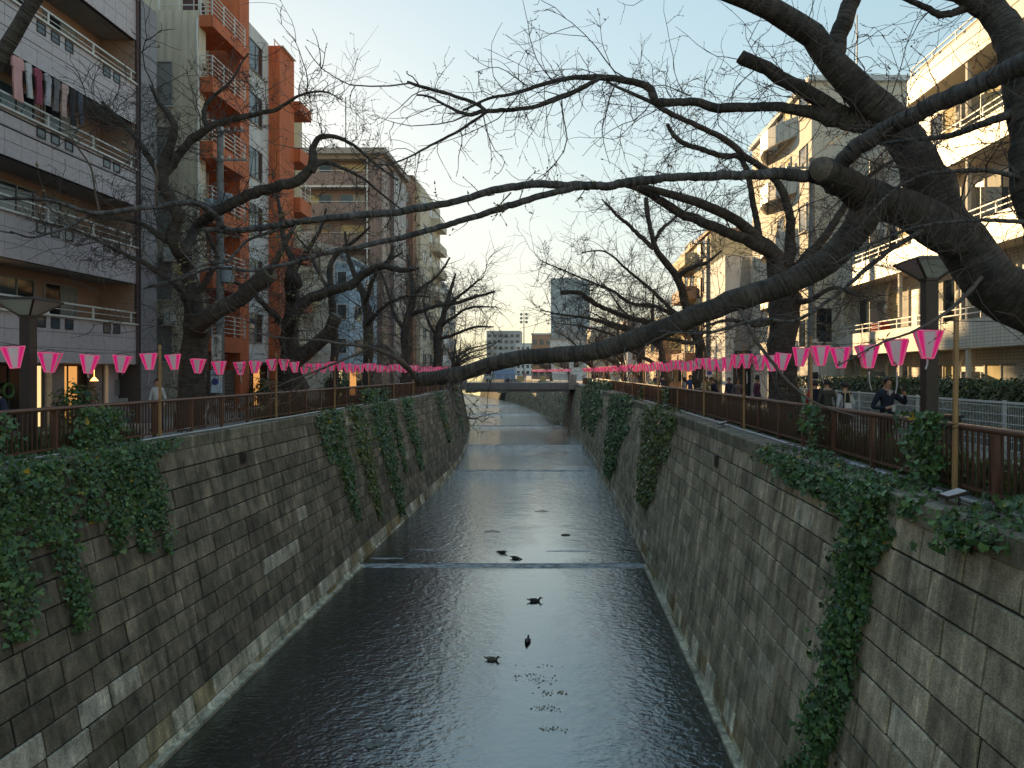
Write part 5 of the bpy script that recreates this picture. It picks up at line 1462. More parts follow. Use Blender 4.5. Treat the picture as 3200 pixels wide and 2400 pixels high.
# ------------------------------------------------------------------ lantern poles, strings and lanterns
def make_lantern():
    """inverted square paper lantern hung by its top frame; origin at the hanging point"""
    t = thing('paper_lantern', '', 'lantern')
    w, b, h = .2, .08, .43
    zt = -.07
    wy, by_ = w * .62, b * .62
    corners_t = [(-w, -wy), (w, -wy), (w, wy), (-w, wy)]; corners_b = [(-b, -by_), (b, -by_), (b, by_), (-b, by_)]
    shade = MB(); white = MB(); trim = MB(); tr2 = MB()
    for k in range(4):
        A, B = np.array((*corners_t[k], zt)), np.array((*corners_t[(k + 1) % 4], zt))
        C, D = np.array((*corners_b[(k + 1) % 4], zt - h)), np.array((*corners_b[k], zt - h))
        cuts = [0, .21, .29, .71, .79, 1]
        for i in range(5):
            f0, f1 = cuts[i], cuts[i + 1]
            q = [A + (B - A) * f0, D + (C - D) * f0, D + (C - D) * f1, A + (B - A) * f1]
            (shade if i in (0, 4) else white if i == 2 else tr2).quad(*q)
        trim.bar(tuple(A), tuple(B), .018, .018); trim.bar(tuple(D), tuple(C), .014, .014); trim.bar(tuple(A), tuple(D), .013, .013)
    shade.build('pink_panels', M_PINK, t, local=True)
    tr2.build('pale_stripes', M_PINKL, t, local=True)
    white.build('white_panels', M_LWHITE, t, local=True)
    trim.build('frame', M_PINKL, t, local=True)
    m = MB(); m.tube([(-w, -wy, zt), (0, 0, .0), (w, wy, zt)], .004, 4); m.tube([(w, -wy, zt), (0, 0, .0), (-w, wy, zt)], .004, 4); m.build('hanger', M_CABLE, t, local=True)
    # paper streamer
    m = MB(); n = 6
    pts = [(.006 * math.sin(i * 1.3), .05 * (i / n) ** 1.6, zt - h - .05 * i) for i in range(n + 1)]
    for a, c in zip(pts[:-1], pts[1:]):
        m.hexa([(a[0] - .016, a[1], a[2]), (a[0] + .016, a[1], a[2]), (a[0] + .016, a[1] + .003, a[2]), (a[0] - .016, a[1] + .003, a[2]), (c[0] - .016, c[1], c[2]), (c[0] + .016, c[1], c[2]), (c[0] + .016, c[1] + .003, c[2]), (c[0] - .016, c[1] + .003, c[2])])
    m.build('streamer', mk('pale_streamer', (.75, .66, .68), None, 4, .7), t, local=True)
    return t


proto = make_lantern()
first = [True]
redst = mk('red_streamer', (.6, .03, .06), None, 4, .7)


def put_lantern(x, y, z, label, group, rz=0.0, tilt=0.0, small=False):
    if first[0]: o = proto; first[0] = False
    else: o = copy_tree(proto)
    o.location = (x, y, z); o.rotation_euler = (tilt, R.uniform(-.11, .11), rz)
    o['label'] = label; o['group'] = group
    for ch in o.children:
        if ch.name.startswith('streamer'): ch.rotation_euler = (0, 0, R.uniform(0, 6.28)); ch.scale = (1, 1, R.uniform(.6, 1.3))
    return o


ORD = ['first', 'second', 'third', 'fourth', 'fifth', 'sixth', 'seventh', 'eighth', 'ninth', 'tenth', 'eleventh', 'twelfth', 'thirteenth', 'fourteenth', 'fifteenth', 'sixteenth', 'seventeenth', 'eighteenth', 'nineteenth', 'twentieth']


def pole(x, y, z, label, group):
    p = thing('lantern_pole', label, 'pole', (x, y, 0), group=group)
    m = MB(); l = R.uniform(-.03, .03)
    m.hexa([(x - .03, y - .03, .0), (x + .03, y - .03, .0), (x + .03, y + .03, .0), (x - .03, y + .03, .0), (x - .028 + l, y - .028, z), (x + .028 + l, y - .028, z), (x + .028 + l, y + .028, z), (x - .028 + l, y + .028, z)])
    m.build('timber', M_WOOD, p)
    m = MB(); m.tube([(x + .045 * math.cos(a), y + .045 * math.sin(a), 1.0 + .01 * a) for a in np.linspace(0, 12, 20)], .006, 4); m.build('wire_tie', M_CABLE, p)
    return p


for side in (-1, 1):
    sname = 'left' if side < 0 else 'right'
    inl = .74 if side > 0 else .4
    py = [10.9, 17.1] + [17.1 + 6.2 * k for k in range(1, 15)] if side > 0 else [14.1, 20.3, 28.6, 36.0] + [36 + 6.4 * k for k in range(1, 12)]
    py = [q for q in py if q < 107]
    zt = [2.62 if side > 0 else 2.54] * len(py)
    for i, yy in enumerate(py):
        if side < 0 and i == 0: continue
        k = i if side > 0 else i - 1
        lb = ('nearest bare timber lantern pole at the %s railing' % sname) if k == 0 else ('%s bare timber lantern pole along the %s railing, counted from the camera' % (ORD[k], sname))
        pole(float(xtop(side, yy, inl)), yy, zt[i] + .14, lb, 'timber lantern poles')
    m = MB(); n_l = 0; bulb = []
    spans = list(zip(py[:-1], py[1:]))
    if side > 0: spans = [(5.2, py[0])] + spans
    for (a, b) in spans:
        L = b - a; sag = .17 * (L / 6.2)
        pts = []
        for t in np.linspace(0, 1, 13):
            yy = a + L * t
            pts.append((float(xtop(side, yy, inl)) - side * .07, yy, (2.54 if side < 0 else 2.6 + .1 * max(0, 1 - abs(yy - 10) / 8)) - sag * 4 * t * (1 - t)))
        m.tube(pts, .006, 4)
        if side > 0 and a < 10: continue
        n = max(3, int(round(L / 1.28)))
        for q in range(n):
            t = (q + .45) / n
            yy = a + L * t + R.uniform(-.1, .1)
            z = (2.54 if side < 0 else 2.6 + .1 * max(0, 1 - abs(yy - 10) / 8)) - sag * 4 * t * (1 - t)
            n_l += 1
            if n_l <= 20:
                lb = '%s pink and white lantern on the %s string, counted from the camera' % (ORD[n_l - 1], sname)
            else:
                lb = 'small pink lantern in the crowded far part of the %s string' % sname
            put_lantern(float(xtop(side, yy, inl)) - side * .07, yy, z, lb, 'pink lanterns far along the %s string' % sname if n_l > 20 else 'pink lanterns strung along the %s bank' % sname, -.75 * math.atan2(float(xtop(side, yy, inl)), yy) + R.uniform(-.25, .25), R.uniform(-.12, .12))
    tag(m.build('lantern_cable', M_CABLE), 'thin black cable carrying the lanterns over the %s railing' % sname, 'cable', 'lantern cables')
# a hanging black socket where a lantern is missing on the nearest right span
x, y = float(xtop(1, 9.0, .7)), 9.0
so = thing('lamp_socket', 'empty black lamp socket hanging from the cable at the far right', 'socket', (x, y, 2.45))
m = MB(); m.tube([(x, y, 2.5), (x, y, 2.36)], .005, 4); m.lathe([(.02, 0), (.035, -.02), (.035, -.12), (.022, -.16)], (x, y, 2.38), 10); m.build('housing', M_BLACK, so)
m = MB(); m.tube([(x, y, 2.24), (x + .03, y, 2.05), (x + .08, y, 1.95), (x + .05, y, 1.8), (x + .1, y, 1.66), (x + .16, y, 1.5), (x + .15, y, 1.1)], .008, 5); m.build('lead', M_CABLE, so)

# ------------------------------------------------------------------ street lamps
def street_lamp(x, y, zt, label, w=.47):
    l = thing('street_lamp', label, 'lamp', (x, y, 0), group='square headed street lamps')
    zb = zt - .38
    m = MB(); m.box(x - .115, x + .115, y - .115, y + .115, 0, zb); m.box(x - .17, x + .17, y - .17, y + .17, 0, .35); m.build('post', M_LAMPM, l)
    t = [(-w, -w), (w, -w), (w, w), (-w, w)]; b = [(-.12, -.12), (.12, -.12), (.12, .12), (-.12, .12)]
    m = MB()
    m.hexa([(x - w - .02, y - w - .02, zt - .05), (x + w + .02, y - w - .02, zt - .05), (x + w + .02, y + w + .02, zt - .05), (x - w - .02, y + w + .02, zt - .05), (x - w * .7, y - w * .7, zt + .02), (x + w * .7, y - w * .7, zt + .02), (x + w * .7, y + w * .7, zt + .02), (x - w * .7, y + w * .7, zt + .02)])
    m.build('lamp_cap', M_LAMPM, l)
    fr = MB(); 
    for k in range(4):
        A, B = (x + t[k][0], y + t[k][1], zt - .05), (x + b[k][0], y + b[k][1], zb)
        fr.bar(A, B, .035, .035)
    fr.box(x - .14, x + .14, y - .14, y + .14, zb - .03, zb + .012)
    fr.build('lamp_frame', M_LAMPM, l)
    for k in range(4):
        k2 = (k + 1) % 4
        g = MB(); s = .965
        g.hexa([(x + t[k][0] * s, y + t[k][1] * s, zt - .055), (x + t[k2][0] * s, y + t[k2][1] * s, zt - .055), (x + t[k2][0] * s * .97, y + t[k2][1] * s * .97, zt - .055), (x + t[k][0] * s * .97, y + t[k][1] * s * .97, zt - .055),
                (x + b[k][0] * s, y + b[k][1] * s, zb + .014), (x + b[k2][0] * s, y + b[k2][1] * s, zb + .014), (x + b[k2][0] * s * .9, y + b[k2][1] * s * .9, zb + .014), (x + b[k][0] * s * .9, y + b[k][1] * s * .9, zb + .014)])
        g.build('lamp_pane', M_LAMPG, l)
    return l


street_lamp(6.95, 13.4, 4.03, 'tall dark street lamp with a square glazed head on the right bank')
street_lamp(-12.0, 16.0, 3.55, 'dark street lamp with a square glazed head at the left edge')

# ------------------------------------------------------------------ far bridge
M_BRD = mk('bridge_beam', (.24, .25, .26), (.18, .19, .2), 1, .8, streak=.3)
M_BRC = mk('bridge_concrete', (.36, .36, .36), (.28, .28, .28), .8, .8, streak=.25)
by = 108.0
xl, xr = float(xtop(-1, by)) - .5, float(xtop(1, by)) + .4
br = thing('road_bridge', 'low road bridge with a pale railing crossing the canal in the distance', 'bridge', (xl, by, 0))
m = MB(); m.box(xl, xr, by, by + 9, -.75, .25); m.build('deck', M_BRD, br)
for k in range(4):
    x = xl + 2 + (xr - xl - 4) * k / 3
    m = MB(); m.box(x - .7, x + .7, by + .1, by + 8.9, -1.25, -.755); m.build('girder', M_BRD, br)
m = MB()
for k in range(3):
    x0 = xl + 2.7 + (xr - xl - 4) * k / 3; x1 = xl + 1.3 + (xr - xl - 4) * (k + 1) / 3
    m.box(x0, x1, by + .4, by + .8, -1.12, -.76)
m.build('diaphragm', M_BRC, br)
for x in (xl + .3, xr - 1.5):
    m = MB(); m.box(x, x + 1.2, by - .3, by + .3, -.75, 1.55); m.build('end_pillar', M_BRC, br)
m = MB()
m.tube([(xl + 1.4, by + .1, 1.55), (xr - 1.5, by + .1, 1.5)], .05, 6); m.tube([(xl + 1.4, by + .1, .45), (xr - 1.5, by + .1, .45)], .03, 5)
m.build('handrail', M_GREYM, br)
n = 14
for k in range(n + 1):
    x = xl + 1.5 + (xr - xl - 3.2) * k / n
    m = MB(); m.box(x - .04, x + .04, by + .06, by + .14, .25, 1.5); m.build('railing_post', M_WHITE, br)
m = MB()
for k in range(120):
    x = xl + 1.5 + (xr - xl - 3.2) * k / 120
    m.box(x - .012, x + .012, by + .09, by + .11, .45, 1.5)
m.build('railing_bars', M_GREYM, br, kind='stuff')
for x, c in ((xl + 9.2, M_CURTY), (xl + 12.6, M_CURTY)):
    m = MB(); m.box(x, x + .9, by - .03, by + .05, .5, 1.35); m.build('notice_panel', c, br)
x = float(xface(1, by - 1, 0)); m = MB(); m.hexa([(x - .3, by - 1.4, -1.25), (x + .5, by - 1.4, -1.25), (x + .5, by + .2, -1.25), (x - .3, by + .2, -1.25), (x - 1.4, by - 1.4, -DEP - .5), (x - .4, by - 1.4, -DEP - .5), (x - .4, by + .2, -DEP - .5), (x - 1.4, by + .2, -DEP - .5)][4:] + [(x - .3, by - 1.4, -1.25), (x + .5, by - 1.4, -1.25), (x + .5, by + .2, -1.25), (x - .3, by + .2, -1.25)]); m.build('abutment', M_BRC, br)
# lanterns and white rail beyond the bridge
k = 0
for yy in np.arange(119, 175, 1.7):
    for side in (1,):
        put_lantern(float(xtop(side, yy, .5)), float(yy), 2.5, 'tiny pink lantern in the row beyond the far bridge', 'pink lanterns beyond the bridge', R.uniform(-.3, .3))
m = MB(); m.tube([(float(xtop(1, a, .5)), a, 2.52) for a in np.arange(117, 178, 3.0)], .01, 4)
tag(m.build('lantern_cable', M_CABLE), 'cable of the lantern row beyond the far bridge', 'cable', 'lantern cables')
# delivery truck and a parked pale van seen over the railing
def truck(x, y, label, cab, box):
    t = thing('delivery_truck', label, 'truck', (x, y, .25))
    m = MB(); m.box(x, x + 3.4, y, y + 1.8, .75, 2.35); m.build('cargo_box', box, t)
    m = MB(); m.prism([(x - 1.5, y, .6), (x - .03, y, .6), (x - .03, y, 2.1), (x - 1.05, y, 2.1), (x - 1.5, y, 1.3)], (0, 1.8, 0)); m.build('cab', cab, t)
    m = MB(); m.prism([(x - 1.3, y - .01, 1.35), (x - .3, y - .01, 1.35), (x - .3, y - .01, 1.95), (x - 1.0, y - .01, 1.95)], (0, .008, 0)); m.build('side_window', M_PANE, t)
    for wx in (x - .8, x + 2.4):
        for wy in (y, y + 1.6): 
            m = MB(); m.tube([(wx, wy - .02, .6), (wx, wy + .2, .6)], .35, 12); m.build('wheel', M_BLACK, t)
truck(-10.6, by + 3.2, 'small white and blue delivery truck on the far bridge', M_WHITE, mk('pale_blue_truck', (.3, .45, .7)))
# floodlight mast
ms = thing('floodlight_mast', 'thin floodlight mast with a cluster of round lamps against the pale sky', 'mast', (-8.6, 165, 0))
m = MB(); m.tube([(-8.6, 165, 0), (-8.6, 165, 15.6)], [.16, .09], 7); m.build('mast', M_GREYM, ms)
m = MB()
for k, zz in enumerate((13.6, 14.5, 15.4)): m.bar((-9.3, 165, zz), (-7.9, 165, zz), .08, .08)
m.build('lamp_bars', M_GREYM, ms)
for zz in (13.6, 14.5, 15.4):
    for dx in (-.6, .6):
        m = MB(); m.tube([(-8.6 + dx, 164.9, zz), (-8.6 + dx, 164.6, zz - .1)], [.2, .36], 10); m.build('lamp', M_LAMPG, ms)
# ------------------------------------------------------------------ ivy: leaves in their thousands on trailing stems
M_IVY = leafmat('ivy_leaves', (.018, .045, .012), (.05, .12, .03), (.13, .23, .07), (.45, .3, .03), .38)
M_IVYY = leafmat('ivy_leaves_olive', (.03, .045, .012), (.085, .13, .03), (.2, .25, .06), (.3, .12, .03), .4)
M_STEM = mk('ivy_stem', (.16, .12, .08), (.09, .065, .045), 8, .8)

LEAF = np.array([(0, 0, 0), (0, 1, -.12), (.42, -.12, .06), (.62, .33, .1), (.3, .52, .04), (-.42, -.12, .06), (-.62, .33, .1), (-.3, .52, .04)])
LEAF_F = [(0, 2, 3, 4), (0, 4, 1, 1), (0, 6, 5, 5), (0, 1, 7, 6)]
LEAF_T = np.array([(0, 2, 3), (0, 3, 4), (0, 4, 1), (0, 1, 7), (0, 7, 6), (0, 6, 5)])


def leaves(name, pos, nor, size, rs, mat, parent, kind='stuff', hang=.8, jitter=.75, tmean=.42, tsd=.27):
    n = len(pos)
    nn = nor + rs.normal(0, jitter * .5, (n, 3)); nn /= np.linalg.norm(nn, axis=1)[:, None] + 1e-9
    dn = np.array((0, 0, -1.0))[None] * hang + rs.normal(0, .5, (n, 3))
    y = dn - nn * np.sum(dn * nn, axis=1)[:, None]; y /= np.linalg.norm(y, axis=1)[:, None] + 1e-9
    x = np.cross(y, nn)
    sz = (size * np.clip(rs.lognormal(-.12, .38, n), .35, 1.7))[:, None, None]
    off = OFF.get(parent.name, np.zeros(3)) if parent is not None else np.zeros(3)
    V = pos[:, None, :] - off + (x[:, None, :] * LEAF[None, :, 0:1] + y[:, None, :] * LEAF[None, :, 1:2] + nn[:, None, :] * LEAF[None, :, 2:3]) * sz
    F = (np.arange(n)[:, None, None] * 8 + LEAF_T[None]).reshape(-1, 3)
    t = np.repeat(np.clip(rs.normal(tmean, tsd, n), 0, .97) + (rs.rand(n) < .012) * .6, 8)
    o = link_mesh(name, np_mesh(name, V.reshape(-1, 3), F, np.clip(t, 0, 1)), mat, parent)
    if kind: o['kind'] = kind
    return o


def wall_pt(side, y, d, o):
    """points on a wall face: arrays y, depth below coping, offset outward; d < 0 climbs over the coping on to the railing"""
    x = xface(side, y, np.maximum(d, 0)) - side * o
    # above the coping: step back to the railing line
    back = np.where(d < 0, np.clip(-d / .12, 0, 1) * (.75 if side > 0 else .45), 0)
    x = x + side * back
    return np.stack([x, y, -d], 1)


def ivy(label, side, strands, seed, size=.075, dens=260, mat=None, group='ivy curtains on the embankment', single=0, thick=.14):
    """strands: (y centre, half width, depth top, depth bottom, weight)"""
    rs = np.random.RandomState(seed)
    P_, N_, st = [], [], MB()
    yb = strands[0][0]
    t = thing('ivy_plant', label, 'ivy', (float(xtop(side, yb)), yb, 0), group=group)
    for (yc, hw, d0, d1, w) in strands:
        n = int(dens * 1.45 * w * 2 * hw * (d1 - d0))
        d = rs.uniform(0, 1, n) ** 1.05
        # ragged foot: width shrinks and thins downwards
        taper = np.where(d < .55, 1.0, 1 - .55 * (d - .55) / .45)
        clump = .5 + .5 * np.sin(d * 9 + seed + rs.rand() * 6) 
        yy = yc + hw * taper * np.clip(rs.normal(0, .52, n), -1.25, 1.25) + .12 * hw * np.sin(d * 11 + seed)
        keep = rs.rand(n) < (1 - .55 * d * rs.rand(n)) * (.7 + .3 * clump)
        d, yy = d[keep], yy[keep]
        dd = d0 + (d1 - d0) * d
        off = np.abs(rs.normal(0, thick, len(dd))) * (.6 + .8 * np.sin(dd * 3.1 + yy * 4 + seed) ** 2) + .015
        off = off * np.where(dd < .5, 1.35, 1)
        P_.append(wall_pt(side, yy, dd, off))
        nv = np.zeros((len(dd), 3)); nv[:, 0] = -side * .75; nv[:, 2] = .45; nv[:, 1] = -.35
        N_.append(nv)
        # stems
        for k in range(max(3, int(hw * 10))):
            y0 = yc + rs.uniform(-hw, hw) * .8
            dz = np.linspace(max(d0, -.9), d0 + (d1 - d0) * rs.uniform(.5, 1.0), 12)
            ys = y0 + np.cumsum(rs.normal(0, .05, 12))
            pts = wall_pt(side, ys, dz, np.abs(rs.normal(.05, .03, 12)) + .02)
            st.tube(pts, .006, 4)
    pos, nor = np.vstack(P_), np.vstack(N_)
    st.build('stems', M_STEM, t, kind='stuff')
    mat = mat or M_IVY
    if single:
        # the leaves that show largest, each a part of its own sharing a few leaf meshes
        outm = np.abs(pos[:, 0] - xface(side, pos[:, 1], np.maximum(-pos[:, 2], 0)))
        score = outm / np.maximum(pos[:, 1], 1) * (pos[:, 2] > -7)
        idx = np.argsort(-score)[:single]
        protos = []
        for k in range(6):
            V = LEAF * size; 
            me = np_mesh('leaf', V, LEAF_T, np.full(8, (.25, .4, .5, .6, .75, .35)[k])); me.materials.append(mat); protos.append(me)
        off = OFF[t.name]
        from mathutils import Matrix
        for k, i in enumerate(idx):
            o = bpy.data.objects.new('leaf', protos[k % 6]); COL.objects.link(o); o.parent = t
            nn = Vector(nor[i] + rs.normal(0, .4, 3)).normalized()
            yv = Vector((0, 0, -1)) + Vector(rs.normal(0, .5, 3)); yv = (yv - nn * yv.dot(nn)).normalized(); xv = yv.cross(nn)
            M = Matrix((xv, yv, nn)).transposed().to_4x4(); M.translation = Vector(pos[i] - off)
            o.matrix_local = M @ Matrix.Scale(rs.uniform(.9, 1.4), 4)
        m_ = np.ones(len(pos), bool); m_[idx] = False
        pos, nor = pos[m_], nor[m_]
    leaves('leaves', pos, nor, size, rs, mat, t)
    return t


def yL(u, d=0.0):
    """distance down the left bank of a point of the wall at picture column u, d metres below the coping"""
    x = -11.05 + BAT_L * d
    return x * 1534.4 / (u - 1211.8)


def yR(u, d=0.0):
    x = 5.3 - BAT_R * d
    return x * 1534.4 / (u - 1211.8)


# left: the big mass at the near end
ivy('broad dark ivy mass hanging over the near end of the left wall', -1, [
    (13.4, 1.0, -1.05, 1.9, 1.1), (14.9, .9, -.15, 1.6, 1.1), (13.6, .5, 1.4, 3.2, .8), (15.2, .35, 1.4, 3.6, 1.0), (16.3, .5, -.2, 1.5, .9), (17.2, .5, -1.05, 2.0, 1.3), (17.9, .45, -.95, 2.6, 1.3), (16.9, .3, 1.3, 2.4, .6), (18.6, .5, -.1, 2.1, 1.2), (18.8, .25, 1.5, 2.9, .7), (14.2, .35, -.95, .3, .5), (19.5, .9, -.05, .25, .7)], 101, .075, 420, single=150, thick=.12)
for k, (u0, u1, dt, db, sd, lb) in enumerate((
        (690, 742, -.1, 5.3, 1, 'first green ivy curtain past the bare stretch of the left wall'),
        (742, 788, -.1, 5.9, 2, 'second ivy curtain of the left wall, olive toned'),
        (786, 838, -.9, 6.7, 3, 'longest ivy curtain of the left wall, nearly down to the water'),
        (832, 852, -.9, 4.6, 4, 'narrow ivy strip right of the longest left curtain'),
        (858, 892, -.1, 5.1, 5, 'dense dark ivy strip in the middle distance of the left wall'),
        (938, 962, -.1, 4.6, 6, 'far ivy strip on the left wall where it starts to bend'),
        (995, 1012, -.1, 5.5, 7, 'last ivy strip at the bend of the left wall'))):
    ya, yb = yL(u0), yL(u1)
    yc, hw = (ya + yb) / 2, (yb - ya) / 2
    ss = [(yc, hw * .62, dt, db * .6, 1.2), (yc + hw * .2, hw * .4, db * .4, db, 1.2)]
    if k == 0: ss.append((yc - hw * .9, hw * .5, .0, 2.2, .7))
    ivy(lb, -1, ss, 110 + sd, .085 + .002 * yc ** .9 * .5, 300 - 3.2 * yc, M_IVYY if k in (1,) else M_IVY, thick=.08)
# right
ivy('thick ivy column falling from the near right railing to the water', 1, [
    (11.6, .42, -1.25, .4, 1.3), (11.9, .75, -.1, 1.3, 1.3), (12.4, .55, -.1, .8, 1.1), (12.1, .62, .8, 2.6, 1.5), (12.2, .55, 2.2, 4.4, 1.5), (12.5, .55, 3.8, 5.8, 1.4), (12.8, .6, 5.2, 7.2, 1.5), (13.3, .5, -.1, .7, .9), (14.4, .9, -.1, .55, .9), (15.8, .8, -.15, .6, .8), (10.6, .3, -.1, .25, .9)], 130, .075, 560, single=150, thick=.12)
ivy('low ivy clump spilling over the coping at the right edge of the picture', 1, [(9.1, .45, -.3, .35, 1.3), (8.5, .4, -.15, .2, 1.0), (9.6, .3, -.1, .15, .7)], 131, .07, 520)
ivy('ivy tuft climbing the right railing beside the second timber pole', 1, [(16.6, .35, -1.15, .2, 1.0), (17.6, .8, -.1, .3, .6)], 132, .075, 380)
for k, (u0, u1, dt, db, sd, lb) in enumerate((
        (1403, 1476, -.1, 5.0, 1, 'wide ivy curtain on the right wall with reddish lower leaves'),
        (1338, 1388, -.1, 6.3, 2, 'long ivy curtain of the right wall reaching the waterline'),
        (1293, 1330, -.9, 4.7, 3, 'pair of ivy strips on the right wall below the railing'),
        (1258, 1284, -1.0, 5.2, 4, 'farthest ivy curtain on the right wall beside the bridge pillar'))):
    yb, ya = yR(u0), yR(u1)
    yc, hw = (ya + yb) / 2, (yb - ya) / 2
    if k == 3: yc, hw = 88, 9
    ss = [(yc, hw * .68, dt, db * .55, 1.2), (yc + hw * .1, hw * .45, db * .4, db, 1.2)]
    if k == 0: ss += [(yc + hw * .3, .3, -1.0, 0, .8), (yc + hw * 2.0, .35, -1.0, 0.2, .8)]
    if k == 2: ss = [(yc - hw * .5, hw * .35, dt, db, 1), (yc + hw * .45, hw * .35, dt, db * .8, 1)]
    ivy(lb, 1, ss, 140 + sd, .09 + .0012 * yc, max(60, 300 - 3.2 * yc), M_IVYY if k in (0, 3) else M_IVY, thick=.09)

# ------------------------------------------------------------------ hedge, mesh fence and planting on the right bank
M_HEDGE = leafmat('hedge_leaves', (.02, .032, .012), (.06, .085, .025), (.15, .17, .05), None, .4)
M_HCORE = mk('hedge_twigs', (.03, .03, .018), (.015, .015, .01), 5, .9)
hd = thing('clipped_hedge', 'long clipped green hedge behind the pale mesh fence', 'hedge', (11.3, 20, 0))
m = MB(); m.box(10.95, 12.35, 8, 34.5, 0, 1.58); m.build('core', M_HCORE, hd)
rs = np.random.RandomState(55)
n = 26000
pos = np.zeros((n, 3)); nor = np.zeros((n, 3))
a = int(n * .72)
pos[:a] = np.stack([10.93 - np.abs(rs.normal(0, .05, a)), 9 + 25.6 * rs.rand(a) ** .9, rs.uniform(.3, 1.68, a)], 1); nor[:a] = (-.9, -.2, .35)
pos[a:] = np.stack([rs.uniform(10.9, 12.3, n - a), 9 + 25.6 * rs.rand(n - a), 1.6 + np.abs(rs.normal(0, .06, n - a))], 1); nor[a:] = (-.2, 0, .9)
leaves('leaves', pos, nor, .07, rs, M_HEDGE, hd, hang=.1)
fz = 1.2
fe = thing('mesh_fence', 'pale metal mesh fence in front of the clipped hedge', 'fence', (10.2, 20, 0))
m = MB()
for zz in np.arange(.12, fz, .2): m.bar((10.2, 8, zz), (10.2, 33, zz), .012, .018)
for yy in np.arange(8, 33, .062): m.box(10.192, 10.198, yy, yy + .008, .08, fz)
m.build('wire_mesh', M_WHITE, fe)
m = MB(); m.bar((10.2, 8, fz), (10.2, 33, fz), .05, .05); m.build('top_rail', M_WHITE, fe)
for yy in np.arange(8.4, 33, 2.0):
    m = MB(); m.box(10.21, 10.27, yy - .03, yy + .03, 0, fz + .05); m.build('post', M_WHITE, fe)


def blades(name, side, y0, y1, off0, off1, n, hmin, hmax, mat, seed, label):
    rs = np.random.RandomState(seed)
    y = rs.uniform(y0, y1, n); x = xtop(side, y) + side * rs.uniform(off0, off1, n)
    h = rs.uniform(hmin, hmax, n) * (.6 + .4 * np.sin(y * 2.1 + seed) ** 2)
    an = rs.uniform(0, 6.28, n); w = .008 + .008 * rs.rand(n)
    lx, ly = np.cos(an) * h * .35, np.sin(an) * h * .35
    b = np.stack([x, y, np.zeros(n)], 1)
    px = np.stack([-np.sin(an) * w, np.cos(an) * w, np.zeros(n)], 1)
    mid = b + np.stack([lx * .35, ly * .35, h * .6], 1); tip = b + np.stack([lx, ly, h * rs.uniform(.75, 1, n)], 1)
    V = np.stack([b - px, b + px, mid - px * .8, mid + px * .8, tip], 1).reshape(-1, 3)
    tri = np.array([(0, 1, 3), (0, 3, 2), (2, 3, 4)])
    F = (np.arange(n)[:, None, None] * 5 + tri[None]).reshape(-1, 3)
    t = np.repeat(np.clip(rs.normal(.5, .22, n), 0, .95), 5)
    o = link_mesh(name, np_mesh(name, V, F, t), mat); o['kind'] = 'stuff'; tag(o, label, 'plants')
    return o


M_GRASS = leafmat('strip_grass', (.05, .06, .02), (.11, .13, .035), (.22, .22, .08), None, .6)
M_GRASSB = leafmat('bright_groundcover', (.03, .07, .015), (.08, .16, .03), (.18, .27, .06), None, .5)
blades('grass', 1, 6.5, 26, 1.02, 1.6, 9000, .35, .95, M_GRASS, 1, 'tall grass in the planting strip behind the right railing')
blades('grass', 1, 26, 60, 1.05, 1.6, 5000, .4, 1.0, M_GRASS, 2, 'dry grass along the farther right railing')
blades('grass', -1, 10, 20, .7, 1.8, 5000, .3, .8, M_GRASSB, 3, 'bright green planting behind the near left railing')
blades('grass', -1, 28, 60, .7, 1.5, 4500, .3, .9, M_GRASS, 4, 'dull grass behind the farther left railing')
rs = np.random.RandomState(5)
n = 5000
y = rs.uniform(9, 30, n); pos = np.stack([xtop(1, y) + rs.uniform(1.0, 1.7, n), y, np.abs(rs.normal(.15, .22, n))], 1); nor = np.tile((-.3, -.3, .8), (n, 1))
tag(leaves('ground_cover', pos, nor, .06, rs, M_GRASSB, None, hang=.1), 'low leafy ground cover behind the right railing', 'plants')


def shrub(label, c, r, seed, n, size, mat, cat='shrub'):
    rs = np.random.RandomState(seed)
    s = thing('garden_shrub', label, cat, (c[0], c[1], 0))
    m = MB()
    for k in range(7):
        a = rs.uniform(0, 6.28)
        m.tube([(c[0], c[1], 0), (c[0] + .3 * r[0] * math.cos(a), c[1] + .3 * r[0] * math.sin(a), c[2] * .7), (c[0] + .8 * r[0] * math.cos(a), c[1] + .8 * r[0] * math.sin(a), c[2] + r[2] * .5)], [.02, .014, .006], 5)
    m.build('stems', M_STEM, s, kind='stuff')
    d = rs.normal(0, 1, (n, 3)); d /= np.linalg.norm(d, axis=1)[:, None]
    q = d * (rs.rand(n, 1) ** .35) * (1 + .25 * np.sin(d[:, :1] * 7 + seed) * np.cos(d[:, 1:2] * 5)) * np.array(r)[None] + np.array(c)[None]
    leaves('leaves', q[q[:, 2] > .02], d[q[:, 2] > .02] + np.array((0, 0, .5)), size, rs, mat, s, hang=.3)
    return s


shrub('leafy dark shrub in front of the lit shop window', (-15.2, 22.3, .8), (.6, .8, .8), 71, 900, .09, M_IVY)
shrub('bushy planter in front of the orange apartment house', (-15.0, 35.9, .9), (.5, 1.0, .8), 72, 900, .09, M_HEDGE)
shrub('round green bush by the white town house', (-14.6, 46, 1.0), (.9, 1.2, 1.0), 73, 1200, .12, M_IVY)
shrub('green bush between the right bank shops', (9.6, 68, .8), (.8, 1.5, .8), 74, 900, .13, M_HEDGE)
shrub('low yellowish shrub at the right railing in the middle distance', (6.6, 50, .6), (.4, 1.6, .6), 75, 900, .1, M_GRASSB)
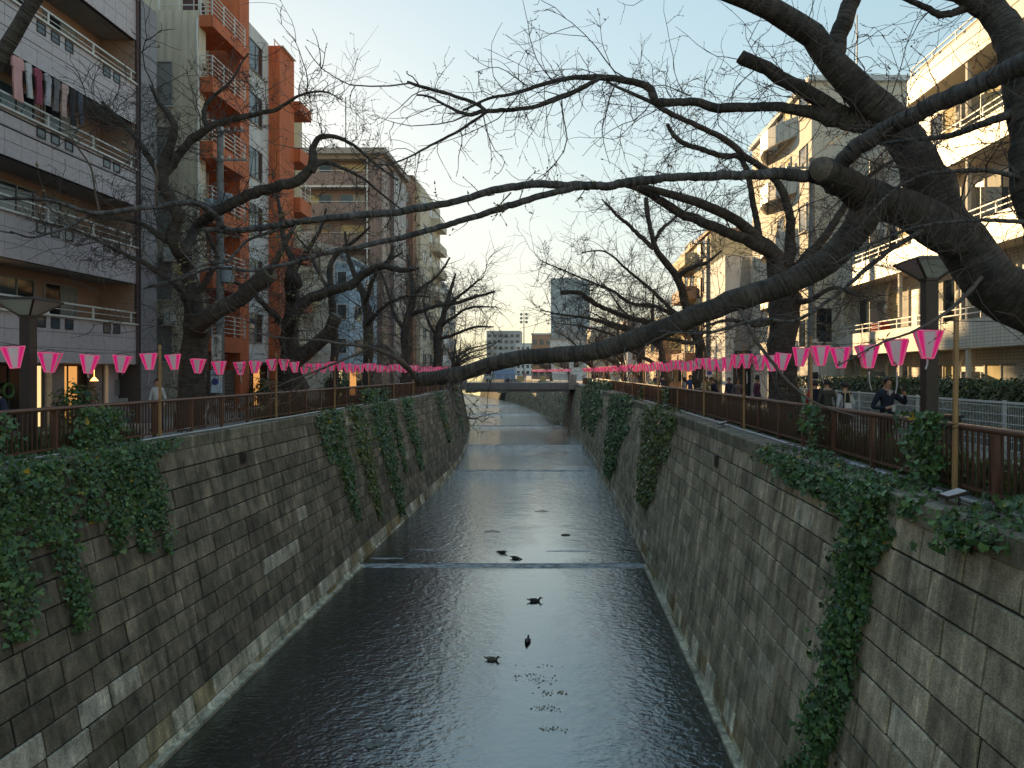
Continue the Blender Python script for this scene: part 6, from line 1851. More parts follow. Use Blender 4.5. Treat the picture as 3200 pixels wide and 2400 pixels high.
# ------------------------------------------------------------------ people
M_SKIN = mk('skin', (.5, .29, .2), (.44, .25, .17), 6, .55)
M_HAIRB = mk('black_hair', (.018, .014, .012), (.01, .008, .007), 12, .5)
M_HAIRD = mk('brown_hair', (.06, .035, .02), (.035, .02, .012), 12, .5)
CL = {}


def cloth(c):
    k = tuple(c)
    if k not in CL: CL[k] = mk('clothing_%d' % len(CL), c, tuple(x * .7 for x in c), 7, .85, .25, 40)
    return CL[k]


def person(label, x, y, facing, top, legs, hair=M_HAIRB, h=1.68, arms='down', lean=0.0, sleeves=None, long_hair=False, hat=None, female=False, z=0.0, walk=.12, turn=0.0, face=True, group='people strolling behind the railings'):
    """facing: angle of the view direction, 0 = towards +Y (away from the camera)"""
    t = thing('person', label, 'person', (0, 0, 0), group=group)
    s = h / 1.75
    sw = .175 if female else .2
    J = {}
    def j(n, px, py, pz, r, par, mat, ry=None): J[n] = (np.array((px, py, pz)), r, par, mat, ry or r)
    L = lean
    j('pelvis', 0, 0, .98, .135, None, 'L', .105)
    j('waist', 0, .02 + L * .15, 1.1, .13 if not female else .115, 'pelvis', 'T', .1)
    j('chest', 0, .03 + L * .4, 1.28, .15, 'waist', 'T', .115)
    j('upper', 0, .02 + L * .55, 1.41, .125, 'chest', 'T', .095)
    j('neck', 0, .02 + L * .66, 1.5, .056, 'upper', 'S')
    j('head0', 0, .05 + L * .78, 1.565, .07, 'neck', 'S', .082)
    j('head1', 0, .05 + L * .82, 1.64, .084, 'head0', 'S', .1)
    j('head2', 0, .04 + L * .84, 1.71, .066, 'head1', 'S', .08)
    for sd, q in ((-1, 'l'), (1, 'r')):
        j('sh' + q, sd * sw * .82, .02 + L * .55, 1.405, .075, 'upper', 'T')
        a = arms if isinstance(arms, str) else arms[0 if sd < 0 else 1]
        if a == 'down': el, wr, hd = (sd * (sw + .06), -.02 + L * .5, 1.13), (sd * (sw + .05), .07 + L * .55, .9), (sd * (sw + .04), .1 + L * .55, .81)
        elif a == 'cup': el, wr, hd = (sd * (sw + .1), -.01, 1.13), (sd * .13, .22, 1.12), (sd * .06, .27, 1.15)
        elif a == 'phone': el, wr, hd = (sd * (sw + .14), .13, 1.2), (sd * (sw + .03), .28, 1.4), (sd * (sw - .03), .3, 1.49)
        elif a == 'fwd': el, wr, hd = (sd * (sw + .05), .06 + L * .5, 1.16), (sd * (sw - .02), .27 + L * .5, 1.12), (sd * (sw - .06), .34 + L * .5, 1.14)
        else: el, wr, hd = (sd * (sw + .08), -.04, 1.14), (sd * (sw + .02), .12, 1.0), (sd * .14, .2, 1.0)
        sm = 'A'
        j('el' + q, *el, .05, 'sh' + q, sm); j('wr' + q, *wr, .036, 'el' + q, sm); j('hd' + q, *hd, .036, 'wr' + q, 'S')
        d = np.array(hd) - np.array(wr); d /= np.linalg.norm(d) + 1e-9
        sx = np.cross(d, (0, 0, 1.0)); sx /= np.linalg.norm(sx) + 1e-9
        j('fg' + q, *(np.array(hd) + d * .075), .02, 'hd' + q, 'S')
        st = walk * sd
        j('hp' + q, sd * .09, 0, .93, .105, 'pelvis', 'L')
        j('kn' + q, sd * .1, .04 + st * .6, .52, .066, 'hp' + q, 'L'); j('an' + q, sd * .1, -.02 + st * 1.3, .09, .046, 'kn' + q, 'L'); j('to' + q, sd * .12, .14 + st * 1.3, .04, .04, 'an' + q, 'B')
    names = list(J)
    me = bpy.data.meshes.new('person_body')
    bm = bmesh.new(); lay = bm.verts.layers.skin.verify()
    vs = {}
    for n in names:
        v = bm.verts.new(J[n][0] * s); v[lay].radius = (J[n][1] * s, J[n][4] * s); v[lay].use_root = (n == 'pelvis'); vs[n] = v
    for n in names:
        if J[n][2]: bm.edges.new((vs[n], vs[J[n][2]]))
    bm.to_mesh(me); bm.free()
    o = bpy.data.objects.new('tmp', me); COL.objects.link(o)
    o.modifiers.new('k', 'SKIN'); su = o.modifiers.new('s', 'SUBSURF'); su.levels = 1; su.render_levels = 1
    dg = bpy.context.evaluated_depsgraph_get()
    m2 = bpy.data.meshes.new_from_object(o.evaluated_get(dg))
    bpy.data.objects.remove(o); bpy.data.meshes.remove(me)
    mats = {'S': 0, 'T': 1, 'A': 2, 'L': 3, 'B': 4}
    m2.materials.clear()
    for mm in (M_SKIN, cloth(top), cloth(sleeves or top), cloth(legs), M_BLACK): m2.materials.append(mm)
    # nearest bone decides what covers the skin
    segs = [(J[n][0] * s, J[J[n][2]][0] * s, mats[J[n][3]]) for n in names if J[n][2]]
    A = np.array([a for a, b, c in segs]); B = np.array([b for a, b, c in segs]); Mi = np.array([c for a, b, c in segs])
    co = np.zeros(len(m2.vertices) * 3); m2.vertices.foreach_get('co', co); co = co.reshape(-1, 3)
    # a face: nose, brow and chin drawn out of the head
    hc = J['head1'][0] * s
    hm = (co[:, 2] > 1.53 * s)
    nose = hm & (np.abs(co[:, 0]) < .02) & (co[:, 1] > hc[1] + .05) & (np.abs(co[:, 2] - (hc[2] - .015)) < .028)
    co[nose, 1] += .018
    m2.vertices.foreach_set('co', co.ravel())
    for p in m2.polygons:
        c = np.mean([co[i] for i in p.vertices], axis=0)
        ab = B - A; tt = np.clip(np.sum((c - A) * ab, 1) / (np.sum(ab * ab, 1) + 1e-9), 0, 1)
        dist = np.linalg.norm(c - (A + ab * tt[:, None]), axis=1)
        p.material_index = int(Mi[np.argmin(dist)]); p.use_smooth = True
    body = link_mesh('body', m2, [], t)
    m = MB()
    hz = hc[2]
    if hat: m.lathe([(.145, -.02), (.15, 0), (.105, .02), (.1, .1), (.06, .13)], (0, hc[1], hz + .05), 12); m.build('hat', cloth(hat), t, smooth=True, local=True)
    m = MB()
    n = 12; k = 8; hv = []; hf = []
    for i in range(k + 1):
        th = i / k * (2.0 if not long_hair else 2.25)
        for q in range(n):
            an = 2 * math.pi * q / n
            front = max(0, math.sin(an))
            th2 = min(th, 1.12 if front > .55 else 9)
            rx_, ry_, rz_ = .093, .112, .112
            hv.append((rx_ * math.sin(th2) * math.cos(an), hc[1] - .006 + ry_ * math.sin(th2) * math.sin(an), hz + .012 + rz_ * math.cos(th2)))
    if long_hair:
        for i in range(k - 1, k + 1):
            for q in range(n):
                x_, y_, z_ = hv[i * n + q]
                if math.sin(2 * math.pi * q / n) < .3: hv[i * n + q] = (x_ * 1.25, y_ - .03, z_ - (.07 if i == k - 1 else .2))
    for i in range(k):
        for q in range(n):
            a = i * n + q; b = i * n + (q + 1) % n
            hf.append((a, b, b + n, a + n))
    m.add(hv, hf); m.build('hair', hair, t, smooth=True, local=True)
    if face:
        for sd in (-1, 1):
            m = MB(); m.ball((sd * .032, hc[1] + .083, hz + .008), (.013, .01, .007), 6, 4); m.build('eye', M_BLACK, t, local=True)
            m = MB(); m.ball((sd * .083, hc[1] - .005, hz - .005), (.012, .022, .032), 6, 4); m.build('ear', M_SKIN, t, local=True)
        m = MB(); m.box(-.022, .022, hc[1] + .082, hc[1] + .094, hz - .056, hz - .048); m.build('mouth', mk('lips', (.35, .12, .1)), t, local=True)
    t.location = (x, y, z); t.rotation_euler = (0, 0, facing)
    OFF[t.name] = np.array((x, y, z))
    return t


def on_person(x, y, facing, p):
    c, s = math.cos(facing), math.sin(facing)
    return (x + p[0] * c - p[1] * s, y + p[0] * s + p[1] * c, p[2])


# the man facing the camera with a coffee and a phone
mx, my, mf = 6.82, 14.9, math.pi + .12
person('man in a quilted navy jacket facing the camera with a phone raised and a coffee', mx, my, mf, (.018, .024, .045), (.03, .03, .035), M_HAIRB, 1.8, arms=('phone', 'cup'), walk=.03)
sc = 1.8 / 1.75
m = MB()
c1 = [(-.05, .135, 1.475), (0, .125, 1.36), (.05, .135, 1.475)]
m.add([on_person(mx, my, mf, (a * sc, (b + .015) * sc, c * sc)) for a, b, c in c1] + [on_person(mx, my, mf, (a * sc * .6, (b - .06) * sc, c * sc)) for a, b, c in c1], [(0, 2, 1), (3, 4, 5), (0, 1, 4, 3), (1, 2, 5, 4)])
o = m.build('shirt_collar', cloth((.5, .55, .6)))
o.parent = [q for q in bpy.data.objects if q.name.startswith('person') and q.get('label', '').startswith('man in a quilted')][0]
o.matrix_parent_inverse = o.parent.matrix_basis.inverted()
p = on_person(mx, my, mf, (.03 * sc, .31 * sc, 1.12 * sc))
cup = thing('coffee_cup', 'white lidded paper coffee cup in the hand of the man in navy', 'cup', p)
m = MB(); m.lathe([(.028, -.06), (.038, .05)], p, 12); m.build('cup_body', M_WHITE, cup)
m = MB(); m.lathe([(.041, .05), (.041, .062), (.034, .066)], p, 12); m.build('lid', M_WHITE, cup)
p = on_person(mx, my, mf, (-.165 * sc, .34 * sc, 1.54 * sc))
m = MB(); m.box(p[0] - .037, p[0] + .037, p[1] - .005, p[1] + .005, p[2] - .075, p[2] + .075)
tag(m.build('smartphone', M_BLACK), 'black smartphone held up by the man in the navy jacket', 'phone')

ppl = [
    # label, x, y, facing, top, legs, kwargs
    ('woman seen from behind in a black pinafore over a white blouse', 7.45, 18.6, .1, (.03, .03, .035), (.02, .02, .025), dict(female=True, sleeves=(.6, .62, .66), h=1.64)),
    ('person in a dark olive coat walking away beside the woman in black', 7.35, 19.6, 0, (.07, .07, .055), (.03, .03, .03), dict(h=1.7)),
    ('person in a bright red jacket walking away with a dark backpack', 7.3, 20.4, .05, (.5, .035, .03), (.03, .03, .04), dict(h=1.66)),
    ('stooping person in a pale green jacket', 7.55, 22.0, .5, (.2, .35, .28), (.04, .04, .06), dict(lean=.5, h=1.62, hair=M_HAIRD)),
    ('man in a grey brown jacket looking left beside the thick trunk', 7.75, 23.3, 1.2, (.22, .2, .17), (.06, .06, .06), dict(h=1.74)),
    ('smiling woman in a grey plaid coat facing the camera', 7.35, 29.5, math.pi - .1, (.16, .12, .12), (.04, .04, .05), dict(female=True, arms='fold', h=1.64, hair=M_HAIRD, long_hair=True)),
    ('person in a plum jacket and dark hat beside the plaid coat', 8.05, 29.2, math.pi + .9, (.1, .03, .075), (.03, .03, .035), dict(hat=(.02, .03, .025), h=1.72)),
    ('dark clothed person leaning at the right railing', 6.85, 31.0, 1.8, (.03, .04, .07), (.03, .03, .05), dict(lean=.35, h=1.68)),
    ('second dark clothed person leaning beside the railing', 7.6, 32.0, 2.2, (.045, .05, .07), (.03, .03, .03), dict(h=1.66)),
    ('person in a cream jacket raising both hands', 7.1, 35.2, 1.0, (.5, .46, .36), (.1, .1, .12), dict(arms='fwd', h=1.66)),
    ('person in a yellow green top before the pale shop', 7.6, 37.0, 2.6, (.35, .35, .12), (.05, .05, .05), dict(h=1.68)),
    ('man in blue with an orange collar on the right path', 7.2, 39.5, 2.5, (.05, .12, .32), (.03, .03, .04), dict(h=1.75)),
    ('long haired woman in a pale grey top by the railing', 6.6, 37.8, 1.4, (.5, .54, .55), (.1, .12, .15), dict(female=True, long_hair=True, h=1.63)),
    ('person in a navy coat standing between the trunks', 6.6, 46, .2, (.04, .045, .08), (.02, .02, .03), dict(h=1.72)),
    ('pair walker in a pale green coat on the right path', 6.7, 54, 0, (.45, .5, .45), (.05, .05, .07), dict(h=1.68)),
    ('walker in dark blue next to the pale green coat', 7.3, 54.5, 0, (.05, .06, .12), (.03, .03, .04), dict(h=1.75)),
    ('walker in white farther down the right path', 6.2, 63, 3.0, (.6, .6, .6), (.05, .05, .06), dict(h=1.7)),
    ('walker in grey far down the right path', 6.8, 66, 3.0, (.3, .3, .32), (.05, .05, .06), dict(h=1.7)),
    ('walker in pale blue far down the right path', 5.8, 76, 0, (.35, .5, .6), (.08, .08, .1), dict(h=1.7)),
    ('walker in tan near the right end of the bridge', 5.2, 86, 3.0, (.45, .33, .2), (.05, .05, .05), dict(h=1.7)),
    # left bank
    ('woman in a sleeveless white top and blue jeans behind the left railing', -13.0, 22.9, 3.3, (.62, .64, .66), (.05, .08, .16), dict(female=True, h=1.68, sleeves=(.62, .64, .66))),
    ('person in navy with dark hair at the far left edge', -13.4, 17.2, 1.8, (.025, .035, .07), (.03, .03, .04), dict(h=1.5, lean=.3)),
    ('person with black hair in a blue grey jacket by the left railing', -12.6, 47.5, 1.5, (.08, .12, .17), (.04, .04, .05), dict(h=1.68)),
    ('person in a pale coat on the left bank path', -12.6, 59.5, 2.8, (.5, .5, .42), (.06, .06, .06), dict(h=1.6)),
    ('person in navy with a straw hat on the left bank', -12.4, 63, 1.2, (.025, .03, .06), (.04, .04, .06), dict(hat=(.4, .32, .18), h=1.72)),
    ('dark coated person crouching under the left bank trees', -13.1, 40.0, 0, (.08, .085, .09), (.04, .04, .04), dict(h=1.45, lean=.4)),
    ('person in a red top walking on the far bridge', -5.6, 110, 3.0, (.5, .06, .06), (.3, .4, .6), dict(h=1.72, face=False, z=.25)),
    ('person in pale blue walking on the far bridge', -6.6, 110.4, 3.0, (.4, .55, .7), (.08, .08, .12), dict(h=1.75, face=False, z=.25)),
]
for lb, x, y, f, top, legs, kw in ppl:
    if y > 34: kw.setdefault('face', False)
    person(lb, x, y, f, top, legs, **kw)
bp = thing('backpack', 'dark backpack on the person in the red jacket', 'bag', (7.3, 20.3, 1.3))
m = MB(); m.hexa([(7.16, 20.2, .98), (7.44, 20.2, .98), (7.43, 20.32, .98), (7.17, 20.32, .98), (7.18, 20.22, 1.42), (7.42, 20.22, 1.42), (7.4, 20.34, 1.42), (7.2, 20.34, 1.42)]); m.build('bag_body', cloth((.02, .025, .05)), bp)
m = MB(); m.box(7.2, 7.4, 20.15, 20.199, 1.02, 1.2); m.build('front_pocket', cloth((.03, .035, .06)), bp)
ru = thing('shoulder_bag', 'small white bag with straps at the back of the woman in black', 'bag', (7.45, 18.45, 1.1))
m = MB(); m.box(7.36, 7.54, 18.4, 18.46, .96, 1.1); m.build('bag_body', M_WHITE, ru)
m = MB(); m.bar((7.37, 18.44, 1.1), (7.4, 18.48, 1.42), .02, .012); m.bar((7.53, 18.44, 1.1), (7.5, 18.48, 1.42), .02, .012); m.build('strap', M_CURTY, ru)

# ------------------------------------------------------------------ lettering
def lettering(text, size, mat, parent, loc, rot, name='lettering', align='CENTER', spacing=1.0, line=1.0, bold=0.0):
    cu = bpy.data.curves.new(name, 'FONT'); cu.body = text; cu.size = size; cu.align_x = align; cu.align_y = 'CENTER'
    cu.extrude = .002; cu.resolution_u = 2; cu.space_character = spacing; cu.space_line = line; cu.offset = bold
    o = bpy.data.objects.new('tmp_text', cu); COL.objects.link(o)
    bpy.context.view_layer.update()
    me = bpy.data.meshes.new_from_object(o.evaluated_get(bpy.context.evaluated_depsgraph_get()))
    bpy.data.objects.remove(o)
    me.materials.clear(); me.materials.append(mat)
    q = bpy.data.objects.new(name, me); COL.objects.link(q)
    if parent is not None:
        q.parent = parent; q.location = np.array(loc) - OFF.get(parent.name, 0)
    else: q.location = loc
    q.rotation_euler = rot
    return q


M_GOLD = mk('gold_letters', (.75, .6, .32), (.6, .46, .22), 3, .4)
M_INK = mk('black_ink', (.02, .02, .02), None, 3, .6)
M_SBLUE = mk('sign_blue', (.05, .07, .35), None, 3, .5)
M_SKY = mk('sign_pale_blue', (.55, .68, .8), (.5, .62, .74), 2, .5)
FACE = (math.radians(90), 0, 0)
sg = thing('shop_sign', 'black shop sign with gold lettering on the white walled shop', 'sign', (11.5, 44.9, 3.0))
m = MB(); m.box(11.0, 12.02, 44.86, 44.96, 2.86, 3.24); m.build('sign_board', M_INK, sg)
lettering('Aesop', .3, M_GOLD, sg, (11.51, 44.855, 3.05), FACE, bold=.004)

# ------------------------------------------------------------------ utility poles, signs and overhead wires
M_POLE = mk('grey_concrete_pole', (.24, .25, .25), (.18, .185, .185), 2, .8, streak=.2)


def utility_pole(label, x, y, h, r=.15, arms=(), boxes=()):
    u = thing('utility_pole', label, 'pole', (x, y, 0), group='utility poles')
    m = MB(); m.tube([(x, y, 0), (x, y, h)], [r, r * .72], 12); m.build('pole', M_POLE, u)
    for z, L in arms:
        m = MB(); m.bar((x - .1, y - .14, z), (x + L, y - .14, z), .07, .07); m.build('cross_arm', M_GREYM, u)
        m = MB()
        for k in range(4):
            q = x + L * (k + .5) / 4
            m.lathe([(.03, 0), (.06, .03), (.03, .06), (.06, .09), (.03, .14)], (q, y - .14, z + .04), 8)
        m.build('insulators', M_WHITE, u)
    for z, dx in boxes:
        m = MB(); m.lathe([(.2, 0), (.24, .04), (.24, .62), (.18, .7)], (x + dx, y - .1, z), 12); m.build('transformer', mk('transformer_grey', (.3, .36, .42)), u)
        m = MB(); m.bar((x, y - .1, z + .1), (x + dx, y - .1, z + .1), .08, .1); m.build('bracket', M_GREYM, u)
    for z in np.arange(2.6, h - 1, .55):
        m = MB(); m.bar((x - .3, y - .02, z), (x + .3, y - .02, z), .022, .022); m.build('foot_peg', M_GREYM, u)
    return u


ux, uy = -14.2, 29.6
utility_pole('tall grey utility pole with transformers and signs on the left bank', ux, uy, 12.2, .17, ((11.9, 1.1), (10.7, 1.2)), ((8.6, .35), (8.4, -.35), (5.6, .35)))
m_ = thing('pole_sign', 'tall white vertical sign with black characters on the left utility pole', 'sign', (ux, uy - .3, 3))
m = MB(); m.box(ux - .21, ux + .17, uy - .32, uy - .25, 2.02, 3.45); m.build('sign_board', M_WHITE, m_)
m = MB(); m.box(ux - .19, ux + .15, uy - .326, uy - .321, 2.05, 2.22); m.build('black_panel', M_INK, m_)
lettering('\u56f2\n\u7891\n\u30cd\n\u30a4\n\u30eb', .2, M_INK, m_, (ux - .02, uy - .326, 2.92), FACE, line=.82)
lettering('100', .1, M_CURTY, m_, (ux - .02, uy - .326, 2.37), FACE, name='yellow_number', bold=.002)
lettering('\u5186\u99d0\u8eca\n\u5834\u5165\u53e3', .07, M_WHITE, m_, (ux - .02, uy - .33, 2.135), FACE, name='small_lettering')
m2_ = thing('pole_sign', 'pale blue sign with a dark blue round mark under the vertical sign', 'sign', (ux, uy - .3, 1.6))
m = MB(); m.box(ux - .24, ux + .2, uy - .31, uy - .24, 1.05, 1.98); m.build('sign_board', M_SKY, m2_)
m = MB(); m.tube([(ux - .06, uy - .312, 1.5), (ux - .06, uy - .318, 1.5)], .14, 18); m.build('round_mark', M_SBLUE, m2_)
lettering('\u76ee\u9ed2\u5ddd\n\u6851\u9752\u53f0', .1, M_SBLUE, m2_, (ux - .02, uy - .314, 1.82), FACE)
utility_pole('pale grey utility pole on the right bank beside the shops', 8.4, 40.5, 9.5, .16, ((9.2, -1.0), (8.4, -1.0)))
m3_ = thing('pole_sign', 'small grey notice plates on the right bank utility pole', 'sign', (8.4, 40.2, 1.6))
m = MB(); m.box(8.22, 8.58, 40.2, 40.26, 1.0, 2.3); m.build('sign_board', M_WHITE, m3_)
m = MB(); m.box(8.28, 8.52, 40.19, 40.199, 1.75, 2.0); m.box(8.28, 8.52, 40.19, 40.199, 1.2, 1.35); m.build('dark_print', M_SBLUE, m3_)
px, py_ = 9.25, 26.2
utility_pole('grey utility pole behind the thick right bank trunk', px, py_, 9.8, .15, ((9.4, -1.0),))
m4_ = thing('pole_sign', 'white vertical sign with black characters behind the right bank lanterns', 'sign', (px, py_ - .25, 2.5))
m = MB(); m.box(px - .14, px + .16, py_ - .28, py_ - .2, 1.62, 3.1); m.build('sign_board', M_WHITE, m4_)
m = MB(); m.box(px - .12, px + .14, py_ - .285, py_ - .281, 1.65, 1.9); m.build('black_panel', M_INK, m4_)
lettering('\u8d77\n\u8eab\n\u5373\n\u5373\n\u5e73', .19, M_INK, m4_, (px + .01, py_ - .285, 2.55), FACE, line=.85)
# the round blue mast lamp post and arm lights among the left trees
utility_pole('thin dark pole standing before the blue bay of the white house', -14.0, 43.5, 8.5, .07)

wires = [
    ((-14.2 + .9, 29.5, 12.05), (-13.6, 2.0, 13.2)), ((-14.2 + .5, 29.5, 12.05), (-14.2, 2.0, 13.0)), ((-13.4, 29.5, 10.85), (-13.2, 2.0, 11.3)), ((-13.9, 29.5, 10.85), (-14.0, 2.0, 11.0)),
    ((-14.1, 29.5, 8.6), (-13.6, 2.0, 8.9)), ((-14.1, 29.5, 8.3), (-13.9, 2.0, 8.6)), ((-14.1, 29.5, 7.2), (-14.2, 2.0, 7.4)),
    ((-13.4, 29.5, 12.05), (-14.0, 80, 11.5)), ((-13.8, 29.5, 10.85), (-14.2, 80, 10.4)), ((-14.1, 29.5, 8.5), (-14.2, 80, 8.0)),
    ((7.9, 40.4, 9.3), (8.8, 26.1, 9.5)), ((7.6, 40.4, 8.5), (8.6, 26.1, 9.45)), ((8.8, 26.1, 9.5), (10.5, 4, 10.5)), ((7.9, 40.4, 9.3), (7.2, 90, 8.8)), ((7.6, 40.4, 8.5), (7.0, 90, 8.2)),
]
wl = ['upper wire from the left utility pole towards the camera', 'second wire from the left pole top towards the camera', 'wire from the lower cross arm of the left pole', 'inner wire from the lower cross arm of the left pole',
      'thick telephone cable sagging past the laundry balcony', 'second telephone cable past the laundry balcony', 'lowest cable along the grey apartment block', 'wire running on from the left pole to the brown block',
      'lower wire running on past the orange column', 'telephone cable running on past the blue bay', 'wire between the two right bank poles', 'lower wire between the two right bank poles', 'wire from the right pole over the stepped balconies',
      'wire leading down the right bank to the bridge', 'lower wire leading down the right bank']
for i, (a, b) in enumerate(wires):
    m = MB(); a, b = np.array(a), np.array(b)
    n = 14; sg_ = .012 * np.linalg.norm(b - a)
    r = .022 if i in (4, 5) else .011
    m.tube([a + (b - a) * t - np.array((0, 0, sg_ * 4 * t * (1 - t))) for t in np.linspace(0, 1, n)], r, 5)
    tag(m.build('overhead_wire', M_CABLE), wl[i], 'wire', 'overhead wires')

# ------------------------------------------------------------------ box beside the lamp, bicycles
bx = thing('utility_cabinet', 'dark brown steel cabinet beside the right street lamp', 'cabinet', (7.2, 13.7, 0))
m = MB(); m.box(6.98, 7.62, 13.6, 14.0, 0, 1.02); m.build('cabinet_body', M_LAMPM, bx)
m = MB(); m.box(6.92, 7.68, 13.54, 14.06, 1.02, 1.08); m.box(6.96, 7.06, 13.56, 13.599, 0, 1.02); m.box(7.54, 7.64, 13.56, 13.599, 0, 1.02); m.box(7.062, 7.538, 13.565, 13.599, .82, .86); m.build('trim', M_BLACK, bx)


def bicycle(label, x, y, rz, col):
    b = thing('bicycle', label, 'bicycle', (0, 0, 0), group='parked bicycles')
    for cx in (-.53, .53):
        m = MB(); m.tube([(cx + .33 * math.cos(a), 0, .34 + .33 * math.sin(a)) for a in np.linspace(0, 2 * math.pi, 25)], .021, 6, cap=False); w = m.build('wheel', M_BLACK, b, local=True)
        m = MB(); m.tube([(cx + .305 * math.cos(a), 0, .34 + .305 * math.sin(a)) for a in np.linspace(0, 2 * math.pi, 25)], .012, 5, cap=False)
        for k in range(8): m.bar((cx, 0, .34), (cx + .3 * math.cos(k * .785), 0, .34 + .3 * math.sin(k * .785)), .006, .006)
        m.build('rim', M_WHITE, w, local=True)
        m = MB(); m.tube([(cx + .37 * math.cos(a), 0, .34 + .37 * math.sin(a)) for a in np.linspace(.3, 2.6, 10)], .018, 5); m.build('mudguard', M_WHITE, b, local=True)
    m = MB()
    for p, q in (((-.53, 0, .34), (-.12, 0, .32)), ((-.12, 0, .32), (-.22, 0, .82)), ((-.53, 0, .34), (-.2, 0, .74)), ((-.12, 0, .32), (.38, 0, .78)), ((-.18, 0, .6), (.38, 0, .68)), ((.36, 0, .92), (.53, 0, .34))): m.tube([p, q], .018, 6)
    m.build('bicycle_frame', col, b, local=True)
    m = MB(); m.hexa([(-.36, -.07, .84), (-.08, -.02, .85), (-.08, .02, .85), (-.36, .07, .84), (-.36, -.08, .9), (-.08, -.02, .89), (-.08, .02, .89), (-.36, .08, .9)]); m.build('saddle', M_BLACK, b, local=True)
    m = MB(); m.tube([(.36, 0, .92), (.36, 0, 1.0)], .015, 6); m.tube([(.22, -.27, 1.0), (.36, -.2, 1.02), (.38, 0, 1.0), (.36, .2, 1.02), (.22, .27, 1.0)], .014, 6); m.build('handlebar', M_GREYM, b, local=True)
    m = MB(); m.box(.5, .8, -.18, .18, .72, .96); m.build('basket', M_GREYM, b, local=True)
    b.location = (x, y, 0); b.rotation_euler = (0, 0, rz)
    return b


bicycle('white bicycle parked behind the right railing', 6.75, 24.5, 1.35, M_WHITE)
bicycle('second bicycle behind the right railing, farther along', 6.75, 27.2, 1.5, M_GREYM)
bicycle('pale bicycle leaning inside the left railing by the pole', -12.4, 24.8, 1.8, M_WHITE)
bicycle('silver bicycle behind the left railing near the double stemmed tree', -12.5, 27.3, 1.4, M_GREYM)
bicycle('bicycle with pale mudguards past the left utility pole', -13.0, 33.5, 1.6, M_WHITE)

# shop bits on the left
w = thing('wreath', 'dark round wreath on the shop glass at the far left', 'wreath', (-16.5, 21.2, 1.0))
m = MB(); m.tube([(-16.5, 21.2 + .2 * math.cos(a), 1.35 + .2 * math.sin(a)) for a in np.linspace(0, 2 * math.pi, 17)], .055, 6, cap=False); m.build('wreath_ring', M_IVY, w)
w = thing('notice', 'small pink notice in the shop window at the left', 'notice', (-16.5, 22.0, 1.2))
m = MB(); m.box(-16.52, -16.5, 21.95, 22.2, 1.28, 1.6); m.build('pink_sheet', M_PINKL, w)
m = MB(); m.box(-16.52, -16.5, 21.97, 22.18, .98, 1.26); m.build('white_sheet', M_WHITE, w)
aw = thing('folding_board', 'pale folding board standing at the shop door', 'board', (-15.2, 24.6, 0))
m = MB(); m.hexa([(-15.3, 24.3, 0), (-15.25, 24.3, 0), (-15.25, 24.85, 0), (-15.3, 24.85, 0), (-15.2, 24.3, 1.0), (-15.15, 24.3, 1.0), (-15.15, 24.85, 1.0), (-15.2, 24.85, 1.0)]); m.build('board_face', M_GREYM, aw)
m = MB(); m.bar((-15.05, 24.32, 0), (-15.17, 24.32, .98), .03, .03); m.bar((-15.05, 24.83, 0), (-15.17, 24.83, .98), .03, .03); m.build('strut', M_GREYM, aw)

# ------------------------------------------------------------------ drain outlets and rungs in the walls
for side, u, v, lb in ((-1, 523, 1005, 'dark drain outlet in the upper left wall'), (1, 1553, 990, 'dark drain outlet with a rung in the upper right wall')):
    d = 1.0 if side < 0 else 1.0
    y = yL(u, d) if side < 0 else yR(u, d)
    x = float(xface(side, y, d)); q = -side
    dr = thing('drain_outlet', lb, 'drain', (x, y, -d))
    m = MB(); m.box(x, x + q * .09, y - .16, y + .16, -d - .2, -d + .2); m.build('surround', M_LAMPM, dr)
    m = MB(); m.box(x + q * .091, x + q * .1, y - .1, y + .1, -d - .14, -d + .12); m.build('flap', M_BLACK, dr)
    m = MB(); z = -d + .42; x2 = float(xface(side, y, -z)); m.bar((x2 + q * .1, y - .22, z), (x2 + q * .1, y + .22, z), .025, .025); m.bar((x2 - q * .05, y - .22, z), (x2 + q * .1, y - .22, z), .025, .025); m.bar((x2 - q * .05, y + .22, z), (x2 + q * .1, y + .22, z), .025, .025); m.build('rung', M_GREYM, dr)

# ------------------------------------------------------------------ ducks, driftwood and litter on the water
M_DUCK = mk('dark_duck_feathers', (.045, .036, .028), (.018, .015, .013), 14, .6)
M_DUCKB = mk('brown_duck_feathers', (.15, .11, .07), (.07, .05, .035), 14, .6)
M_BILL = mk('duck_bill', (.3, .2, .05))


def water_at(u, v):
    y = (CAM_Z + DEP) * 1534.4 / (v - 803.9)
    y = (CAM_Z - wz(y)) * 1534.4 / (v - 803.9)
    return (u - 1211.8) / 1534.4 * y, y, wz(y)


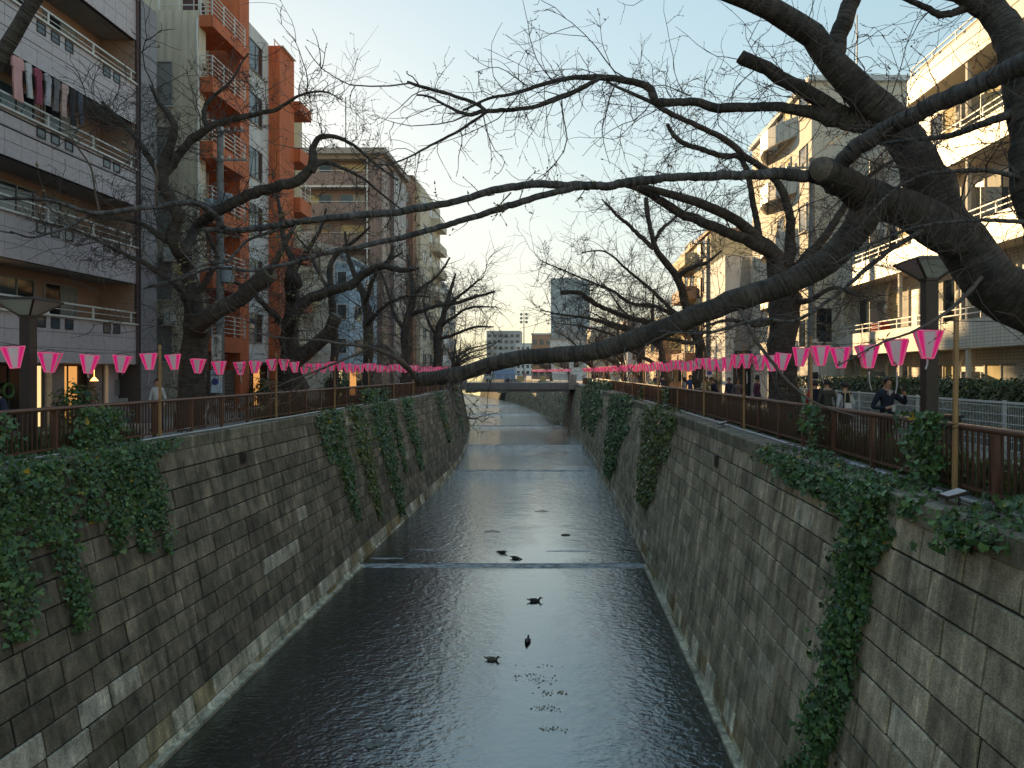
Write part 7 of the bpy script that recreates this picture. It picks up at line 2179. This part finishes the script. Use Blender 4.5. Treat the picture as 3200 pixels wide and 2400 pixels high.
def duck(label, u, v, rz, mat, dab=False, s=1.0):
    x, y, z = water_at(u, v)
    d = thing('duck', label, 'duck', (0, 0, 0), group='ducks on the canal')
    prof = [(-.27, .015, .10), (-.22, .05, .075), (-.14, .095, .04), (-.02, .115, .035), (.08, .1, .045), (.15, .06, .065), (.18, .03, .08)]
    m = MB(); vs = []; n = 10
    for (px, r, pz) in prof:
        for k in range(n):
            a = 2 * math.pi * k / n
            vs.append((px, r * math.cos(a), pz + r * .72 * math.sin(a)))
    fs = [(i * n + k, i * n + (k + 1) % n, (i + 1) * n + (k + 1) % n, (i + 1) * n + k) for i in range(len(prof) - 1) for k in range(n)]
    m.add(vs, fs + [tuple(range(n))[::-1], tuple(range(len(vs) - n, len(vs)))])
    hp = (.2, 0, .155) if not dab else (.27, 0, .03)
    m.tube([(.12, 0, .07), (.17, 0, .13 if not dab else .08), hp], [.05, .035, .034], 8)
    m.ball(hp, (.052, .04, .04), 8, 6)
    m.build('body', mat, d, smooth=True, local=True)
    m = MB(); m.hexa([(hp[0] + .04, -.02, hp[2] - .015), (hp[0] + .11, -.022, hp[2] - .025), (hp[0] + .11, .022, hp[2] - .025), (hp[0] + .04, .02, hp[2] - .015), (hp[0] + .04, -.015, hp[2] + .01), (hp[0] + .11, -.018, hp[2] - .012), (hp[0] + .11, .018, hp[2] - .012), (hp[0] + .04, .015, hp[2] + .01)]); m.build('bill', M_BILL, d, local=True)
    m = MB()
    for sd in (-1, 1): m.hexa([(-.2, sd * .07, .1), (.06, sd * .1, .06), (.06, sd * .115, .07), (-.2, sd * .08, .11), (-.24, sd * .03, .13), (.04, sd * .06, .125), (.04, sd * .075, .13), (-.24, sd * .04, .14)])
    m.build('wings', mat, d, local=True)
    m = MB(); m.hexa([(-.36, -.03, .12), (-.25, -.04, .07), (-.25, .04, .07), (-.36, .03, .12), (-.36, -.025, .14), (-.25, -.035, .11), (-.25, .035, .11), (-.36, .025, .14)]); m.build('tail', mat, d, local=True)
    d.location = (x, y, z - .02); d.rotation_euler = (0, 0, rz); d.scale = (s, s, s)
    return d


duck('dark duck farthest from the camera, tail up above the first weir', 1084, 1194, 2.6, M_DUCK, True, 1.0)
duck('dark duck just above the weir, head turned right', 1115, 1207, -.4, M_DUCK, True, 1.0)
duck('dark duck below the weir swimming to the right', 1157, 1299, .1, M_DUCK, False, 1.0)
duck('black duck seen from behind in the middle of the canal', 1140, 1386, 1.5, M_DUCK, False, .95)
duck('brown duck nearest to the camera, heading right', 1065, 1426, -.15, M_DUCKB, False, .85)

M_DRIFT = mk('pale_driftwood', (.35, .33, .3), (.22, .2, .18), 8, .8)
x, y, z = water_at(1348, 1188)
m = MB(); m.tube([(x - .45, y + .5, z + .25), (x - .2, y + .35, z + .18), (x - .05, y + .1, z + .02), (x + .5, y - .15, z + .04), (x + 1.0, y - .3, z + .02)], [.02, .035, .04, .03, .015], 6); m.tube([(x - .2, y + .35, z + .18), (x - .4, y + .2, z + .22)], [.025, .01], 5)
tag(m.build('driftwood', M_DRIFT), 'pale branch stranded by the right wall at the first weir', 'driftwood')
x, y, z = water_at(1365, 1229)
m = MB(); m.ball((x, y, z), (.3, .22, .1), 10, 6); tag(m.build('stone', M_DRIFT, smooth=True), 'flat pale stone in the water beside the right wall below the weir', 'stone')
x, y, z = water_at(1222, 1156)
m = MB(); m.ball((x, y, z), (.28, .16, .08), 9, 6); tag(m.build('stone', M_DUCKB, smooth=True), 'dark stone breaking the calm water above the weir', 'stone')
for u, v, lb in ((1065, 1149, 'thin dark stick floating left in the calm pool'), (1172, 1105, 'curved twig floating in the upper part of the pool')):
    x, y, z = water_at(u, v)
    m = MB(); m.tube([(x - .5, y, z + .015), (x, y + .1, z + .05), (x + .4, y - .05, z + .015)], [.012, .03, .01], 5); tag(m.build('floating_stick', M_DUCK), lb, 'stick')
for k, (u, v, lb) in enumerate(((800, 1612, 'left of two pale torn scraps under the dark water'), (818, 1606, 'right of two pale torn scraps under the dark water'), (838, 1570, 'single pale scrap above the pair in the dark water'))):
    x, y, z = water_at(u, v); m = MB()
    pts = [(x + .14 * math.cos(a) * (1 + .5 * math.sin(3 * a + k)), y + .2 * math.sin(a) * (1 + .4 * math.cos(2 * a + k)), z + .004 + .012 * (q % 2)) for q, a in enumerate(np.linspace(0, 6.28, 11)[:-1])]
    m.prism(pts, (0, 0, .006)); tag(m.build('litter_scrap', mk('dull_scrap', (.2, .21, .19), (.13, .14, .125), 9, .7)), lb, 'litter')
rs = np.random.RandomState(9)
V_, c = [], 0
for (u, v, du, dv, n) in ((1165, 1470, 38, 12, 50), (1195, 1496, 38, 6, 36), (1178, 1530, 32, 7, 36), (1190, 1575, 30, 6, 36), (1180, 1440, 70, 5, 16), (1130, 1460, 30, 5, 15)):
    for k in range(n):
        V_.append(water_at(u + rs.normal(0, .5) * du, v + rs.normal(0, .5) * dv))
V_ = np.array(V_); V_[:, 2] += .008
tag(leaves('floating_leaves', V_, np.tile((0, 0, 1.0), (len(V_), 1)), .045, rs, leafmat('dead_leaves', (.14, .12, .08), (.28, .23, .14), (.42, .36, .22), None, .7), None, hang=.0, jitter=.1), 'drifting patches of small dead leaves on the near water', 'leaves')
